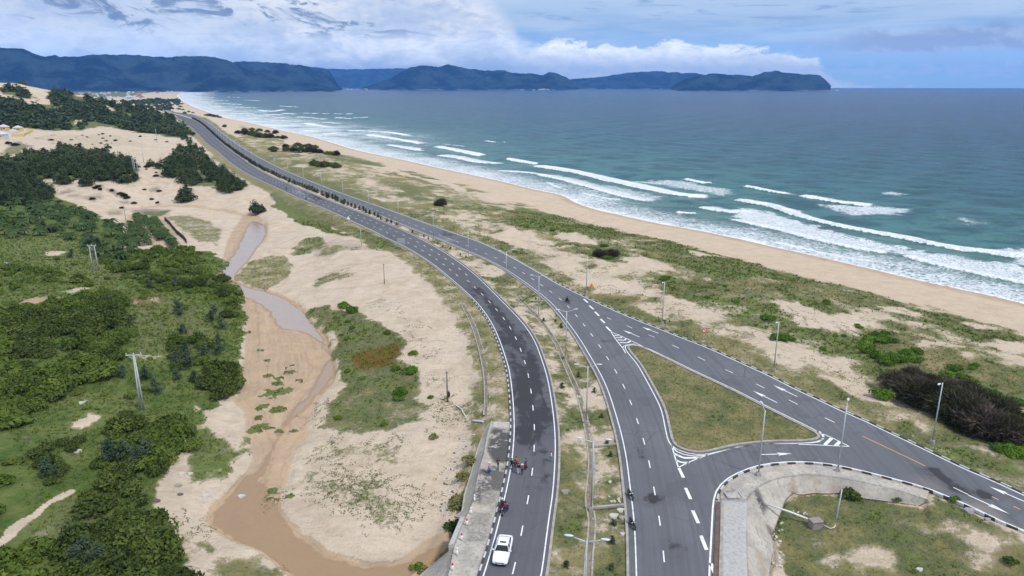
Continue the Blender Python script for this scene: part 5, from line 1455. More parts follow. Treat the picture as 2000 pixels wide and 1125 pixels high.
def place(name, meshes, mat, P, S, SZ_, label, cat, group, sink=0.05):
    objs = []
    for me in meshes:
        if not me.materials: me.materials.append(mat)
    zz = hgt(P[:, 0], P[:, 1]) if len(P) else []
    for (x, y), z, s, sz in zip(P, zz, S, SZ_):
        o = bpy.data.objects.new(name, meshes[rng.integers(len(meshes))])
        COL.objects.link(o)
        o.location = (x, y, float(z) - sink); o.rotation_euler = (0, 0, rng.uniform(0, 6.28)); o.scale = (s, s, sz)
        tag(o, label, cat, group); objs.append(o)
    return objs

PR_SHRUB = [shrub_arrays(100 + i, 1100, 0.10, 12 + i * 2, (0.7, 1.0, 0.85, 1.15, 0.75, 0.95)[i]) for i in range(6)]
PR_LOW = [shrub_arrays(130 + i, 300, 0.20, 7, 0.75) for i in range(5)]
PR_TINY = [shrub_arrays(150 + i, 70, 0.36, 5, 0.9) for i in range(5)]
M_SHRUB = [quads_mesh('leafy_shrub', *p) for p in PR_SHRUB]

# --- thicket on the green plain: nearest shrubs are things, the mass behind them is one tangle
TH_A = [(-120, 620), (20, 612), (60, 600), (110, 596), (150, 578), (200, 574), (232, 582), (246, 600), (243, 630), (256, 652), (248, 680), (238, 702), (232, 735), (200, 746), (150, 748), (120, 762), (100, 790), (60, 812), (30, 842), (0, 852), (-160, 860)]
TH_B = [(185, 850), (215, 828), (250, 812), (310, 812), (345, 826), (372, 845), (376, 880), (358, 905), (320, 922), (311, 955), (300, 985), (310, 1010), (314, 1032), (300, 1052), (345, 1066), (360, 1088), (384, 1128), (370, 1280), (-60, 1280), (-60, 1130), (0, 1095), (50, 1078), (100, 1090), (140, 1082), (152, 1055), (185, 1032), (190, 1012), (162, 1002), (155, 988), (140, 972), (190, 942), (200, 900)]
TH_C = [(-80, 890), (0, 890), (60, 872), (110, 852), (165, 856), (168, 872), (130, 922), (100, 950), (60, 982), (0, 1008), (-80, 1025)]
TH_D = [(220, 502), (300, 488), (360, 480), (398, 492), (400, 515), (424, 534), (455, 553), (466, 563), (472, 600), (476, 640), (458, 640), (440, 620), (430, 590), (380, 575), (330, 570), (280, 560), (230, 542), (200, 520)]
TH_E = [(395, 742), (420, 722), (462, 717), (468, 748), (456, 775), (440, 783), (410, 770)]
TH_F = [(320, 700), (355, 655), (400, 660), (412, 700), (380, 740), (340, 730)]
TH_G = [(-80, 520), (60, 522), (180, 535), (240, 548), (220, 566), (100, 556), (0, 580), (-80, 600)]
TH_H = [(-200, 410), (0, 420), (40, 440), (0, 455), (-200, 480)]
allP, allS = [], []
for poly, sp, s0, s1, den in ((TH_A, 2.6, 1.5, 3.0, 0.8), (TH_B, 2.4, 1.3, 2.7, 0.78), (TH_C, 2.8, 1.1, 2.2, 0.6), (TH_D, 2.7, 1.2, 2.4, 0.62), (TH_E, 2.2, 1.6, 2.6, 1.0), (TH_F, 3.0, 1.4, 2.4, 0.6), (TH_G, 3.6, 1.2, 2.2, 0.55), (TH_H, 4.0, 2, 3, .8)):
    p = scatter(poly, sp, 0.5, density=den)
    allP.append(p); allS.append(rng.uniform(s0, s1, len(p)) * (0.75 + 0.5 * fbm(p[:, 0], p[:, 1], 11, 3, 300)))
# loose bushes over the whole plain
plain = [(-120, 500), (200, 490), (420, 560), (465, 640), (455, 720), (380, 790), (330, 800), (140, 830), (0, 870), (-150, 900)]
p = scatter(plain, 5.5, 0.5, density=0.26); allP.append(p); allS.append(rng.uniform(0.6, 1.5, len(p)))
p = scatter([(0, 1010), (100, 960), (190, 1000), (150, 1050), (60, 1070), (-40, 1080)], 5, .5, density=.25); allP.append(p); allS.append(rng.uniform(0.6, 1.3, len(p)))
allP = np.concatenate(allP); allS = np.concatenate(allS)
dd0 = sdist(allP[:, 0], allP[:, 1], chaikin(atl(STREAM, -5.0), 2, True), 30)
gth = seg_dist(allP[:, 0], allP[:, 1], pl, False)
ok = (dd0 < -0.7) & (gth > 1.6)
allP, allS = allP[ok], allS[ok]
app = allS / np.hypot(allP[:, 0], allP[:, 1])
vis = (np.abs(np.arctan2(allP[:, 0], allP[:, 1])) < math.radians(37)) & (np.hypot(allP[:, 0], allP[:, 1]) > 62)
order = np.argsort(-np.where(vis, app, 0))
near_i, rest_i = order[:290], order[290:]
hfac = rng.uniform(0.85, 1.25, len(allP))
NEARP = allP[near_i]
M_SHRUB_D = [m_.copy() for m_ in M_SHRUB[:4]]
isdark = fbm(NEARP[:, 0], NEARP[:, 1], 14, 2, 333) > .47
for k_, ms_, mt_, lb_ in ((isdark, M_SHRUB_D, F_DARK, 'broad dark green leafy shrub packed in the thicket left of the stream'), (~isdark, M_SHRUB, F_MID, 'mid green leafy shrub with paler leaves in the thicket left of the stream')):
  ni_ = near_i[k_]
  place('leafy_shrub', ms_, mt_, allP[ni_], allS[ni_], allS[ni_] * hfac[ni_], lb_, 'shrub', 'dark shrubs in the thicket' if mt_ is F_DARK else 'paler shrubs in the thicket')
q, t = realize(PR_LOW, allP[rest_i], allS[rest_i], allS[rest_i] * hfac[rest_i])
th_me = quads_mesh('thicket', q, t)
tag(link('thicket', th_me, F_MID), 'dense tangle of green bushes covering the plain left of the stream', 'thicket', None, 'stuff')

# --- grey-green saplings standing out of the plain
def mixed(seed, n1, n2, ls):
    a, ta = shrub_arrays(seed, n1, ls, 16, 1.25); b, tb_ = cone_arrays(seed + 50, n2, ls, 1.7, 0.06)
    b[..., :2] += np.random.default_rng(seed).normal(0, .25, 2)
    return np.concatenate([a, b]), np.concatenate([ta, tb_])
PR_PINE = [mixed(200 + i, 650, 350, 0.12) for i in range(6)]
M_SAP = [quads_mesh('sapling', *cone_arrays(220 + i, 800, 0.12, 2.2, 0.03, 0.1)) for i in range(4)]
sap = [(349, 612, 3.6, 'tall grey-green conical sapling alone in the clearing beside the thicket'), (357, 650, 2.6, 'round grey-green sapling just below the tall conical one in the clearing'), (210, 590, 2.8, 'grey-green sapling at the upper edge of the dark thicket'), (430, 690, 3.2, None), (414, 625, 3.0, None), (432, 640, 3.4, None), (420, 610, 2.4, None), (428, 670, 2.6, None), (370, 715, 3.6, None), (345, 715, 3.4, None), (398, 700, 3.8, None), (362, 690, 3.0, None), (305, 765, 3.0, None), (240, 735, 2.6, None), (285, 740, 3.0, None), (345, 740, 2.4, None), (380, 745, 2.6, None), (85, 445, 3.6, None), (180, 480, 4.4, None), (192, 485, 4.2, None), (344, 560, 3.4, None), (290, 560, 2.8, None), (140, 500, 2.8, None), (215, 900, 3.6, None), (245, 895, 3.2, None), (270, 908, 3.4, None), (290, 900, 3.8, None), (95, 930, 3.0, None), (200, 1110, 3.2, None), (165, 1090, 3.2, None), (150, 1110, 3.0, None)]
for u, v, h, lab in sap:
    p = ground(u, v + 3)
    place('sapling', M_SAP, F_GREY, np.array([p]), [h * 0.46], [h / 2.2], lab or 'feathery grey-green sapling among the bushes of the green plain', 'sapling', None if lab else 'grey-green saplings on the plain')

# --- dark pines on the sand ridge
RIDGE = [(-150, 325), (0, 320), (30, 316), (60, 303), (100, 306), (125, 292), (170, 296), (200, 310), (255, 320), (265, 335), (280, 345), (250, 358), (205, 354), (172, 360), (150, 342), (120, 345), (80, 350), (62, 352), (95, 375), (105, 392), (60, 402), (0, 400), (-150, 400)]
RIDGE2 = [(322, 350), (328, 330), (345, 300), (375, 288), (384, 298), (400, 315), (430, 340), (482, 358), (478, 370), (440, 374), (415, 360), (398, 352), (385, 362), (372, 372), (345, 352)]
M_PINE = [quads_mesh('beach_pine', *p) for p in PR_PINE]
PR_FAR = [mixed(240 + i, 70, 40, 0.34) for i in range(5)]
pp = np.concatenate([scatter(RIDGE, 5.6, 0.5, density=0.95), scatter(RIDGE2, 5.8, 0.5, density=0.85)])
ex = np.array([ground(u, v) for u, v in [(130, 360), (118, 358), (170, 364), (240, 358), (228, 352), (362, 395), (372, 392), (355, 394), (365, 378), (460, 372), (470, 370), (448, 376), (355, 268), (362, 274), (352, 292), (365, 300), (505, 415), (295, 325), (310, 330), (205, 300), (375, 265), (370, 280)]])
ss = np.concatenate([rng.uniform(2.4, 4.2, len(pp)), rng.uniform(3.0, 4.0, len(ex))])
pp = np.concatenate([pp, ex])
kk = np.argsort(np.hypot(pp[:, 0], pp[:, 1]))
back, backs = pp[kk[295:]], ss[kk[295:]]
pp, ss = pp[kk[:295]], ss[kk[:295]]
if len(back):
    q, t = realize([mixed(260 + i, 130, 70, 0.26) for i in range(4)], back, backs, backs * .9)
    tag(link('pine_wood', quads_mesh('pine_wood', q, t), F_PINE), 'mass of dark pines at the back of the sand ridge', 'woodland', None, 'stuff')
place('beach_pine', M_PINE, F_PINE, pp, ss, ss * rng.uniform(0.75, 1.1, len(ss)), 'dark green beach pine on the pale sand ridge left of the highway', 'pine tree', 'beach pines on the sand ridge')
lone = ground(503, 417)
tag(link('round_bush', quads_mesh('round_bush', *shrub_arrays(777, 1400, 0.10, 10, 0.95)), F_PINE, None, (*lone, float(hgt(*lone)))), 'round dark bush standing alone at the head of the stream', 'bush').scale = (4.2, 4.2, 4.4)

# --- wooded big dune (a far-off wood)
DUNE = [(-250, 190), (0, 192), (35, 195), (60, 202), (75, 197), (110, 206), (88, 180), (115, 182), (150, 190), (195, 199), (240, 207), (290, 218), (338, 230), (343, 242), (360, 252), (362, 268), (330, 266), (250, 254), (200, 246), (160, 254), (100, 254), (50, 249), (-250, 258)]
pw = scatter(DUNE, 8.5, 0.5, density=1.0)
gd = sdist(pw[:, 0], pw[:, 1], DUNE and gl(DUNE), 50)
clear = np.zeros(len(pw), bool)
for pts in [[(0, 186), (30, 190), (60, 194), (110, 203), (100, 208), (60, 205), (0, 194)], [(195, 197), (215, 208), (232, 222), (236, 237), (224, 228), (205, 205)], [(125, 232), (160, 234), (165, 243), (150, 245), (150, 238)], [(170, 238), (185, 236), (205, 246), (195, 250)], [(236, 212), (245, 214), (246, 222), (238, 218)], [(318, 225), (326, 232), (324, 240), (316, 234)], [(255, 236), (262, 234), (266, 240), (258, 242)]]:
    clear |= inside(pw[:, 0], pw[:, 1], gl(pts))
clear |= fbm(pw[:, 0], pw[:, 1], 40, 3, 410) > 0.66
pw = pw[~clear]
p2 = scatter([(0, 174), (38, 173), (68, 190), (100, 196), (60, 194), (0, 186)], 9, .5, density=.8)
p3 = scatter([(28, 160), (40, 159.5), (58, 167), (45, 167)], 9, .5)
pw = np.concatenate([pw, p2, p3])
sw = rng.uniform(3.6, 6.4, len(pw))
q, t = realize(PR_FAR, pw, sw, sw * rng.uniform(0.7, 1.0, len(pw)))
tag(link('woodland', quads_mesh('woodland', q, t), F_PINE), 'dark woodland covering the big sand dune on the left', 'woodland', None, 'stuff')
# scattered scrub of the far plain and along the beach
ps = []
for poly, sp, den in [([(255, 200), (310, 196), (340, 205), (340, 215), (290, 212)], 16, .35), ([(120, 180), (330, 178), (500, 173), (420, 173), (100, 174)], 60, .5), ([(345, 195), (360, 205), (355, 210), (320, 200)], 14, .2)]:
    ps.append(scatter(poly, sp, .5, density=den))
for u, v in [(240, 199), (245, 201), (252, 203), (275, 205), (283, 207), (290, 208), (300, 208), (312, 211), (320, 212), (328, 213), (335, 213), (350, 214), (358, 215), (368, 219), (375, 221), (440, 248), (360, 222)]:
    ps.append(np.array([ground(u, v)]))
ps = np.concatenate(ps); so = rng.uniform(3.5, 6.5, len(ps)) * np.where(np.hypot(ps[:, 0], ps[:, 1]) > 2500, 2.2, 1)
q, t = realize(PR_TINY, ps, so, so * .8)
tag(link('scrub', quads_mesh('scrub', q, t), F_PINE), 'scattered dark scrub on the far coastal plain', 'scrub', None, 'stuff')

# --- coconut plantation
def palm_mesh(seed):
    r = np.random.default_rng(seed); qs = []; ts = []
    for k in range(15):
        a = 2 * math.pi * k / 15 + r.uniform(-.25, .25); up = r.uniform(0.35, 1.15); L = r.uniform(1.9, 2.6)
        prev = None
        for i in range(6):
            s = i / 5
            rr_ = L * s * math.cos(up * (1 - s * .5)); z = 1.5 + L * s * math.sin(up) - 1.15 * s * s * L * (1.15 - up * .35)
            w = 0.36 * math.sin(math.pi * min(1, s * .85 + .15)) + .02
            c = np.array((math.cos(a) * rr_, math.sin(a) * rr_, z)); n = np.array((-math.sin(a), math.cos(a), 0))
            cur = (c - n * w - np.array((0, 0, w * .5)), c, c + n * w - np.array((0, 0, w * .5)))
            if prev:
                qs.append(np.array([prev[0], prev[1], cur[1], cur[0]])); qs.append(np.array([prev[1], prev[2], cur[2], cur[1]]))
                tv = .3 + .3 * s + r.normal(0, .1); ts += [tv, tv]
            prev = cur
    return np.array(qs), np.clip(np.array(ts), 0, 1)
M_PALM = [quads_mesh('crown', *palm_mesh(500 + i)) for i in range(4)]
for me in M_PALM: me.materials.append(F_PALM)
tk = MB(); tk.tube([(0, 0, 0), (.06, .02, .8), (.03, 0, 1.6)], [.16, .12, .1], 7)
M_TRUNK = tk.mesh('trunk'); M_TRUNK.materials.append(BARK)
PALMS = [(-20, 396), (60, 397), (112, 394), (150, 410), (195, 426), (238, 448), (250, 500), (230, 525), (200, 515), (150, 470), (90, 460), (0, 470), (-60, 450)]
pq = [scatter(PALMS, 5.9, 0.45, density=0.9)]
ROWS = [[(268, 425), (272, 440), (282, 460), (290, 478)], [(282, 428), (292, 442), (302, 455), (312, 470)], [(300, 432), (312, 445), (322, 460), (335, 478)], [(255, 440), (262, 460), (272, 480)], [(250, 460), (255, 480), (262, 495)], [(316, 455), (326, 468), (340, 482)]]
for rw in ROWS: pq.append(resample(gl(rw), 3.2))
pq = np.concatenate(pq)
pq = pq[-295:]
for i, (x, y) in enumerate(pq):
    row = i >= len(pq) - sum(len(resample(gl(r_), 3.2)) for r_ in ROWS)
    k = rng.uniform(1.0, 1.6) if not row else rng.uniform(.8, 1.2)
    e = empty('coconut_palm', (x, y, float(hgt(x, y))), rng.uniform(0, 6.28)); e.scale = (k, k, k)
    tag(e, 'young coconut palm in a straight planted row on orange soil' if row else 'low coconut palm in the crowded grove below the sand ridge', 'palm tree', 'palms in planted rows' if row else 'palms in the crowded grove')
    for me in (M_TRUNK, M_PALM[i % 4]):
        c = bpy.data.objects.new(me.name.split('.')[0], me); COL.objects.link(c); c.parent = e

# --- shrubs by the shore
M_BR = [quads_mesh('bright_shrub', *shrub_arrays(600 + i, 1100, 0.10, 9, 0.75)) for i in range(4)]
BR = [(672, 600, 1.9, 'bright green round shrub, upper one of the pair on the dune by the stream'), (687, 609, 1.9, 'bright green round shrub, lower one of the pair on the dune by the stream'), (662, 621, .6, None), (680, 629, .8, None), (686, 642, .9, None), (756, 652, 1.1, None), (678, 662, .8, None), (667, 655, .6, None), (807, 692, 1.1, None), (772, 722, 1.2, None), (803, 727, 1.7, None), (680, 725, .8, None), (780, 770, 1.6, None), (778, 782, 1.2, None), (708, 740, .8, None), (660, 818, .8, None), (842, 777, .7, None), (750, 830, .7, None)]
for u, v, s, lab in BR:
    p = ground(u, v)
    place('bright_shrub', M_BR, F_BRIGHT, np.array([p]), [s], [s * 1.05], lab or 'small bright green shrub among the creepers on the dune by the stream', 'shrub', None if lab else 'bright shrubs on the dune by the stream')
BR2 = [(1700, 668, 2.2), (1712, 660, 2.0), (1725, 665, 2.2), (1690, 675, 1.8), (1683, 680, 1.6), (1700, 690, 1.9), (1718, 698, 2.0), (1740, 700, 1.9), (1755, 705, 2.0), (1730, 710, 2.0), (1770, 692, 1.7), (1790, 690, 1.7), (1785, 706, 1.9), (1740, 668, 1.6), (1725, 655, 1.5), (1678, 640, .9), (1675, 636, .8), (1735, 735, 1.8), (1745, 745, 1.8), (1740, 755, 1.6), (1615, 590, 1.2), (1615, 594, .9), (1500, 625, 2.0), (1512, 662, 1.7), (1530, 664, 1.9), (1545, 665, 1.2), (1606, 683, 1.0), (1630, 657, .8), (1648, 657, .8), (1300, 545, 1.6), (1295, 547, 1.2), (1185, 506, 1.7), (1192, 505, 1.3), (1180, 482, 1.6), (1382, 582, 1.0), (1437, 590, 1.1), (1415, 560, .8), (1420, 568, .7), (1905, 715, 1.0), (1900, 720, .8), (1865, 722, 1.6), (1850, 735, 1.7), (1880, 740, 1.6), (1900, 750, 1.5), (1920, 765, 1.5), (1940, 770, 1.4), (1960, 780, 1.2), (1970, 800, 1.6), (1990, 790, 1.6), (1965, 880, 1.8), (1985, 890, 1.9), (2000, 880, 1.8), (1975, 870, 1.6), (1945, 880, 1.2), (1005, 492, .9), (1030, 445, 1.0), (1080, 450, 1.2)]
for u, v, s in BR2:
    p = ground(u, v)
    place('bright_shrub', M_BR, F_BRIGHT, np.array([p]), [s], [s * .95], 'bright green seaside shrub on the grassy dune between road and beach', 'shrub', 'bright shrubs on the seaside dune')
sgl = ground(1718, 778)
place('round_shrub', [quads_mesh('round_shrub', *shrub_arrays(640, 1500, 0.085, 12, 0.95))], F_BRIGHT, np.array([sgl]), [2.0], [2.1], 'single round green shrub at the left foot of the purple brown bush', 'shrub', None)
# brown-purple bushes
def twig_arrays(seed, n):
    q, t = shrub_arrays(seed, n, 0.055, 18, 1.0)
    r = np.random.default_rng(seed); c = q.mean(1); d = c - np.array([0, 0, .1]); d += r.normal(0, .35, d.shape); d /= np.linalg.norm(d, axis=1)[:, None]
    s = np.cross(d, r.normal(0, 1, d.shape)); s /= np.linalg.norm(s, axis=1)[:, None]; L = r.uniform(.10, .26, n)[:, None]
    q = np.stack([c - d * L * .4, c + s * .022, c + d * L, c - s * .022], 1)
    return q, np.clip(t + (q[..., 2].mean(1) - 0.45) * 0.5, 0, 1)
M_TW = [quads_mesh('brown_bush', *twig_arrays(700 + i, 4200)) for i in range(4)]
TW = [(1752, 762, 4.2), (1775, 775, 4.6), (1800, 790, 5.0), (1830, 790, 5.2), (1860, 815, 5.6), (1890, 830, 5.8), (1920, 850, 5.8), (1950, 860, 5.4), (1850, 780, 4.4), (1900, 800, 4.8), (1975, 850, 4.4), (1815, 765, 4.2), (1785, 752, 3.8), (1940, 820, 4.8), (1880, 780, 4.2)]
for i, (u, v, s) in enumerate(TW):
    p = ground(u, v)
    place('brown_bush', M_TW, F_TWIG, np.array([p]), [s * .82], [s * .80], 'dense purple brown bush in the big clump beside the slip road', 'bush', 'purple brown bushes beside the slip road')
for u, v, s, lab in [(1170, 502, 2.8, 'purple brown bush at the left of the small clump on the dune'), (1193, 500, 2.6, 'dark olive bush at the right of the small clump on the dune'), (863, 402, 3.6, 'dark round bush alone on the pale dune between road and sea')]:
    p = ground(u, v)
    place('brown_bush', M_TW, F_TWIG, np.array([p]), [s], [s * .85], lab, 'bush', None)
for u, v, s in [(188, 368, 1.6), (197, 371, 1.4), (242, 384, 2.2), (248, 388, 1.8), (236, 380, 1.6), (218, 373, 1.4), (311, 374, 1.3), (282, 371, 1.0), (262, 398, 1.4), (308, 397, 1.2), (238, 407, 1.2), (180, 390, 1.5), (305, 345, 1.6), (150, 300, 2.4), (212, 290, 2.6), (190, 302, 3.0), (100, 275, 2.4), (16, 282, 3), (30, 285, 3.2)]:
    p = ground(u, v)
    place('dry_bush', M_TW, F_TWIG, np.array([p]), [s], [s * .8], 'low grey brown bush on the open sand of the ridge and the flat behind it', 'bush', 'grey brown bushes on the open sand')
 
sp_ = np.concatenate([scatter([(150, 258), (260, 263), (345, 282), (320, 300), (180, 284)], 13, .5, density=.30), scatter([(60, 280), (150, 268), (200, 282), (110, 292)], 12, .5, density=.22), scatter([(110, 350), (280, 350), (330, 360), (350, 392), (240, 400), (150, 385)], 8, .5, density=.22), scatter([(280, 330), (330, 300), (350, 330), (310, 350)], 7, .5, density=.5)])
ss_ = rng.uniform(.8, 2.0, len(sp_))
place('dry_bush', [M_TW[1], M_SHRUB_D[2], M_SHRUB_D[3]], None, sp_, ss_, ss_ * .8, 'small dark scrub bush dotted over the open sand left of the highway', 'bush', 'scrub bushes dotted over the open sand')
# dark bush rows on the far dunes by the beach
DB = []
for pts, sp, s in [([(468, 262), (490, 264), (520, 270), (552, 272)], 7, 5.0), ([(478, 256), (510, 258), (540, 262)], 9, 4.5), ([(540, 296), (570, 296), (600, 297), (630, 300), (655, 303)], 6, 4.6), ([(560, 289), (590, 288), (615, 290)], 8, 4.0), ([(618, 324), (635, 327), (655, 328)], 5, 4.2), ([(402, 226), (430, 230)], 14, 5)]:
    for x, y in resample(gl(pts), sp): DB.append((x + rng.uniform(-2, 2), y + rng.uniform(-3, 3), s * rng.uniform(.8, 1.1)))
DB = np.array(DB)
place('dark_bush', [M_TW[0], M_SHRUB_D[0], M_SHRUB_D[1]], None, DB[:, :2], DB[:, 2], DB[:, 2] * .95, 'dark bush in a row on the far dunes beside the beach', 'bush', 'dark bushes on the far dunes')
F_DKB = F_TWIG
# weeds at the culvert and in the sunken plot
for u, v, s, mt, lab in [(1664, 974, 1.5, F_MID, 'leafy green shrub at the foot of the concrete slope in the sunken plot'), (1752, 978, .7, F_MID, 'small leafy plant against the concrete slope in the sunken plot'), (1865, 980, .9, F_BRIGHT, 'yellow green shrub by the edge line of the slip road'), (890, 1030, 1.6, F_MID, 'green bush growing against the grey parapet above the stream'), (893, 990, 1.6, F_TURF, 'olive bush below the grey concrete slope'), (903, 985, 1.3, F_TURF, 'olive yellow shrub touching the grey concrete slope'), (812, 1112, 1.0, F_BRIGHT, 'bright green weed at the foot of the culvert wing wall'), (826, 1118, .9, F_TURF, 'brownish weed at the foot of the culvert wing wall'), (918, 905, 1.3, F_TURF, 'grey olive weed on the rubble below the apron'), (905, 935, 1.2, F_TURF, 'dry weed on the rubble halfway down the apron'), (848, 856, .9, F_TURF, 'small olive tuft alone on the bare dune sand'), (1975, 1100, .9, F_MID, 'small green shrub at the right edge of the sunken plot')]:
    p = ground(u, v)
    o = link('weed_shrub', quads_mesh('weed_shrub', *shrub_arrays(int(u + v), 700, 0.12, 7, 0.9)), mt, None, (*p, float(hgt(*p)) - .05)); o.scale = (s, s, s)
    tag(o, lab, 'shrub')

# --- young pines planted on the median
MEDLINE = chaikin((np.array(pair(Rw_left[::-1], Lw_right[::-1])[0]) + np.array(pair(Rw_left[::-1], Lw_right[::-1])[1])) / 2, 1)
M_MP = [quads_mesh('median_pine', *cone_arrays(800 + i, 260, 0.22, 2.2, 0.02)) for i in range(3)]
mp = MEDLINE[(MEDLINE[:, 1] > 205) & (MEDLINE[:, 1] < 1150)]
mp = resample(mp, 4.3)
mpS = rng.uniform(0.85, 1.2, len(mp)) * np.clip((mp[:, 1] - 190) / 130, 0.35, 1.0)
keep = (rng.random(len(mp)) < np.where(mp[:, 1] < 260, .6, .96)) & ~((mp[:, 1] > 252) & (mp[:, 1] < 262))
mp, mpS = mp[keep][:260], mpS[keep][:260]
place('median_pine', M_MP, F_PINE, mp + rng.normal(0, .25, mp.shape), mpS * 1.25, mpS, 'small dark pine planted in the row along the road median', 'pine tree', 'young pines along the median')
for u, v in [(1186, 870), (1192, 892), (1198, 1025), (1195, 1062), (1105, 1108), (1195, 1112), (1062, 628), (1096, 640), (1085, 628), (1046, 585), (1097, 758), (1161, 766), (1175, 816), (1130, 736)]:
    p = ground(u, v); s = rng.uniform(.25, .5)
    place('median_sapling', M_MP, F_MID, np.array([p]), [s * 1.3], [s], 'tiny dark pine seedling in the turf of the near median', 'seedling', 'pine seedlings in the near median')

# --- grass tufts and creepers (uncountable)
def tufts(n, rmax, gmin, size, mat, name, label, hue_lo, hue_hi, extra=None):
    a = rng.uniform(math.radians(-38), math.radians(38), n * 6); r = np.sqrt(rng.uniform(60 ** 2, rmax ** 2, n * 6))
    keepd = rng.random(n * 6) < np.clip((75 / r) ** 1.0, 0, 1); a = a[keepd]; r = r[keepd]
    x = np.sin(a) * r; y = np.cos(a) * r
    ti_ = np.clip(((np.arctan2(x, y) - TH[0]) / (TH[1] - TH[0])).astype(int), 0, NTH - 1); rj = np.clip(np.searchsorted(RR, r), 0, NR - 1)
    g = G[ti_, rj]; h = HUE[ti_, rj]; ok = (g + (rng.random(len(g)) - .5) * .5 > gmin) & (h >= hue_lo) & (h < hue_hi) & (dRoad[ti_, rj] < -0.5) | (isl[ti_, rj] & (g > gmin) & (h >= hue_lo) & (h < hue_hi))
    x, y, r = x[ok][:n], y[ok][:n], r[ok][:n]
    n = len(x); k = 4
    z = hgt(x, y)
    pos = np.repeat(np.stack([x, y, z], 1), k, 0); m = len(pos)
    pos[:, :2] += rng.normal(0, size * .5, (m, 2))
    d = rng.normal(0, .5, (m, 3)); d[:, 2] = np.abs(d[:, 2]) + .5; d /= np.linalg.norm(d, axis=1)[:, None]
    s = size * rng.uniform(.6, 1.5, m)[:, None] * np.repeat(np.clip(r / 120, .8, 1.5), k)[:, None]
    t_ = np.cross(d, rng.normal(0, 1, (m, 3))); t_ /= np.linalg.norm(t_, axis=1)[:, None]
    q = np.stack([pos - t_ * s * .35, pos + t_ * s * .35, pos + d * s + t_ * s * .12, pos + d * s - t_ * s * .12], 1)
    tag(link(name, quads_mesh(name, q, np.clip(rng.normal(.45, .22, m), 0, 1)), mat), label, 'grass', None, 'stuff')
tufts(32000, 300, 0.62, 0.24, foliage_mat('lush_grass', (.085, .115, .022), (.150, .190, .042), (.23, .26, .075)), 'ground_cover', 'lush green ground cover of the plain and the creeper patches', 0.44, 1.1)
tufts(42000, 300, 0.58, 0.15, F_TURF, 'grass', 'dry olive grass of the verges, median and dunes', 0.0, 0.44)
# ------------------------------------------------------------------ concrete aprons, walls and drains
def slab_mat(name, c0, c1, stain_c, joint=3.0):
    m = bpy.data.materials.new(name); m.use_nodes = True
    N = NT(m.node_tree); b = N.n['Principled BSDF']
    P = N.node('ShaderNodeNewGeometry').outputs['Position']
    n1 = N.noise(P, 0.35, 6, 0.65, 0.3); n2 = N.noise(P, 2.2, 6, 0.7); n3 = N.noise(P, 0.12, 4, 0.6)
    c = N.mix(N.sstep(n1, 0.35, 0.65), c0, c1)
    c = N.mix(N.math('MULTIPLY', N.sstep(n2, 0.46, 0.66), 0.6), c, tuple(x * 0.58 for x in c0))
    c = N.mix(N.math('MULTIPLY', N.sstep(n3, 0.52, 0.64), 0.5), c, (0.46, 0.38, 0.28))
    crk = N.node('ShaderNodeTexVoronoi', feature='DISTANCE_TO_EDGE'); crk.inputs['Scale'].default_value = 0.3; N.l.new(P, crk.inputs['Vector'])
    c = N.mix(N.math('MULTIPLY', N.sstep(crk.outputs['Distance'], 0.012, 0.003), 0.0), c, (0.12, 0.11, 0.10))
    st = N.math('MULTIPLY', N.attr('stain'), N.sstep(N.math('ADD', n1, N.math('MULTIPLY', N.math('SUBTRACT', n2, .5), .5)), 0.38, 0.50))
    c = N.mix(N.math('MULTIPLY', st, 0.9), c, stain_c)
    c = N.mix(N.math('MULTIPLY', N.attr('rustrun'), N.sstep(n3, 0.4, 0.6)), c, (0.30, 0.19, 0.10))
    c = N.mix(N.attr('panel'), c, tuple(x * 0.72 for x in c1))
    N.l.new(c, b.inputs['Base Color']); b.inputs['Roughness'].default_value = 0.92; b.inputs['Specular IOR Level'].default_value = 0.2
    bp = N.node('ShaderNodeBump'); bp.inputs['Strength'].default_value = 0.5; bp.inputs['Distance'].default_value = 0.08
    N.l.new(n2, bp.inputs['Height']); N.l.new(bp.outputs[0], b.inputs['Normal'])
    return m
SLAB = slab_mat('stained_concrete', (0.36, 0.33, 0.29), (0.50, 0.46, 0.40), (0.050, 0.048, 0.050))
WALK = slab_mat('pale_concrete', (0.41, 0.40, 0.385), (0.44, 0.43, 0.41), (0.10, 0.10, 0.10))

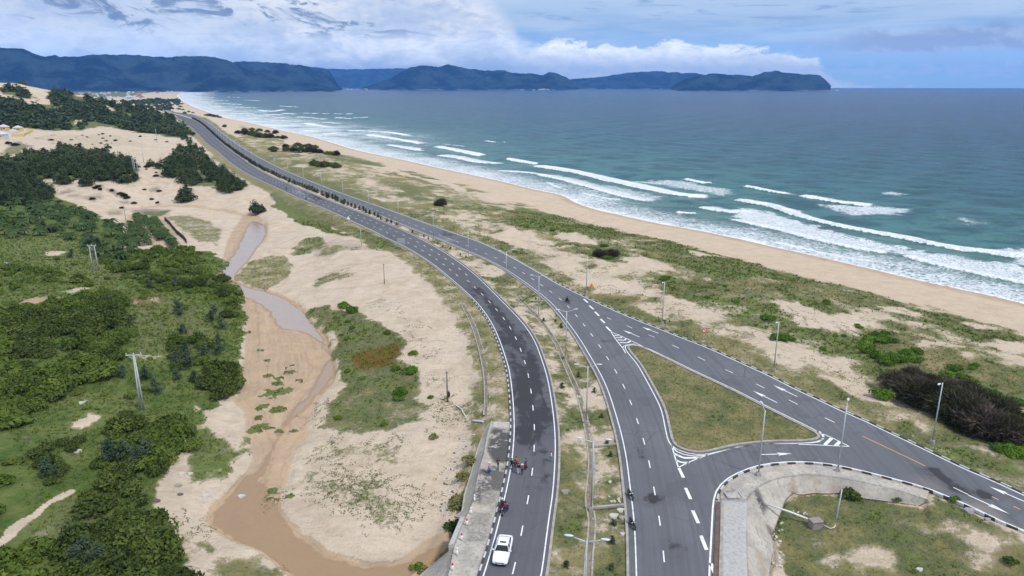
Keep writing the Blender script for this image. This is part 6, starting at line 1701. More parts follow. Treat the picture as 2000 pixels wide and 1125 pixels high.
def p3(u, v, z):
    q = at(u, v, z); return np.array((q[0], q[1], z))
def sheet(name, top, bot, mat, label, cat, n=40, k=8, stain=None, panels=0, kind=None, thick=0.25):
    """concrete sheet between two 3-D edge lines, with its own thickness"""
    if len(top) == len(bot):
        ix = np.linspace(0, len(top) - 1, n)
        A, B = (np.stack([np.interp(ix, np.arange(len(l)), np.array(l)[:, c]) for c in range(3)], 1) for l in (top, bot))
    else:
        A = resample(np.array(top), n=n); B = resample(np.array(bot), n=n)
    t = np.linspace(0, 1, k)
    co = A[:, None] * (1 - t)[None, :, None] + B[:, None] * t[None, :, None]
    idx = np.arange(n * k).reshape(n, k)
    F = np.stack([idx[:-1, :-1], idx[1:, :-1], idx[1:, 1:], idx[:-1, 1:]], -1).reshape(-1, 4)
    v = co.reshape(-1, 3)
    nrm = np.cross(B[n // 2] - A[n // 2], A[min(n // 2 + 1, n - 1)] - A[n // 2])
    if nrm[2] < 0: F_ = F
    else: F_ = F[:, ::-1]
    low = v.copy(); low[:, 2] -= thick
    edge = np.concatenate([idx[0], idx[1:, -1], idx[-1, ::-1][1:], idx[::-1, 0][1:]])
    S_ = np.stack([edge[:-1], edge[1:], edge[1:] + n * k, edge[:-1] + n * k], 1)
    me = np_mesh(name, np.concatenate([v, low]), np.concatenate([F_, S_]))
    st = np.zeros(len(v)); ru = np.zeros(len(v)); pa = np.zeros(len(v))
    if stain:
        for pts, a, typ in stain:
            d = sst(sdist(v[:, 0], v[:, 1], np.array([p3(u_, v_, z_)[:2] for u_, v_, z_ in pts]), 20), -0.4, 0.4) * a
            if typ == 's': st = np.maximum(st, d)
            else: ru = np.maximum(ru, d)
    if panels:
        ri_ = np.repeat((np.arange(n) // panels), k); pa = np.clip((np.array([math.sin(q * 12.9898) * 43758.5 % 1 for q in ri_]) - 0.45) * 0.9, 0, .5)
    for nm_, arr in (('stain', st), ('rustrun', ru), ('panel', pa)): add_attr(me, nm_, np.concatenate([arr, arr]))
    return tag(link(name, me, mat), label, cat, None, kind)
Z = lambda l, z: [(u, v, z) for u, v in l]
# left apron between the kerb and the stream
ak = [(999, 824), (998, 850), (995, 880), (990, 915), (983, 950), (974, 990), (965, 1025), (955, 1060), (942, 1100), (932, 1135), (915, 1185), (893, 1240)]
ao = [(959, 823), (952, 846), (945, 887), (936, 916), (930, 944), (924, 980), (909, 1014), (901, 1031), (887, 1069), (876, 1121), (858, 1180), (835, 1240)]
sheet('concrete_apron', [p3(u - 3, v, 0.02) for u, v in ak], [p3(u, v, 0.02) for u, v in ao], SLAB, 'grey concrete apron with dark stains beside the left carriageway', 'apron', 80, 14,
      [(Z([(960, 835), (1000, 840), (996, 905), (965, 905), (950, 880)], 0), 1.0, 's'), (Z([(935, 915), (990, 912), (980, 960), (930, 960)], 0), 0.9, 's'), (Z([(925, 955), (945, 955), (940, 985), (922, 980)], 0), .9, 's'), (Z([(940, 960), (975, 960), (968, 985), (940, 990)], 0), .5, 's'), (Z([(925, 1000), (960, 1000), (950, 1060), (905, 1060)], 0), .45, 's')], kind='structure')
so = [(p3(954, 826, -0.5)), p3(941, 852, -1.2), p3(931, 878, -1.6), p3(920, 921, -2.0), p3(906, 965, -2.2), p3(901, 999, -2.2), p3(887, 1008, -2.3)]
si = [p3(959, 823, 0.02), p3(952, 846, .02), p3(945, 887, .02), p3(936, 916, .02), p3(930, 944, .02), p3(924, 980, .02), p3(909, 1014, .02)]
sheet('concrete_slope', si, so, SLAB, 'wavy grey concrete slope below the stained apron', 'slope', 40, 5, panels=3, kind='structure')
m = MB(); a = p3(908, 1015, .0); b = p3(886, 1069, .0)
w = np.array((-0.55, -0.12, 0))
for zz, off in ((0.35, 0),):
    P_ = [a, b, b + w, a + w]
    m.quadface([(q[0], q[1], 0.42) for q in P_][::-1])
    for i in range(4):
        q, r_ = P_[i], P_[(i + 1) % 4]; m.quadface([(q[0], q[1], -5.2), (r_[0], r_[1], -5.2), (r_[0], r_[1], .42), (q[0], q[1], .42)])
me = m.mesh('parapet_wall')
for nm_ in ('stain', 'rustrun', 'panel'): add_attr(me, nm_, np.zeros(len(me.vertices)))
tag(link('parapet_wall', me, WALK), 'pale concrete parapet above the stream mouth', 'wall')
sheet('wing_wall', [p3(885, 1071, 0.02), p3(878, 1110, .02), p3(868, 1150, .02), p3(850, 1200, .02)], [p3(880, 1074, -1.5), p3(832, 1112, -4.8), p3(790, 1150, -5.0), p3(760, 1200, -5.0)], SLAB, 'folded grey concrete wing wall dropping to the stream', 'wing wall', 24, 8, panels=3, kind='structure')
# right: walkway, band and slope round the sunken plot
walk_o = [p3(1407, 974, .03), p3(1407, 1030, .03), p3(1406, 1080, .03), p3(1406, 1140, .03), p3(1405, 1200, .03), p3(1405, 1250, .03)]
walk_i = [p3(1460, 976, .03), p3(1457, 1037, .03), p3(1459, 1085, .03), p3(1461, 1140, .03), p3(1464, 1200, .03), p3(1468, 1250, .03)]
sheet('walkway', walk_o, walk_i, WALK, 'smooth pale concrete walkway beside the brown gutter', 'walkway', 30, 8, kind='structure')
bo = [(1407, 974), (1409, 962), (1427, 940), (1463, 921), (1500, 911), (1550, 907), (1600, 909), (1640, 915), (1700, 929), (1750, 942), (1800, 955), (1815, 959)]
bi = [(1460, 976), (1471, 961), (1489, 947), (1502, 941), (1530, 932), (1576, 927), (1619, 930), (1680, 940), (1725, 950), (1767, 961), (1800, 972), (1812, 976)]
sheet('concrete_apron', [p3(u, v, .026) for u, v in bo], [p3(u, v, .026) for u, v in bi], SLAB, 'curved pale concrete band inside the link road bend', 'apron', 60, 8, [(Z([(1400, 960), (1430, 945), (1440, 960), (1415, 975)], 0), .4, 's')], kind='structure')
ti_ = [p3(u, v, .022) for u, v in [(1468, 1250), (1464, 1200), (1461, 1125), (1458, 1060), (1457, 1020), (1460, 976), (1471, 961), (1489, 947), (1502, 941), (1530, 932), (1576, 927), (1619, 930), (1680, 940), (1725, 950), (1767, 961), (1800, 972), (1812, 976)]]
bt_ = [p3(*q) for q in [(1495, 1250, -3.2), (1500, 1190, -3.2), (1502, 1120, -3.1), (1511, 1076, -3.0), (1508, 1045, -2.8), (1518, 1019, -2.6), (1524, 1004, -2.4), (1533, 978, -2.1), (1547, 964, -1.9), (1568, 966, -1.9), (1590, 963, -1.8), (1614, 964, -1.75), (1640, 963, -1.65), (1685, 973, -1.55), (1750, 981, -1.3), (1795, 987, -.95), (1813, 980, -.4)]]
sheet('concrete_slope', ti_, bt_, SLAB, 'tall weathered concrete slope curving round the sunken plot', 'slope', 96, 12,
      [(Z([(1468, 965), (1482, 966), (1500, 985), (1492, 995), (1475, 980)], -.8), 1.0, 's'), (Z([(1492, 1023), (1510, 1025), (1517, 1030), (1512, 1040), (1500, 1035)], -2), .9, 's'), (Z([(1540, 935), (1552, 937), (1555, 955), (1545, 955)], -1), .8, 'r'), (Z([(1565, 930), (1600, 932), (1605, 965), (1570, 965)], -1), .55, 'r'), (Z([(1622, 935), (1630, 935), (1632, 955), (1624, 955)], -1), .7, 'r'), (Z([(1455, 1065), (1480, 1065), (1508, 1105), (1490, 1110)], -1.5), .5, 'r')], panels=4, kind='structure')
# drains
def drain(cl, half, label, hw=0.22, h=0.10, base=None):
    cl = resample(chaikin(cl, 2), 1.5); m = MB()
    z = hgt(cl[:, 0], cl[:, 1])
    for sg in (-1, 1):
        a = offset_line(cl, sg * half); b = offset_line(cl, sg * (half + hw))
        for i in range(len(cl) - 1):
            za, zb = z[i] + h, z[i + 1] + h
            jit = 0.03 * math.sin(i * 7.7)
            P4 = [(a[i][0], a[i][1], za + jit), (a[i + 1][0], a[i + 1][1], zb + jit), (b[i + 1][0], b[i + 1][1], zb + jit), (b[i][0], b[i][1], za + jit)]
            m.quadface(P4)
            for q0, q1 in ((0, 1), (2, 3)):
                m.quadface([(P4[q0][0], P4[q0][1], P4[q0][2] - .6), (P4[q1][0], P4[q1][1], P4[q1][2] - .6), P4[q1], P4[q0]])
    a = offset_line(cl, -half); b = offset_line(cl, half)
    for i in range(len(cl) - 1):
        m.quadface([(a[i][0], a[i][1], z[i] + .02), (b[i][0], b[i][1], z[i] + .02), (b[i + 1][0], b[i + 1][1], z[i + 1] + .02), (a[i + 1][0], a[i + 1][1], z[i + 1] + .02)], 1)
    return tag(m.build('drain', [CONC, DRB]), label, 'drain', None, 'structure')
DRB = simple_mat('drain_silt', (0.26, 0.21, 0.155), .95, 0, .7, .8)
drain(gl([(1010, 577), (1030, 600), (1047, 617), (1066, 639), (1087, 670), (1099, 700), (1115, 735), (1128, 765), (1139, 800), (1148, 840), (1154, 880), (1156, 915), (1151, 955), (1149, 985), (1157, 1012), (1155, 1050), (1150, 1090), (1149, 1125), (1146, 1190)]), 0.30, 'stone drain running down the middle of the median')
drain(gl([(905, 597), (925, 635), (939, 680), (947, 717), (951, 744), (952, 790), (950, 812)]), 0.34, 'half buried concrete drain along the foot of the left verge')
def bar(name, a, b, w, h, mat, label, cat):
    a = np.array(a); b = np.array(b); d = b - a; L = np.linalg.norm(d)
    m = MB(); m.box((0, 0, h / 2), (L, w, h), 0)
    o = m.build(name, mat, None, False, tuple((a + b) / 2)); o.rotation_euler = (0, -math.asin(d[2] / L), math.atan2(d[1], d[0]))
    return tag(o, label, cat)
bar('cross_beam', g3(1160, 995, .1), g3(1219, 990, .1), .35, .3, CONC, 'concrete beam crossing the turf beside the median drain by the lamp', 'beam')
bar('cross_beam', g3(1161, 874, .1), g3(1206, 870, .1), .3, .25, CONC, 'narrow concrete beam across the sandy median further up', 'beam')

# ------------------------------------------------------------------ lamps, poles, signs
GALV = simple_mat('galvanised_steel', (0.52, 0.54, 0.57), 0.45, 0.5, 0.2, 4)
LAMPW = simple_mat('lamp_housing', (0.62, 0.64, 0.67), 0.4, 0.2, 0.15, 4)
POLEC = simple_mat('pole_concrete', (0.50, 0.50, 0.50), 0.85, 0, 0.4, 2)
WOOD = simple_mat('grey_wood', (0.18, 0.15, 0.13), 0.9, 0, 0.5, 3)
def lamp_meshes():
    d = {}
    m = MB(); m.tube([(0, 0, .25), (0, 0, 5), (0, 0, 9.6)], [.115, .09, .065], 10); d['pole'] = m.mesh('pole', True)
    m = MB(); m.box((0, 0, .2), (.62, .62, .7), 0, 0, .9); m.box((0, 0, .58), (.4, .4, .05)); d['base'] = m.mesh('base')
    m = MB(); m.tube([(0, 0, 9.4), (.35, 0, 9.52), (.9, 0, 9.66), (1.35, 0, 9.82)], [.055, .05, .045, .04], 8); d['arm'] = m.mesh('arm', True)
    m = MB(); m.ell((1.72, 0, 9.93), (.48, .17, .085)); m.box((1.72, 0, 9.87), (.6, .22, .03)); d['lamp_head'] = m.mesh('lamp_head', True)
    for k_, me_ in d.items(): me_.materials.append(CONC if k_ == 'base' else (LAMPW if k_ == 'lamp_head' else GALV))
    return d
LM = lamp_meshes()
def lamp(x, y, z, rz, double, label, group=None, cat='street lamp'):
    e = empty('street_lamp', (x, y, z), rz); tag(e, label, cat, group)
    def add(k_, r=0.0, par=None):
        o = bpy.data.objects.new(k_, LM[k_]); COL.objects.link(o); o.parent = par or e; o.rotation_euler = (0, 0, r); return o
    add('base'); add('pole')
    for r in ((0, math.pi) if double else (0,)):
        a = add('arm', r); add('lamp_head', 0, a)
    return e
def med_dir(p):
    k = int(np.argmin(((MEDLINE - p[None]) ** 2).sum(1))); k = min(max(k, 1), len(MEDLINE) - 2)
    t = MEDLINE[k + 1] - MEDLINE[k - 1]; return math.atan2(t[1], t[0])
mlabels = ['double-armed lamp nearest the camera with its heads over the turf', 'double-armed lamp on its concrete block beside the median drain beam', 'double-armed lamp in the median beside the wide end of the grass island', 'double-armed lamp in the median opposite the chevron nose', 'double-armed lamp in the median opposite the motorcyclist', 'double-armed lamp in the median where the two carriageways part', 'double-armed lamp by the last small median pines', 'double-armed lamp beside the wet patch on the right carriageway']
mpos = [at(1141, 1215, -.3), at(1155, 991), at(1145, 821), at(1105, 695), at(1052, 614), at(989, 557), at(915, 507), at(847, 467), at(779, 440), at(721, 416), at(671, 396), at(629, 376), at(594, 362), at(564, 350), at(538, 336)]
rest = MEDLINE[::-1] if MEDLINE[0, 1] > MEDLINE[-1, 1] else MEDLINE
rest = resample(MEDLINE[np.argsort(MEDLINE[:, 1])], 31.0)
mpos += [q for q in rest if mpos[-1][1] + 25 < q[1] < 1180]
for i, p in enumerate(mpos):
    lab = mlabels[i] if i < len(mlabels) else 'double-armed street lamp in the far row along the planted median'
    lamp(p[0], p[1], float(hgt(p[0], p[1])) - .05, med_dir(np.array(p)) + math.pi / 2, True, lab, None if i < len(mlabels) else 'street lamps in the far median row')
for u, v, du, dv, lab in [(1145, 571, -1, .3, 'single-armed lamp next to the orange warning triangle'), (1293, 633, -.6, 1, 'single-armed lamp on the verge between the orange triangle and the round sign'), (1511, 725, -.6, 1, 'single-armed lamp on the verge between the round sign and the brown bushes'), (1820, 866, -.7, 1, 'single-armed lamp in front of the purple brown bushes'), (1481, 929, -.4, -1, 'single-armed lamp on a concrete block at the bend of the link road'), (1636, 920, 0.15, -1, 'single-armed lamp on the concrete band by the tip of the chevrons')]:
    p = at(u, v); q = at(u + du * 20, v + dv * 14); lamp(p[0], p[1], -.08, math.atan2(q[1] - p[1], q[0] - p[0]), False, lab)

# power poles
INS = simple_mat('brown_insulator', (0.12, 0.07, 0.05), .4)
def hpole(u, v, h, sep_, top_w, label, rz=0.0, lean=0.0):
    p = g3(u, v); e = empty('power_pole', p, rz); tag(e, label, 'power pole')
    for s in (-1, 1):
        m = MB(); m.tube([(s * sep_ / 2, 0, -.3), (s * (sep_ / 2 - lean), 0, h)], [.16, .10], 10); m.build('post', POLEC, e, True)
    m = MB(); m.box((0, 0, h - .05), (top_w, .16, .18)); m.build('cross_arm', POLEC, e)
    if top_w > 2.2:
        m = MB(); m.tube([(-top_w * .38, 0, h - .1), (0, 0, h - .9)], .04, 6); m.build('brace', GALV, e); m = MB(); m.tube([(top_w * .38, 0, h - .1), (0, 0, h - .9)], .04, 6); m.build('brace', GALV, e)
    for s in (-1, 0, 1):
        m = MB(); m.tube([(s * top_w * .47, 0, h + .04), (s * top_w * .47, 0, h + .2), (s * top_w * .47, 0, h + .38)], [.05, .09, .05], 8); m.build('insulator', LAMPW, e)
    return e
hpole(278, 802, 10.2, 0.60, 2.5, 'tall twin concrete power pole with a cross arm standing in the green plain', math.radians(6), .22)
hpole(187, 529, 7.6, 1.6, 2.4, 'H-shaped concrete power pole beyond the thicket on the left', math.radians(8), .1)
def spole(u, v, h, label, mat=POLEC, arm=0.0, r=.14):
    p = g3(u, v); e = empty('utility_pole', p); tag(e, label, 'pole')
    m = MB(); m.tube([(0, 0, -.2), (0, 0, h)], [r, r * .65], 8); m.build('post', mat, e, True)
    m = MB(); m.box((0, 0, h - .25), (max(arm, .5), .09, .1)); m.build('cross_arm', mat, e)
    m = MB(); m.tube([(0, 0, h), (0, 0, h + .22)], [.06, .04], 6); m.build('insulator', LAMPW, e)
    return e
spole(874, 785, 5.6, 'weathered wooden pole leaning over a dark box on the bare dune', WOOD, .2)
spole(751, 555, 5.6, 'thin grey pole alone on the rippled dune sand', WOOD, .5, .1)
spole(706, 481, 5.6, 'short pale pole on the grassy bank below the highway', POLEC, .4, .1)
spole(246, 432, 10, 'pale single pole at the right end of the palm grove', POLEC, 1.2)
spole(307, 278, 11.5, 'pale single pole on the far sand flat', POLEC, 1.2, .2)
for u, v, h in [(263, 347, 10.5), (266, 348, 9.5), (271, 347, 11)]:
    spole(u, v, h, 'pale pole of the cluster on top of the wooded sand ridge', POLEC, .8, .17)['group'] = 'poles clustered on the sand ridge'
spole(281, 318, 10, 'pale pole behind the pines of the sand ridge', POLEC, .8, .17)
tb = g3(877, 776, 0); m = MB(); m.ell((0, 0, .55), (.22, .22, .62)); m.tube([(0, 0, 1.1), (0, 0, 1.35)], .06, 6)
tag(m.build('fallen_box', simple_mat('dark_metal_box', (.03, .022, .02), .6), None, True, (tb[0], tb[1], tb[2])), 'dark oval box standing at the foot of the wooden pole', 'box')
# signs
RED = simple_mat('sign_red', (0.55, 0.02, 0.03), .4, 0, .1); SWH = simple_mat('sign_white', (.80, .80, .80), .4, 0, .1); SBK = simple_mat('sign_black', (.02, .02, .025), .5); ORG = simple_mat('sign_orange', (.85, .30, .015), .45, 0, .1)
SBACK = simple_mat('sign_back_grey', (.42, .50, .54), .45, .3, .25, 1.5)
def disc(m, r0, r1, y, mi, n=32, cz=0.0):
    for k in range(n):
        a0, a1 = 2 * math.pi * k / n, 2 * math.pi * (k + 1) / n
        if r0 <= 0: m.quadface([(0, y, cz), (r1 * math.cos(a0), y, cz + r1 * math.sin(a0)), (r1 * math.cos(a1), y, cz + r1 * math.sin(a1))], mi)
        else: m.quadface([(r0 * math.cos(a0), y, cz + r0 * math.sin(a0)), (r1 * math.cos(a0), y, cz + r1 * math.sin(a0)), (r1 * math.cos(a1), y, cz + r1 * math.sin(a1)), (r0 * math.cos(a1), y, cz + r0 * math.sin(a1))], mi)
e = empty('road_sign', g3(1374, 668), math.radians(4)); tag(e, 'round red and white no left turn sign on a striped post', 'road sign')
m = MB()
for k in range(6): m.tube([(0, 0, k * .35), (0, 0, (k + 1) * .35)], .045, 8, k % 2)
m.build('post', [SWH, RED], e)
m = MB(); m.box((0, 0, .1), (.9, .6, .24), 0, 0, .8); m.build('footing', CONC, e)
m = MB(); disc(m, .36, .5, -.062, 0); disc(m, 0, .36, -.060, 1); disc(m, 0, .5, -.03, 2)
for k in range(32):
    a0, a1 = 2 * math.pi * k / 32, 2 * math.pi * (k + 1) / 32
    m.quadface([(.5 * math.cos(a0), -.062, .5 * math.sin(a0)), (.5 * math.cos(a1), -.062, .5 * math.sin(a1)), (.5 * math.cos(a1), -.03, .5 * math.sin(a1)), (.5 * math.cos(a0), -.03, .5 * math.sin(a0))], 0)
pn = m.build('panel', [RED, SWH, SBACK], e, False, (0, 0, 2.55))
m = MB(); y = -.068
m.quadface([(.10, y, -.24), (.20, y, -.24), (.20, y, .17), (.10, y, .07)], 0); m.quadface([(.20, y, .17), (-.10, y, .17), (-.10, y, .07), (.10, y, .07)], 0); m.quadface([(-.10, y, .25), (-.28, y, .12), (-.10, y, -.01)], 0)
m.quadface([(-.28, y - .003, .22), (-.22, y - .003, .28), (.28, y - .003, -.22), (.22, y - .003, -.28)], 1)
m.build('symbol', [SBK, RED], pn)
def tri(u, v, label, mats, h, s, rz, front=True):
    e = empty('warning_sign', g3(u, v), rz); tag(e, label, 'road sign')
    m = MB(); m.tube([(0, 0, -.1), (0, 0, h + s * .5)], .045, 8); m.build('post', [mats[2]], e)
    m = MB(); y = -.06; c = h
    P_ = [(-s * .58, c), (s * .58, c), (0, c + s)]
    m.quadface([(x, y, z) for x, z in P_], 0); m.quadface([(x, y + .04, z) for x, z in P_][::-1], 3)
    for i in range(3):
        a, b = P_[i], P_[(i + 1) % 3]; m.quadface([(a[0], y, a[1]), (a[0], y + .04, a[1]), (b[0], y + .04, b[1]), (b[0], y, b[1])], 0)
    cx, cz = 0, c + s * .36; q = [(cx + (x - cx) * .72, cz + (z - cz) * .72) for x, z in P_]
    pn = m.build('panel', [mats[0], mats[1], mats[2], SBACK], e)
    if front:
        m = MB(); m.quadface([(x, y - .004, z) for x, z in q], 0); fc = m.build('face', [mats[1]], pn)
        m = MB(); m.quadface([(-.04, y - .008, c + s * .30), (.04, y - .008, c + s * .30), (.06, y - .008, c + s * .62), (-.06, y - .008, c + s * .62)], 0); m.quadface([(-.045, y - .008, c + s * .17), (.045, y - .008, c + s * .17), (.045, y - .008, c + s * .25), (-.045, y - .008, c + s * .25)], 0); m.build('symbol', [SBK], pn)
tri(1155, 569, 'orange triangular warning sign on the sandy verge', [simple_mat('sign_rim_red', (.70, .10, .02), .4), ORG, GALV], 1.0, 1.15, math.radians(8))
tri(681, 437, 'white triangular sign seen from behind at the far road edge', [SWH, SWH, GALV], 1.7, 1.25, math.radians(20), False)
e = empty('direction_sign', g3(784, 487), math.radians(-14)); tag(e, 'large pale blue-grey sign board seen from behind beside the left carriageway', 'sign board')
for s in (-.8, .8):
    m = MB(); m.tube([(s, .06, -.2), (s, .06, 3.6)], .06, 8); m.build('post', GALV, e)
m = MB(); m.box((0, 0, 2.75), (2.7, .06, 1.75)); pn = m.build('panel', SBACK, e)
for k in range(4):
    m = MB(); m.box((0, -.05, 2.1 + k * .43), (2.6, .05, .07)); m.build('rail', GALV, pn)
# marker posts
for i, (u, v) in enumerate([(927, 980), (920, 1005), (912, 1027), (902, 1056), (893, 1085), (884, 1115)]):
    p = at(u, v); e = empty('marker_post', (p[0], p[1], .02)); tag(e, ['white marker post nearest the stained upper apron', 'white marker post second from the top of the apron row', 'red-topped marker post beside the upper end of the parapet', 'red-topped marker post in a dark damp spot beside the parapet', 'white marker post just below the parapet', 'red-topped marker post at the bottom of the apron row'][i], 'marker post')
    m = MB(); m.tube([(0, 0, 0), (0, 0, .72)], [.11, .10], 10); m.build('shaft', SWH, e, True)
    m = MB(); m.tube([(0, 0, .72), (0, 0, .92), (0, 0, 1.0)], [.102, .10, .05], 10); m.build('cap', RED if i in (2, 3, 5) else SWH, e, True)
# pipe, junction box and bent pole in the sunken plot
PIPE = simple_mat('white_pipe', (.70, .70, .70), .4, 0, .15); STONE = simple_mat('pink_grey_block', (.30, .26, .25), .9, 0, .5, 2)
a = p3(1498, 985, -1.0); b = g3(1584, 1024, .55); m = MB(); m.tube([a, (a + b) / 2 + np.array((0, 0, .1)), b], .13, 10)
tag(m.build('drain_pipe', PIPE, None, True), 'white pipe running from the concrete slope down to the block', 'pipe')
bx_ = g3(1592, 1029, .4); m = MB(); m.box((0, 0, 0), (1.35, 1.0, 1.0), 0, .2, .92); m.box((0, 0, .54), (1.45, 1.1, .1), 0, .2)
tag(m.build('junction_box', STONE, None, False, bx_), 'pinkish grey concrete block in the sunken plot where the white pipe ends', 'box')
c0 = g3(1601, 1029, .5); c1 = g3(1622, 1034, .12); c2 = g3(1631, 1031, .3); hp = 5.0
m = MB(); m.tube([c0, c1, (c1 + c2) / 2 + np.array((.1, -.05, 0)), c2, c2 + np.array((.02, .05, .8)), c2 + np.array((.22, .1, hp))], .075, 10)
tag(m.build('bent_pole', GALV, None, True), 'thin bent grey pole rising from the turf of the sunken plot', 'pole')
p = g3(1418, 968, .06); m = MB(); m.box((0, 0, 0), (1.9, 1.2, .08), 0, .1); m.box((-.9, 0, .1), (.1, 1.2, .16), 0, .1); m.box((.9, .1, .1), (.1, 1.2, .16), 0, .1)
tag(m.build('manhole_slab', WALK, None, False, (p[0] + .8, p[1] - .3, .12)), 'pale manhole slab with raised edges at the head of the walkway', 'slab')
for nm_ in ('stain', 'rustrun', 'panel'): add_attr(bpy.data.objects['manhole_slab'].data, nm_, np.zeros(len(bpy.data.objects['manhole_slab'].data.vertices)))
a = g3(892, 794, .15); b = g3(901, 800, .15); c = g3(909, 815, .2); m = MB(); m.tube([g3(888, 792, .1), a, b, c], .08, 8)
tag(m.build('hose', PIPE, None, True), 'white curved pipe lying on the dune sand', 'pipe')
bar('concrete_post', g3(924, 824, .12), g3(944, 826, .12), .25, .22, PIPE, 'fallen white concrete post at the top of the apron', 'post')

# ------------------------------------------------------------------ rocks and rubble
ROCK = simple_mat('grey_rock', (.36, .34, .33), .9, 0, .6, 1.5); ROCKW = simple_mat('pale_rock', (.60, .57, .52), .9, 0, .5, 1.5); ROCKD = simple_mat('purple_rock', (.16, .13, .14), .9, 0, .5, 2)
def rock_mesh(seed, flat=.6):
    bm = bmesh.new(); bmesh.ops.create_icosphere(bm, subdivisions=2, radius=1.0); r = np.random.default_rng(seed)
    ks = r.normal(0, 1, (6, 3)); ks /= np.linalg.norm(ks, axis=1)[:, None]; of = r.uniform(.45, .8, 6)
    for v in bm.verts:
        c = np.array(v.co)
        for k_, o_ in zip(ks, of):
            d = c @ k_
            if d > o_: c = c - k_ * (d - o_)
        v.co = Vector((c[0], c[1], c[2] * flat))
    me = bpy.data.meshes.new('rock'); bm.to_mesh(me); bm.free(); return me
RM = [rock_mesh(900 + i) for i in range(5)]
def rocks(lst, mat, label, group, name='rock'):
    for i, (u, v, s) in enumerate(lst):
        p = g3(u, v); me = RM[i % 5].copy(); me.materials.append(mat)
        o = link(name, me, None, None, (p[0], p[1], p[2] + .1 * s)); o.scale = (s, s * .75, s); o.rotation_euler = (0, 0, i * 1.7); tag(o, label, 'rock', group if len(lst) > 1 else None)
rocks([(160, 788, .65)], ROCKW, 'flat cream boulder in the clearing below the thicket', None)
rocks([(168, 784, .5)], ROCK, 'small grey boulder touching the flat cream one in the clearing', None)
rocks([(151, 883, .8)], ROCKW, 'white slab-like rock among low bushes in the lower left', None)
rocks([(52, 858, .65)], ROCKD, 'purple grey boulder at the left among green bushes', None)
rocks([(11, 517, 1.4)], ROCK, 'grey boulder at the far left edge of the plain', None)
rocks([(472, 971, .65)], ROCKW, 'white rock sitting in the brown stream', None)
rocks([(403, 970, .7)], ROCKW, 'large white rock on the stream bank', None)
rocks([(348, 950, .65)], ROCK, 'grey rock beside the thicket edge on the bank sand', None); rocks([(356, 927, .6)], ROCKW, 'white rock in the grass above the bank', None); rocks([(372, 926, .5)], ROCKW, 'cream stone right of the white rock in the grass', None)
rocks([(352, 967, .5)], ROCKD, 'dark rock on the bank sand', None); rocks([(306, 980, .6)], ROCKD, 'dark blue-grey rock tucked under the thicket edge', None)
rocks([(1200, 1010, .75)], ROCKW, 'largest broken concrete slab on the near median', None, 'broken_slab'); rocks([(1213, 998, .6)], ROCKW, 'broken slab just below the beam on the median', None, 'broken_slab'); rocks([(1217, 1013, .6)], ROCK, 'broken slab against the right kerb of the median', None, 'broken_slab'); rocks([(1105, 962, .7)], ROCK, 'grey flat slab on the turf left of the drain', None, 'broken_slab'); rocks([(1217, 1044, .4)], ROCKW, 'small slab at the foot of the right median kerb', None, 'broken_slab')
rocks([(1195, 980, .3), (1200, 980, .32), (1209, 975, .3), (1210, 980, .28), (1191, 942, .35), (1190, 970, .2)], ROCKW, 'fist to head sized pale stone on the turf of the near median', 'pale stones on the near median')
rb = []
for _ in range(150):
    t = rng.random(); u = np.interp(t, [0, .3, .6, 1], [915, 895, 880, 862]) + rng.normal(0, 9); v = 835 + t * 175 + rng.normal(0, 6); rb.append((u, v, rng.uniform(.10, .26)))
rocks(rb[:110], ROCKW, 'pale rubble stone spilled below the grey apron', 'rubble stones below the apron', 'rubble_stone'); rocks(rb[110:], ROCKD, 'dark rubble stone spilled below the grey apron', 'dark rubble stones below the apron', 'rubble_stone')
rocks([(rng.uniform(1500, 1530), rng.uniform(1020, 1110), rng.uniform(.12, .3)) for _ in range(26)] + [(1565 + rng.normal(0, 8), 1002 + rng.normal(0, 3), .15) for _ in range(8)], ROCKW, 'pale stone at the foot of the tall concrete slope', 'pale stones at the foot of the slope', 'rubble_stone')
rocks([(1797, 1114, .5)], ROCKW, 'white slab lying at the bottom of the sunken plot', None, 'broken_slab'); rocks([(1930, 1016, .5)], ROCK, 'pale slab on the shoulder above the sunken plot', None, 'broken_slab')
rocks([(1895, 1000, .9)], ROCK, 'grey flat stone on the bank below the slip road', None, 'broken_slab')

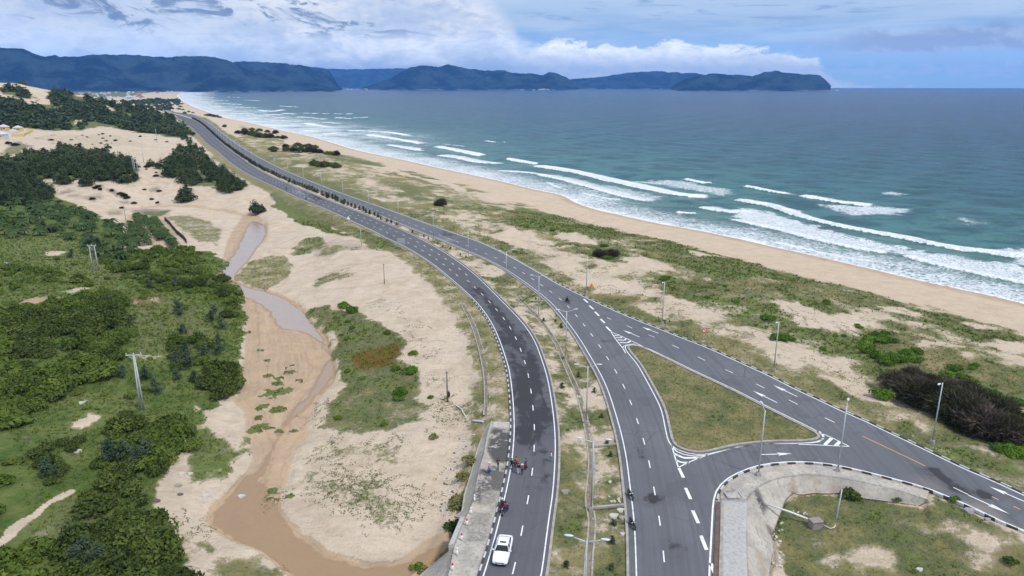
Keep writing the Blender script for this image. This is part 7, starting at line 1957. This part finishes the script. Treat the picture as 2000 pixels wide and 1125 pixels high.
# ------------------------------------------------------------------ far buildings
WY = simple_mat('yellow_wall', (.62, .50, .22), .8, 0, .2, .3); WB = simple_mat('pale_blue_wall', (.45, .52, .68), .8, 0, .2, .3); WW = simple_mat('white_wall', (.66, .66, .68), .8, 0, .2, .3); RG = simple_mat('pale_roof', (.58, .58, .62), .7, 0, .3, .3); RR_ = simple_mat('tile_roof', (.30, .12, .08), .8, 0, .4, .3); GLS = simple_mat('dark_window', (.02, .03, .06), .2, 0, .1)
def house(u, d, w, l, h, wall, roof, label, group=None, parts=True, rz=0.0, uv=None):
    if uv is not None: p = g3(*uv)
    else:
        k = (u - 1000) / FPX / CP; p = np.array((k * d, d, float(hgt(k * d, d))))
    e = empty('house', p, rz); tag(e, label, 'house', group)
    m = MB(); m.box((0, 0, h / 2 - .3), (w, l, h + .6)); m.build('wall', wall, e)
    m = MB(); b = [(-w * .56, -l * .56, h), (w * .56, -l * .56, h), (w * .56, l * .56, h), (-w * .56, l * .56, h)]; rg = h + w * .28
    r0, r1 = (0, -l * .2, rg), (0, l * .2, rg)
    m.quadface([b[0], b[1], r0]); m.quadface([b[1], b[2], r1, r0]); m.quadface([b[2], b[3], r1]); m.quadface([b[3], b[0], r0, r1]); m.quadface(b[::-1]); m.build('roof', roof, e)
    if parts:
        for s in (-.28, .28):
            m = MB(); m.box((s * w, -l / 2 - .04, h * .5), (w * .16, .1, h * .35)); m.build('window', GLS, e)
        m = MB(); m.box((0, -l / 2 - .04, h * .33), (w * .12, .1, h * .66)); m.build('door', WOOD, e)
house(0, 0, 8, 8, 4.5, WB, RG, 'pale blue house with a white hipped roof at the far left edge', uv=(3, 272))
house(0, 0, 7, 6, 3.5, WY, RG, 'small yellow house with a pale roof behind the compound wall', uv=(36, 256))
house(0, 0, 8, 6, 3.2, WY, RG, 'yellow house at the far left behind the blue one', uv=(8, 254))
house(0, 0, 9, 3, 2.6, WW, RG, 'low white shed inside the yellow compound', uv=(26, 262), parts=False)
def wall_run(pts, h, mat, label):
    q = gl(pts); m = MB()
    for i in range(len(q) - 1):
        a, b = q[i], q[i + 1]; d = b - a; L = np.linalg.norm(d); c = (a + b) / 2
        m.box((c[0], c[1], float(hgt(*c)) + h / 2 - .5), (L, .3, h + 1), 0, math.atan2(d[1], d[0]))
    tag(m.build('compound_wall', mat), label, 'wall')
wall_run([(0, 273), (12, 273)], 2.6, WY, 'yellow wall in front of the pale blue house'); wall_run([(23, 267), (46, 267)], 2.8, WY, 'yellow compound wall facing the sand flat'); wall_run([(47, 267), (56, 261), (65, 257)], 2.2, WY, 'yellow compound wall running back towards the woodland'); wall_run([(52, 256), (65, 256)], 2.2, WY, 'rear yellow compound wall below the woodland')
rv = np.random.default_rng(55)
cols = [WW, WW, WB, WY, WW]
for i in range(74):
    t = rv.random(); u = rv.uniform(112, 330) if t < .62 else rv.uniform(300, 520)
    d = rv.uniform(3000, 5600) if u < 330 else rv.uniform(5200, 6800)
    k = (u - 1000) / FPX / CP
    if sdist(np.array([k * d]), np.array([d]), SEA_POLY, 10)[0] > -60 and inside(np.array([k * d]), np.array([d]), SEA_POLY)[0]: continue
    w = rv.uniform(9, 22); house(u, d, w, w * .8, rv.uniform(4, 9), cols[i % 5], RR_ if rv.random() < .35 else RG, 'tiny pale house of the far coastal village below the mountains', 'houses of the far village', False, rv.uniform(-.5, .5))
for i in range(34):
    u = rv.uniform(640, 740) if i < 20 else (rv.uniform(1010, 1070) if i < 26 else rv.uniform(1380, 1600)); d = {0: 9700, 1: 9600, 2: 8780}[0 if i < 20 else (1 if i < 26 else 2)]
    k = (u - 1000) / FPX / CP; w = rv.uniform(22, 55)
    e = empty('house', (k * d, d, SEA_Z)); tag(e, 'white speck of a building on the far shore of the bay', 'building', 'white buildings on the far shore')
    m = MB(); hh = rv.uniform(6, 20); m.box((0, 0, hh / 2), (w, 15, hh)); m.build('wall', WW, e)
    m = MB(); m.box((0, 0, hh + .6), (w * 1.04, 16, 1.2)); m.build('roof', RG, e)
fp = gl([(322, 431), (340, 450), (352, 462), (365, 476)]); m = MB()
FN = simple_mat('dark_green_net', (.035, .05, .045), .9, 0, .4, 1)
e = empty('fence', (0, 0, 0)); tag(e, 'dark green net fence at the edge of the planted palm rows', 'fence')
fq = resample(fp, 2.6)
for q in fq:
    m = MB(); m.box((q[0], q[1], float(hgt(*q)) + .8), (.12, .12, 2.0)); m.build('post', WOOD, e)
m = MB()
for a, b in zip(fq[:-1], fq[1:]):
    d = b - a; c = (a + b) / 2; m.box((c[0], c[1], float(hgt(*c)) + .75), (np.linalg.norm(d), .04, 1.6), 0, math.atan2(d[1], d[0]))
m.build('net', FN, e)
# boats far out
for u, v, lab in [(986, 182.5, 'small dark boat far out in the bay'), (1586, 185.5, 'tiny dark boat below the right end of the island')]:
    p = at(u, v, SEA_Z); e = empty('fishing_boat', (p[0], p[1], SEA_Z + .3), .1); tag(e, lab, 'boat')
    m = MB(); L = 11; m.quadface([(-L / 2, -1.6, 1.2), (L * .3, -1.6, 1.2), (L / 2, 0, 1.9), (L * .3, 1.6, 1.2), (-L / 2, 1.6, 1.2)]); m.quadface([(-L / 2, -1.6, 1.2), (-L * .45, -1, -.4), (L * .3, -.8, -.4), (L * .3, -1.6, 1.2)]); m.quadface([(L * .3, -1.6, 1.2), (L * .3, -.8, -.4), (L / 2, 0, 1.9)]); m.quadface([(-L / 2, 1.6, 1.2), (L * .3, 1.6, 1.2), (L * .3, .8, -.4), (-L * .45, 1, -.4)]); m.quadface([(L * .3, 1.6, 1.2), (L / 2, 0, 1.9), (L * .3, .8, -.4)]); m.quadface([(-L / 2, -1.6, 1.2), (-L / 2, 1.6, 1.2), (-L * .45, 1, -.4), (-L * .45, -1, -.4)])
    m.build('hull', SBK, e); m = MB(); m.box((-1.5, 0, 2.2), (3, 2.2, 2.2)); m.build('cabin', SBK, e)
# ------------------------------------------------------------------ car
PAINT = simple_mat('white_car_paint', (.80, .80, .81), .25, 0, .04, 1, .5, .6); CGL = simple_mat('car_glass', (.012, .016, .022), .08, 0, .1, 1, .6); TYRE = simple_mat('tyre_rubber', (.018, .018, .018), .85); RIM = simple_mat('alloy', (.45, .46, .48), .35, .7); BLKP = simple_mat('black_trim', (.015, .015, .017), .5); HLG = simple_mat('headlight_glass', (.50, .53, .58), .12, .2, .2, 6); TAIL = simple_mat('tail_red', (.35, .01, .01), .3); SKIN = simple_mat('skin', (.36, .20, .13), .6, 0, .1)
def loft(name, secs, mats, mfun, parent, cap=True, smooth=True):
    """secs: list of rings (same count); mfun(i, k) gives the slot of each face"""
    n = len(secs[0]); V = [tuple(p) for s in secs for p in s]; F = []; M = []
    for i in range(len(secs) - 1):
        for k in range(n):
            k2 = (k + 1) % n; F.append((i * n + k, i * n + k2, (i + 1) * n + k2, (i + 1) * n + k)); M.append(mfun(i, k))
    if cap:
        F.append(tuple(range(n))[::-1]); M.append(0); F.append(tuple((len(secs) - 1) * n + k for k in range(n))); M.append(0)
    me = bpy.data.meshes.new(name); me.from_pydata(V, [], F); me.polygons.foreach_set('material_index', np.array(M, np.int32))
    bm = bmesh.new(); bm.from_mesh(me); bmesh.ops.recalc_face_normals(bm, faces=bm.faces)
    bm.to_mesh(me); bm.free()
    if smooth: me.polygons.foreach_set('use_smooth', np.ones(len(F), bool))
    o = link(name, me, mats, parent)
    if smooth:
        md = o.modifiers.new('edge', 'EDGE_SPLIT'); md.split_angle = math.radians(38)
    return o
def make_car(loc, rz):
    """forward is -Y"""
    e = empty('car', loc, rz); tag(e, 'white saloon car with a dark sunroof driving on the left carriageway', 'car')
    # body stations: y, half width at sill / belt, sill z, belt z, top z (bonnet or boot)
    st = [(-2.18, .60, .70, .34, .52, .58), (-2.10, .72, .80, .24, .58, .70), (-1.85, .82, .87, .20, .66, .80), (-1.30, .87, .90, .19, .78, .92), (-.75, .88, .905, .19, .86, .99), (0, .88, .91, .19, .90, .97), (.9, .88, .91, .19, .93, 1.0), (1.45, .87, .90, .20, .94, 1.04), (1.9, .84, .87, .24, .94, 1.07), (2.12, .78, .82, .34, .90, 1.04), (2.2, .70, .74, .44, .76, .88)]
    secs = []
    for y, ws, wb, zs, zb, zt in st:
        h = [(ws * .9, zs), (ws, zs + .10), (wb, (zs + zb) / 2), (wb * .985, zb), (wb * .90, zt - .03), (wb * .55, zt + .015)]
        secs.append([(x, y, z) for x, z in h] + [(-x, y, z) for x, z in h[::-1]])
    loft('body', secs, [PAINT], lambda i, k: 0, e)
    # greenhouse: glass volume, then the roof panel and pillars on top
    gh = [(-.80, .76, .985, .76, .99), (-.10, .70, .99, .60, 1.38), (.25, .70, 1.0, .58, 1.43), (.9, .69, 1.02, .57, 1.42), (1.25, .67, 1.04, .55, 1.37), (1.50, .66, 1.05, .52, 1.27), (1.86, .62, 1.04, .58, 1.07)]
    secs = [[(w0 + .08, y, zb - .1), (w0 + .06, y, zb), (w1, y, zt), (-w1, y, zt), (-w0 - .06, y, zb), (-w0 - .08, y, zb - .1)] for y, w0, zb, w1, zt in gh]
    loft('windows', secs, [CGL], lambda i, k: 0, e)
    m = MB()
    rf = [(-.22, .55, 1.352), (.0, .575, 1.418), (.3, .575, 1.452), (.8, .57, 1.448), (1.12, .56, 1.415), (1.36, .55, 1.352), (1.52, .53, 1.285)]
    for (y0, w0, z0), (y1, w1, z1) in zip(rf[:-1], rf[1:]):
        m.quadface([(-w0, y0, z0), (w0, y0, z0), (w1, y1, z1), (-w1, y1, z1)])
        for s in (-1, 1): m.quadface([(s * w0, y0, z0), (s * (w0 + .05), y0, z0 - .06), (s * (w1 + .05), y1, z1 - .06), (s * w1, y1, z1)])
    rfo = m.build('roof', PAINT, e)
    m = MB()
    for s in (-1, 1):
        m.tube([(s * .80, -.82, 1.0), (s * .60, -.18, 1.37)], .035, 6); m.tube([(s * .76, .38, 1.0), (s * .62, .42, 1.40)], .03, 6); m.tube([(s * .70, 1.84, 1.06), (s * .55, 1.50, 1.28)], .06, 6)
    m.build('pillars', PAINT, e)
    m = MB(); m.quadface([(-.34, .10, 1.446), (.34, .10, 1.446), (.34, .36, 1.462), (-.34, .36, 1.462)]); m.build('sunroof', CGL, rfo)
    m = MB(); m.quadface([(-.50, 1.42, 1.335), (.50, 1.42, 1.335), (.48, 1.50, 1.30), (-.48, 1.50, 1.30)]); m.build('rear_trim', BLKP, rfo)
    m = MB(); m.box((0, -2.165, .50), (1.0, .06, .09)); m.box((0, -2.15, .30), (1.15, .1, .12)); m.build('grille', BLKP, e)
    for s in (-1, 1):
        m = MB(); m.quadface([(s * .50, -2.13, .60), (s * .82, -1.90, .70), (s * .84, -1.72, .78), (s * .58, -2.03, .70)]); m.quadface([(s * .50, -2.15, .58), (s * .82, -1.93, .62), (s * .82, -1.90, .70), (s * .50, -2.13, .60)]); m.build('headlight', HLG, e)
        m = MB(); m.box((s * .66, -2.09, .36), (.26, .14, .14)); m.build('fog_lamp', BLKP, e)
        m = MB(); m.box((s * .97, -.62, 1.02), (.20, .11, .13), 0, 0, .8); m.tube([(s * .80, -.62, .98), (s * .92, -.62, 1.0)], .03, 6); m.build('mirror', PAINT, e)
        m = MB(); m.box((s * .70, 2.12, .84), (.26, .12, .13)); m.build('tail_light', TAIL, e)
        for y in (-1.35, 1.32):
            m = MB(); m.tube([(s * .70, y, .32), (s * .90, y, .32)], .32, 20); w = m.build('wheel', TYRE, e)
            m = MB(); m.tube([(s * .89, y, .32), (s * .905, y, .32)], .21, 16); m.build('rim', RIM, w)
        m = MB(); m.box((s * .915, -.05, .86), (.02, .16, .03)); m.build('handle', PAINT, e)
    m = MB(); m.box((0, -2.19, .40), (.46, .02, .10)); m.build('number_plate', SWH, e)
    return e
d_ = np.array(at(1000, 1120)) - np.array(at(1025, 1010))
make_car((*at(982, 1083), .0), math.atan2(d_[1], d_[0]) + math.pi / 2)

# ------------------------------------------------------------------ people
def cloth(name, c): return simple_mat(name, c, .85, 0, .25, 8)
CLO = {k: cloth(k + '_cloth', v) for k, v in {'black': (.015, .015, .018), 'navy': (.02, .025, .06), 'orange': (.48, .17, .03), 'maroon': (.06, .016, .016), 'red': (.20, .035, .03), 'white': (.72, .72, .72), 'grey': (.25, .25, .26), 'blue': (.03, .16, .50), 'pink': (.62, .30, .28), 'denim': (.06, .08, .14), 'teal': (.05, .10, .13), 'brown': (.16, .11, .08), 'lightblue': (.25, .42, .62)}.items()}
HAIR = cloth('dark_hair', (.012, .010, .010)); BLOND = cloth('pale_hat', (.72, .66, .55))
def limb(m, pts, rads, mi, n=8): m.tube([Vector(p) for p in pts], list(rads), n, mi)
def person(loc, rz, top, legs, label, hat=None, seated=False, arms=(0.15, 0.15), h=1.68, stride=0.12, shoes='black', skirt=False, fold=False):
    """one continuous body mesh grown with a skin modifier; forward is -Y"""
    k = h / 1.70
    sk = []            # name -> (pos, radius)
    J = {}
    def j(nm, p, r): J[nm] = (np.array(p, float), r)
    if not seated:
        hz_, kz = .90, .48
        j('pelvis', (0, 0, .94), .125); j('waist', (0, .005, 1.08), .115); j('chest', (0, .01, 1.28), .135); j('neck', (0, 0, 1.45), .055); j('head0', (0, -.01, 1.53), .075)
        for s, q, st in ((-1, 'l', stride), (1, 'r', -stride)):
            j('hip' + q, (s * .09, 0, .86), .088); j('knee' + q, (s * .10, -st * .6 - .01, .48), .056); j('ank' + q, (s * .10, -st, .09), .040); j('toe' + q, (s * .115, -st - .15, .035), .036)
    else:
        j('pelvis', (0, .10, .80), .125); j('waist', (0, .08, .94), .115); j('chest', (0, .0, 1.12), .135); j('neck', (0, -.05, 1.29), .055); j('head0', (0, -.08, 1.37), .075)
        for s, q in ((-1, 'l'), (1, 'r')):
            j('hip' + q, (s * .11, .06, .76), .088); j('knee' + q, (s * .20, -.34, .66), .058); j('ank' + q, (s * .20, -.28, .30), .042); j('toe' + q, (s * .20, -.43, .27), .036)
    c = J['chest'][0]
    for s, q, a in ((-1, 'l', arms[0]), (1, 'r', arms[1])):
        sh = c + np.array((s * .18, 0, .10)); j('sho' + q, sh, .055)
        if seated: el = sh + np.array((s * .10, -.20, -.20)); wr = sh + np.array((s * .08, -.46, -.22))
        elif fold: el = sh + np.array((s * .07, -.02, -.28)); wr = el + np.array((-s * .16, -.20, .06))
        else: el = sh + np.array((s * (.05 + .28 * a), -.04 * a, -.27 + .06 * a)); wr = el + np.array((s * .12 * a, -.10 - .3 * a, -.22 + .16 * a))
        j('elb' + q, el, .040); j('wri' + q, wr, .030); dirv = wr - el; dirv /= np.linalg.norm(dirv); j('hand' + q, wr + dirv * .09, .034)
    ed = [('pelvis', 'waist'), ('waist', 'chest'), ('chest', 'neck'), ('neck', 'head0')]
    for q in 'lr': ed += [('pelvis', 'hip' + q), ('hip' + q, 'knee' + q), ('knee' + q, 'ank' + q), ('ank' + q, 'toe' + q), ('chest', 'sho' + q), ('sho' + q, 'elb' + q), ('elb' + q, 'wri' + q), ('wri' + q, 'hand' + q)]
    nm = list(J)
    me = bpy.data.meshes.new('person'); me.from_pydata([tuple(J[n_][0] * k) for n_ in nm], [(nm.index(a), nm.index(b)) for a, b in ed], [])
    tmp = bpy.data.objects.new('tmp', me); COL.objects.link(tmp)
    md = tmp.modifiers.new('s', 'SKIN'); tmp.modifiers.new('u', 'SUBSURF').levels = 1
    for i, n_ in enumerate(nm):
        sv = me.skin_vertices[0].data[i]; r = J[n_][1] * k; fl = 1.25 if n_ in ('chest', 'waist', 'pelvis') else 1.0
        sv.radius = (r * fl, r); sv.use_root = (n_ == 'pelvis')
    dg = bpy.context.evaluated_depsgraph_get(); ev = tmp.evaluated_get(dg)
    bm = bmesh.new(); bm.from_mesh(ev.to_mesh()); bpy.data.objects.remove(tmp)
    # head with brow, nose, chin and ears in the same mesh
    hc = J['head0'][0] * k + np.array((0, -.012, .075)) * k
    sp = bmesh.ops.create_uvsphere(bm, u_segments=14, v_segments=12, radius=1.0)['verts']
    for v in sp:
        x, y, z = v.co; f = 1.0 + (.16 if (y < -.75 and abs(x) < .25 and -.25 < z < .12) else 0) - (.10 if (y < -.6 and .1 < abs(x) < .5 and .02 < z < .3) else 0); ear = .14 if abs(x) > .9 and abs(z) < .25 else 0
        v.co = Vector((hc[0] + x * (.074 + ear * .06) * k * (1 - .18 * max(0, -z)), hc[1] + y * .092 * f * k, hc[2] + z * .118 * k))
    # hands: palm is the skin tip; five tapered fingers rooted in it
    for q, s in (('l', -1), ('r', 1)):
        a = J['wri' + q][0] * k; b = J['hand' + q][0] * k; d = Vector(b - a).normalized(); side = Vector((0, -1, 0)); side = (side - d * side.dot(d)).normalized() if abs(d.dot(side)) < .95 else Vector((1, 0, 0)); curl = d.cross(side) * s
        fm_ = MB()
        for f in range(4):
            o_ = Vector(b) + side * (f - 1.5) * .019 * k; L = (.062, .072, .068, .052)[f] * k
            fm_.tube([o_, o_ + d * L * .6, o_ + d * L + curl * .02 * k], [.0095 * k, .0085 * k, .006 * k], 5)
        o_ = Vector(a) + d * .03 * k + side * .028 * k; fm_.tube([o_, o_ + d * .03 * k + side * .03 * k, o_ + d * .06 * k + side * .035 * k], [.011 * k, .010 * k, .007 * k], 5)
        vb = [bm.verts.new(v) for v in fm_.v]
        for f in fm_.f:
            try: bm.faces.new([vb[i] for i in f])
            except ValueError: pass
    waist = J['pelvis'][0][2] * k + (.06 if not seated else .08)
    for f in bm.faces:
        cc = f.calc_center_median(); p_ = np.array(cc) / k
        dmin = min(nm, key=lambda n_: np.linalg.norm(J[n_][0] - p_))
        if dmin.startswith('hand') or dmin in ('head0',) or cc.z > J['neck'][0][2] * k - .01: f.material_index = 2
        elif dmin.startswith('wri'): f.material_index = 2
        elif dmin.startswith('toe') or (dmin.startswith('ank') and p_[2] < .09): f.material_index = 3
        elif dmin[:3] in ('hip', 'kne', 'ank', 'pel'): f.material_index = 1
        else: f.material_index = 0
        f.smooth = True
    out_ = bpy.data.meshes.new('person'); bm.to_mesh(out_); bm.free()
    o = link('person', out_, [CLO[top], CLO[legs], SKIN, CLO[shoes]], None, loc); o.rotation_euler = (0, 0, rz); tag(o, label, 'person')
    m = MB(); m.ell((hc[0], hc[1] + .012 * k, hc[2] + .03 * k), (.086 * k, .10 * k, .105 * k), 0, 12, 8)
    if hat == 'helmet':
        m = MB(); m.ell((hc[0], hc[1] + .005, hc[2] + .03 * k), (.125 * k, .145 * k, .13 * k), 0, 14, 8)
        m.build('helmet', hat_mat, o, True)
    elif hat == 'brim':
        m.build('hair', HAIR, o, True); m = MB(); m.tube([(hc[0], hc[1], hc[2] + .05 * k), (hc[0], hc[1], hc[2] + .07 * k)], [.20 * k, .19 * k], 16); m.ell((hc[0], hc[1], hc[2] + .08 * k), (.105 * k, .11 * k, .09 * k)); m.build('hat', hat_mat, o, True)
    else: m.build('hair', HAIR, o, True)
    if skirt:
        m = MB(); z0 = .92 * k; m.tube([(0, 0, .98 * k), (0, 0, .80 * k), (0, 0, .36 * k)], [.14 * k, .19 * k, .27 * k], 14, 0); m.build('skirt', CLO[legs], o, True)
    return o
HW = cloth('white_helmet_shell', (.75, .75, .75)); HR = cloth('red_helmet_shell', (.50, .02, .06)); HBk = cloth('black_helmet_shell', (.02, .02, .02)); HS = cloth('straw_hat', (.70, .62, .45))
hat_mat = HW
P0 = lambda u, v: (*at(u, v, 0.0), 0.0)
person(P0(999.5, 917), 2.6, 'black', 'black', 'person in black at the left of the group on the road', None, fold=True)
person(P0(1008.5, 913), 3.0, 'orange', 'maroon', 'person in an orange top at the back of the group on the road', None)
person(P0(1006, 920.5), 2.9, 'maroon', 'denim', 'person in a dark red top and jeans in front of the orange one', None, fold=True)
person(P0(1013, 926.5), 3.3, 'black', 'white', 'person in a black jacket and white trousers at the front of the group', None, fold=True)
hat_mat = HS
person(P0(1020, 928.5), 3.5, 'brown', 'black', 'person in a straw hat, brown top and black trousers', 'brim', stride=.05, shoes='white')
person(P0(1027, 917), 4.0, 'teal', 'red', 'person in a dark top and long red skirt at the right of the group', None, skirt=True)
hat_mat = HR
person(P0(1076.5, 902), 1.6, 'white', 'grey', 'person with a red head covering walking alone by the right edge line', 'helmet', stride=.2)
person((*at(973, 915.5, .03), .03), .4, 'black', 'denim', 'person in a black top and jeans standing on the grey apron', None, fold=True)
hat_mat = HS
person((*at(955.5, 924.5, .03), .03), .8, 'pink', 'blue', 'person in a pale hat, pink top and long blue skirt on the apron', 'brim', skirt=True)

# ------------------------------------------------------------------ motorcycles
def motorbike(loc, rz, col, label, lean=.0):
    """forward is -Y"""
    e = empty('motorcycle', loc, rz); e.rotation_euler = (0, lean, rz); tag(e, label, 'motorcycle')
    for y in (-.62, .62):
        m = MB(); n = 22; R, r = .27, .055
        V0 = len(m.v)
        for i in range(n):
            a = 2 * math.pi * i / n
            for q in range(8):
                b = 2 * math.pi * q / 8; m.v.append((r * math.cos(b), y + (R + r * math.sin(b)) * math.cos(a), .31 + (R + r * math.sin(b)) * math.sin(a)))
        for i in range(n):
            for q in range(8): m.f.append((V0 + i * 8 + q, V0 + i * 8 + (q + 1) % 8, V0 + ((i + 1) % n) * 8 + (q + 1) % 8, V0 + ((i + 1) % n) * 8 + q)); m.m.append(0)
        w = m.build('wheel', TYRE, e, True)
        m = MB(); m.tube([(-.04, y, .31), (.04, y, .31)], .20, 14); m.build('rim', RIM, w)
        m = MB(); m.tube([(0, y - .30, .50), (0, y - .12, .66), (0, y + .12, .66), (0, y + .30, .50)], .075, 8); m.build('mudguard', col, e, True)
    secs = []
    for y, w, z0, z1 in [(-.46, .10, .60, .95), (-.36, .16, .40, .92), (-.22, .15, .30, .62), (.0, .14, .28, .52), (.22, .17, .34, .72), (.5, .16, .50, .74), (.82, .08, .62, .76)]:
        secs.append([(w * .8, y, z0), (w, y, (z0 + z1) / 2), (w * .7, y, z1), (-w * .7, y, z1), (-w, y, (z0 + z1) / 2), (-w * .8, y, z0)])
    loft('body', secs, [col], lambda i, k: 0, e)
    secs = [[(w, y, z), (w, y, z + .07), (-w, y, z + .07), (-w, y, z)] for y, w, z in [(.0, .07, .66), (.15, .12, .73), (.45, .13, .75), (.78, .09, .77)]]
    loft('seat', secs, [BLKP], lambda i, k: 0, e)
    m = MB(); m.tube([(0, -.62, .31), (0, -.50, .70), (0, -.42, 1.0)], .04, 8); m.tube([(-.34, -.26, 1.04), (-.16, -.40, 1.02), (.16, -.40, 1.02), (.34, -.26, 1.04)], .022, 8); m.build('handlebar', BLKP, e, True)
    m = MB(); m.ell((0, -.52, .92), (.10, .07, .09)); m.build('headlight', HLG, e, True)
    for s in (-1, 1):
        m = MB(); m.tube([(s * .28, -.30, 1.03), (s * .32, -.32, 1.2)], .01, 6); m.ell((s * .34, -.32, 1.22), (.06, .015, .04)); m.build('mirror', BLKP, e, True)
    m = MB(); m.box((0, .88, .68), (.14, .05, .08)); m.build('tail_light', TAIL, e)
    m = MB(); m.tube([(.16, .1, .30), (.17, .45, .34), (.17, .85, .42)], [.03, .05, .05], 8); m.build('exhaust', RIM, e, True)
    return e
BBK = simple_mat('black_bike_paint', (.015, .015, .018), .3, 0, .1, 3, .5, .5); BBL = simple_mat('blue_bike_paint', (.02, .04, .20), .3, 0, .1, 3, .5, .5); BRD = simple_mat('red_bike_paint', (.22, .02, .02), .3, 0, .1, 3, .5, .5)
def ride(u, v, rz, col, label, rider, hat, hm_, dx=0.0):
    global hat_mat
    p = at(u, v); motorbike((p[0], p[1], 0.0), rz, col, label)
    if rider:
        hat_mat = hm_
        person((p[0], p[1], 0.0), rz, rider[0], rider[1], rider[2], hat, True)
ride(987, 1002, 2.7, BBL, 'dark blue motorcycle ridden at the left edge line of the road', ('red', 'navy', 'rider in dark red on the blue motorcycle'), 'helmet', HBk)
ride(980.5, 995, 2.9, BRD, 'dark red motorcycle beside the blue one at the left edge line', ('maroon', 'black', 'rider in maroon on the dark red motorcycle'), 'helmet', HW)
ride(1231, 972, .25, BBK, 'black motorcycle parked by the median kerb, further one of two', None, None, None)
ride(1235, 1029, .25, BBK, 'black motorcycle parked by the median kerb, nearer one of two', None, None, None)
ride(1108, 591, -2.6, BBK, 'black motorcycle ridden towards the fork of the right carriageway', ('black', 'black', 'rider in black with a pale bag on the right carriageway'), 'helmet', HBk)
ride(598, 390, .55, BBK, 'far dark motorcycle beside the wet patch of the left carriageway', ('navy', 'black', 'rider in navy on the far motorcycle'), 'helmet', HBk)
ride(559, 371, .55, BRD, 'farthest motorcycle on the left carriageway', ('maroon', 'black', 'rider in maroon on the farthest motorcycle'), 'helmet', HR)

# ------------------------------------------------------------------ creepers on the bare sand (uncountable)
cq, ct = [], []
def creeper(u, v, L, n, spread, ang0=None):
    p0 = ground(u, v)
    for _ in range(n):
        p = p0 + rng.normal(0, spread, 2); a = rng.uniform(0, 6.28) if ang0 is None else ang0 + rng.normal(0, .5)
        for s in range(int(L * rng.uniform(.5, 1.2) / .16)):
            a += rng.normal(0, .22); p = p + .16 * np.array((math.cos(a), math.sin(a)))
            if rng.random() < .55:
                for _k in range(2):
                    x, y = p + rng.normal(0, .17, 2); cq.append((x, y)); ct.append(rng.uniform(.1, .8))
for u, v, L, n, s in [(650, 935, 5, 10, 1.5), (670, 925, 5, 12, 1.2), (700, 945, 6, 14, 1.6), (725, 935, 6, 10, 1.5), (740, 955, 6, 12, 1.5), (690, 985, 5, 10, 1.6), (660, 965, 5, 8, 1.6), (715, 1015, 5, 8, 1.4), (760, 990, 5, 10, 1.4), (630, 960, 4, 6, 1), (625, 985, 4, 5, 1), (810, 985, 4, 8, 1), (800, 1015, 4, 6, .8), (790, 1020, 4, 4, .6), (830, 965, 5, 8, 1.2), (650, 875, 5, 10, 1.2), (640, 890, 4, 6, 1), (770, 870, 5, 12, 1.3), (690, 870, 4, 5, 1), (820, 670, 5, 8, 2), (830, 700, 5, 8, 1.6), (840, 745, 5, 9, 1.6), (860, 790, 6, 12, 1.5), (880, 800, 6, 10, 1.6), (860, 830, 6, 8, 1.5), (920, 800, 5, 8, 1.2), (930, 815, 5, 12, 1.2), (810, 640, 5, 8, 1.6), (780, 610, 5, 6, 1.8), (750, 590, 5, 7, 1.8), (620, 620, 3, 5, 1), (640, 790, 5, 10, 1), (630, 810, 5, 8, 1), (655, 545, 5, 6, 2), (650, 535, 6, 6, 2), (530, 965, 3, 6, .3), (527, 985, 3, 5, .3), (555, 965, 3, 4, .5), (380, 1040, 5, 5, 1), (370, 1025, 5, 5, 1), (430, 1040, 4, 4, 1)]:
    creeper(u, v, L * .7, n, s)
for u, v in [(1150, 540), (1220, 570), (1300, 600), (1390, 605), (1340, 540), (1560, 610), (1600, 625), (1540, 640), (1660, 700), (1640, 730), (1100, 500), (1050, 480), (1180, 560), (1260, 610), (1450, 660), (1700, 760), (1900, 650), (1850, 670), (1780, 610)]:
    creeper(u, v, 5, 7, 3)
cq = np.array(cq); m_ = len(cq); pos = np.concatenate([cq, hgt(cq[:, 0], cq[:, 1])[:, None] + .05], 1)
q = leaf_quads(pos, np.tile(np.array([[0, 0, 1.0]]), (m_, 1)), 0.10, rng, .7)
tag(link('creeper', quads_mesh('creeper', q, np.array(ct)), foliage_mat('creeper_leaves', (.09, .10, .045), (.14, .15, .06), (.21, .20, .09))), 'trailing dune creepers lying over the bare sand', 'creeper', None, 'stuff')
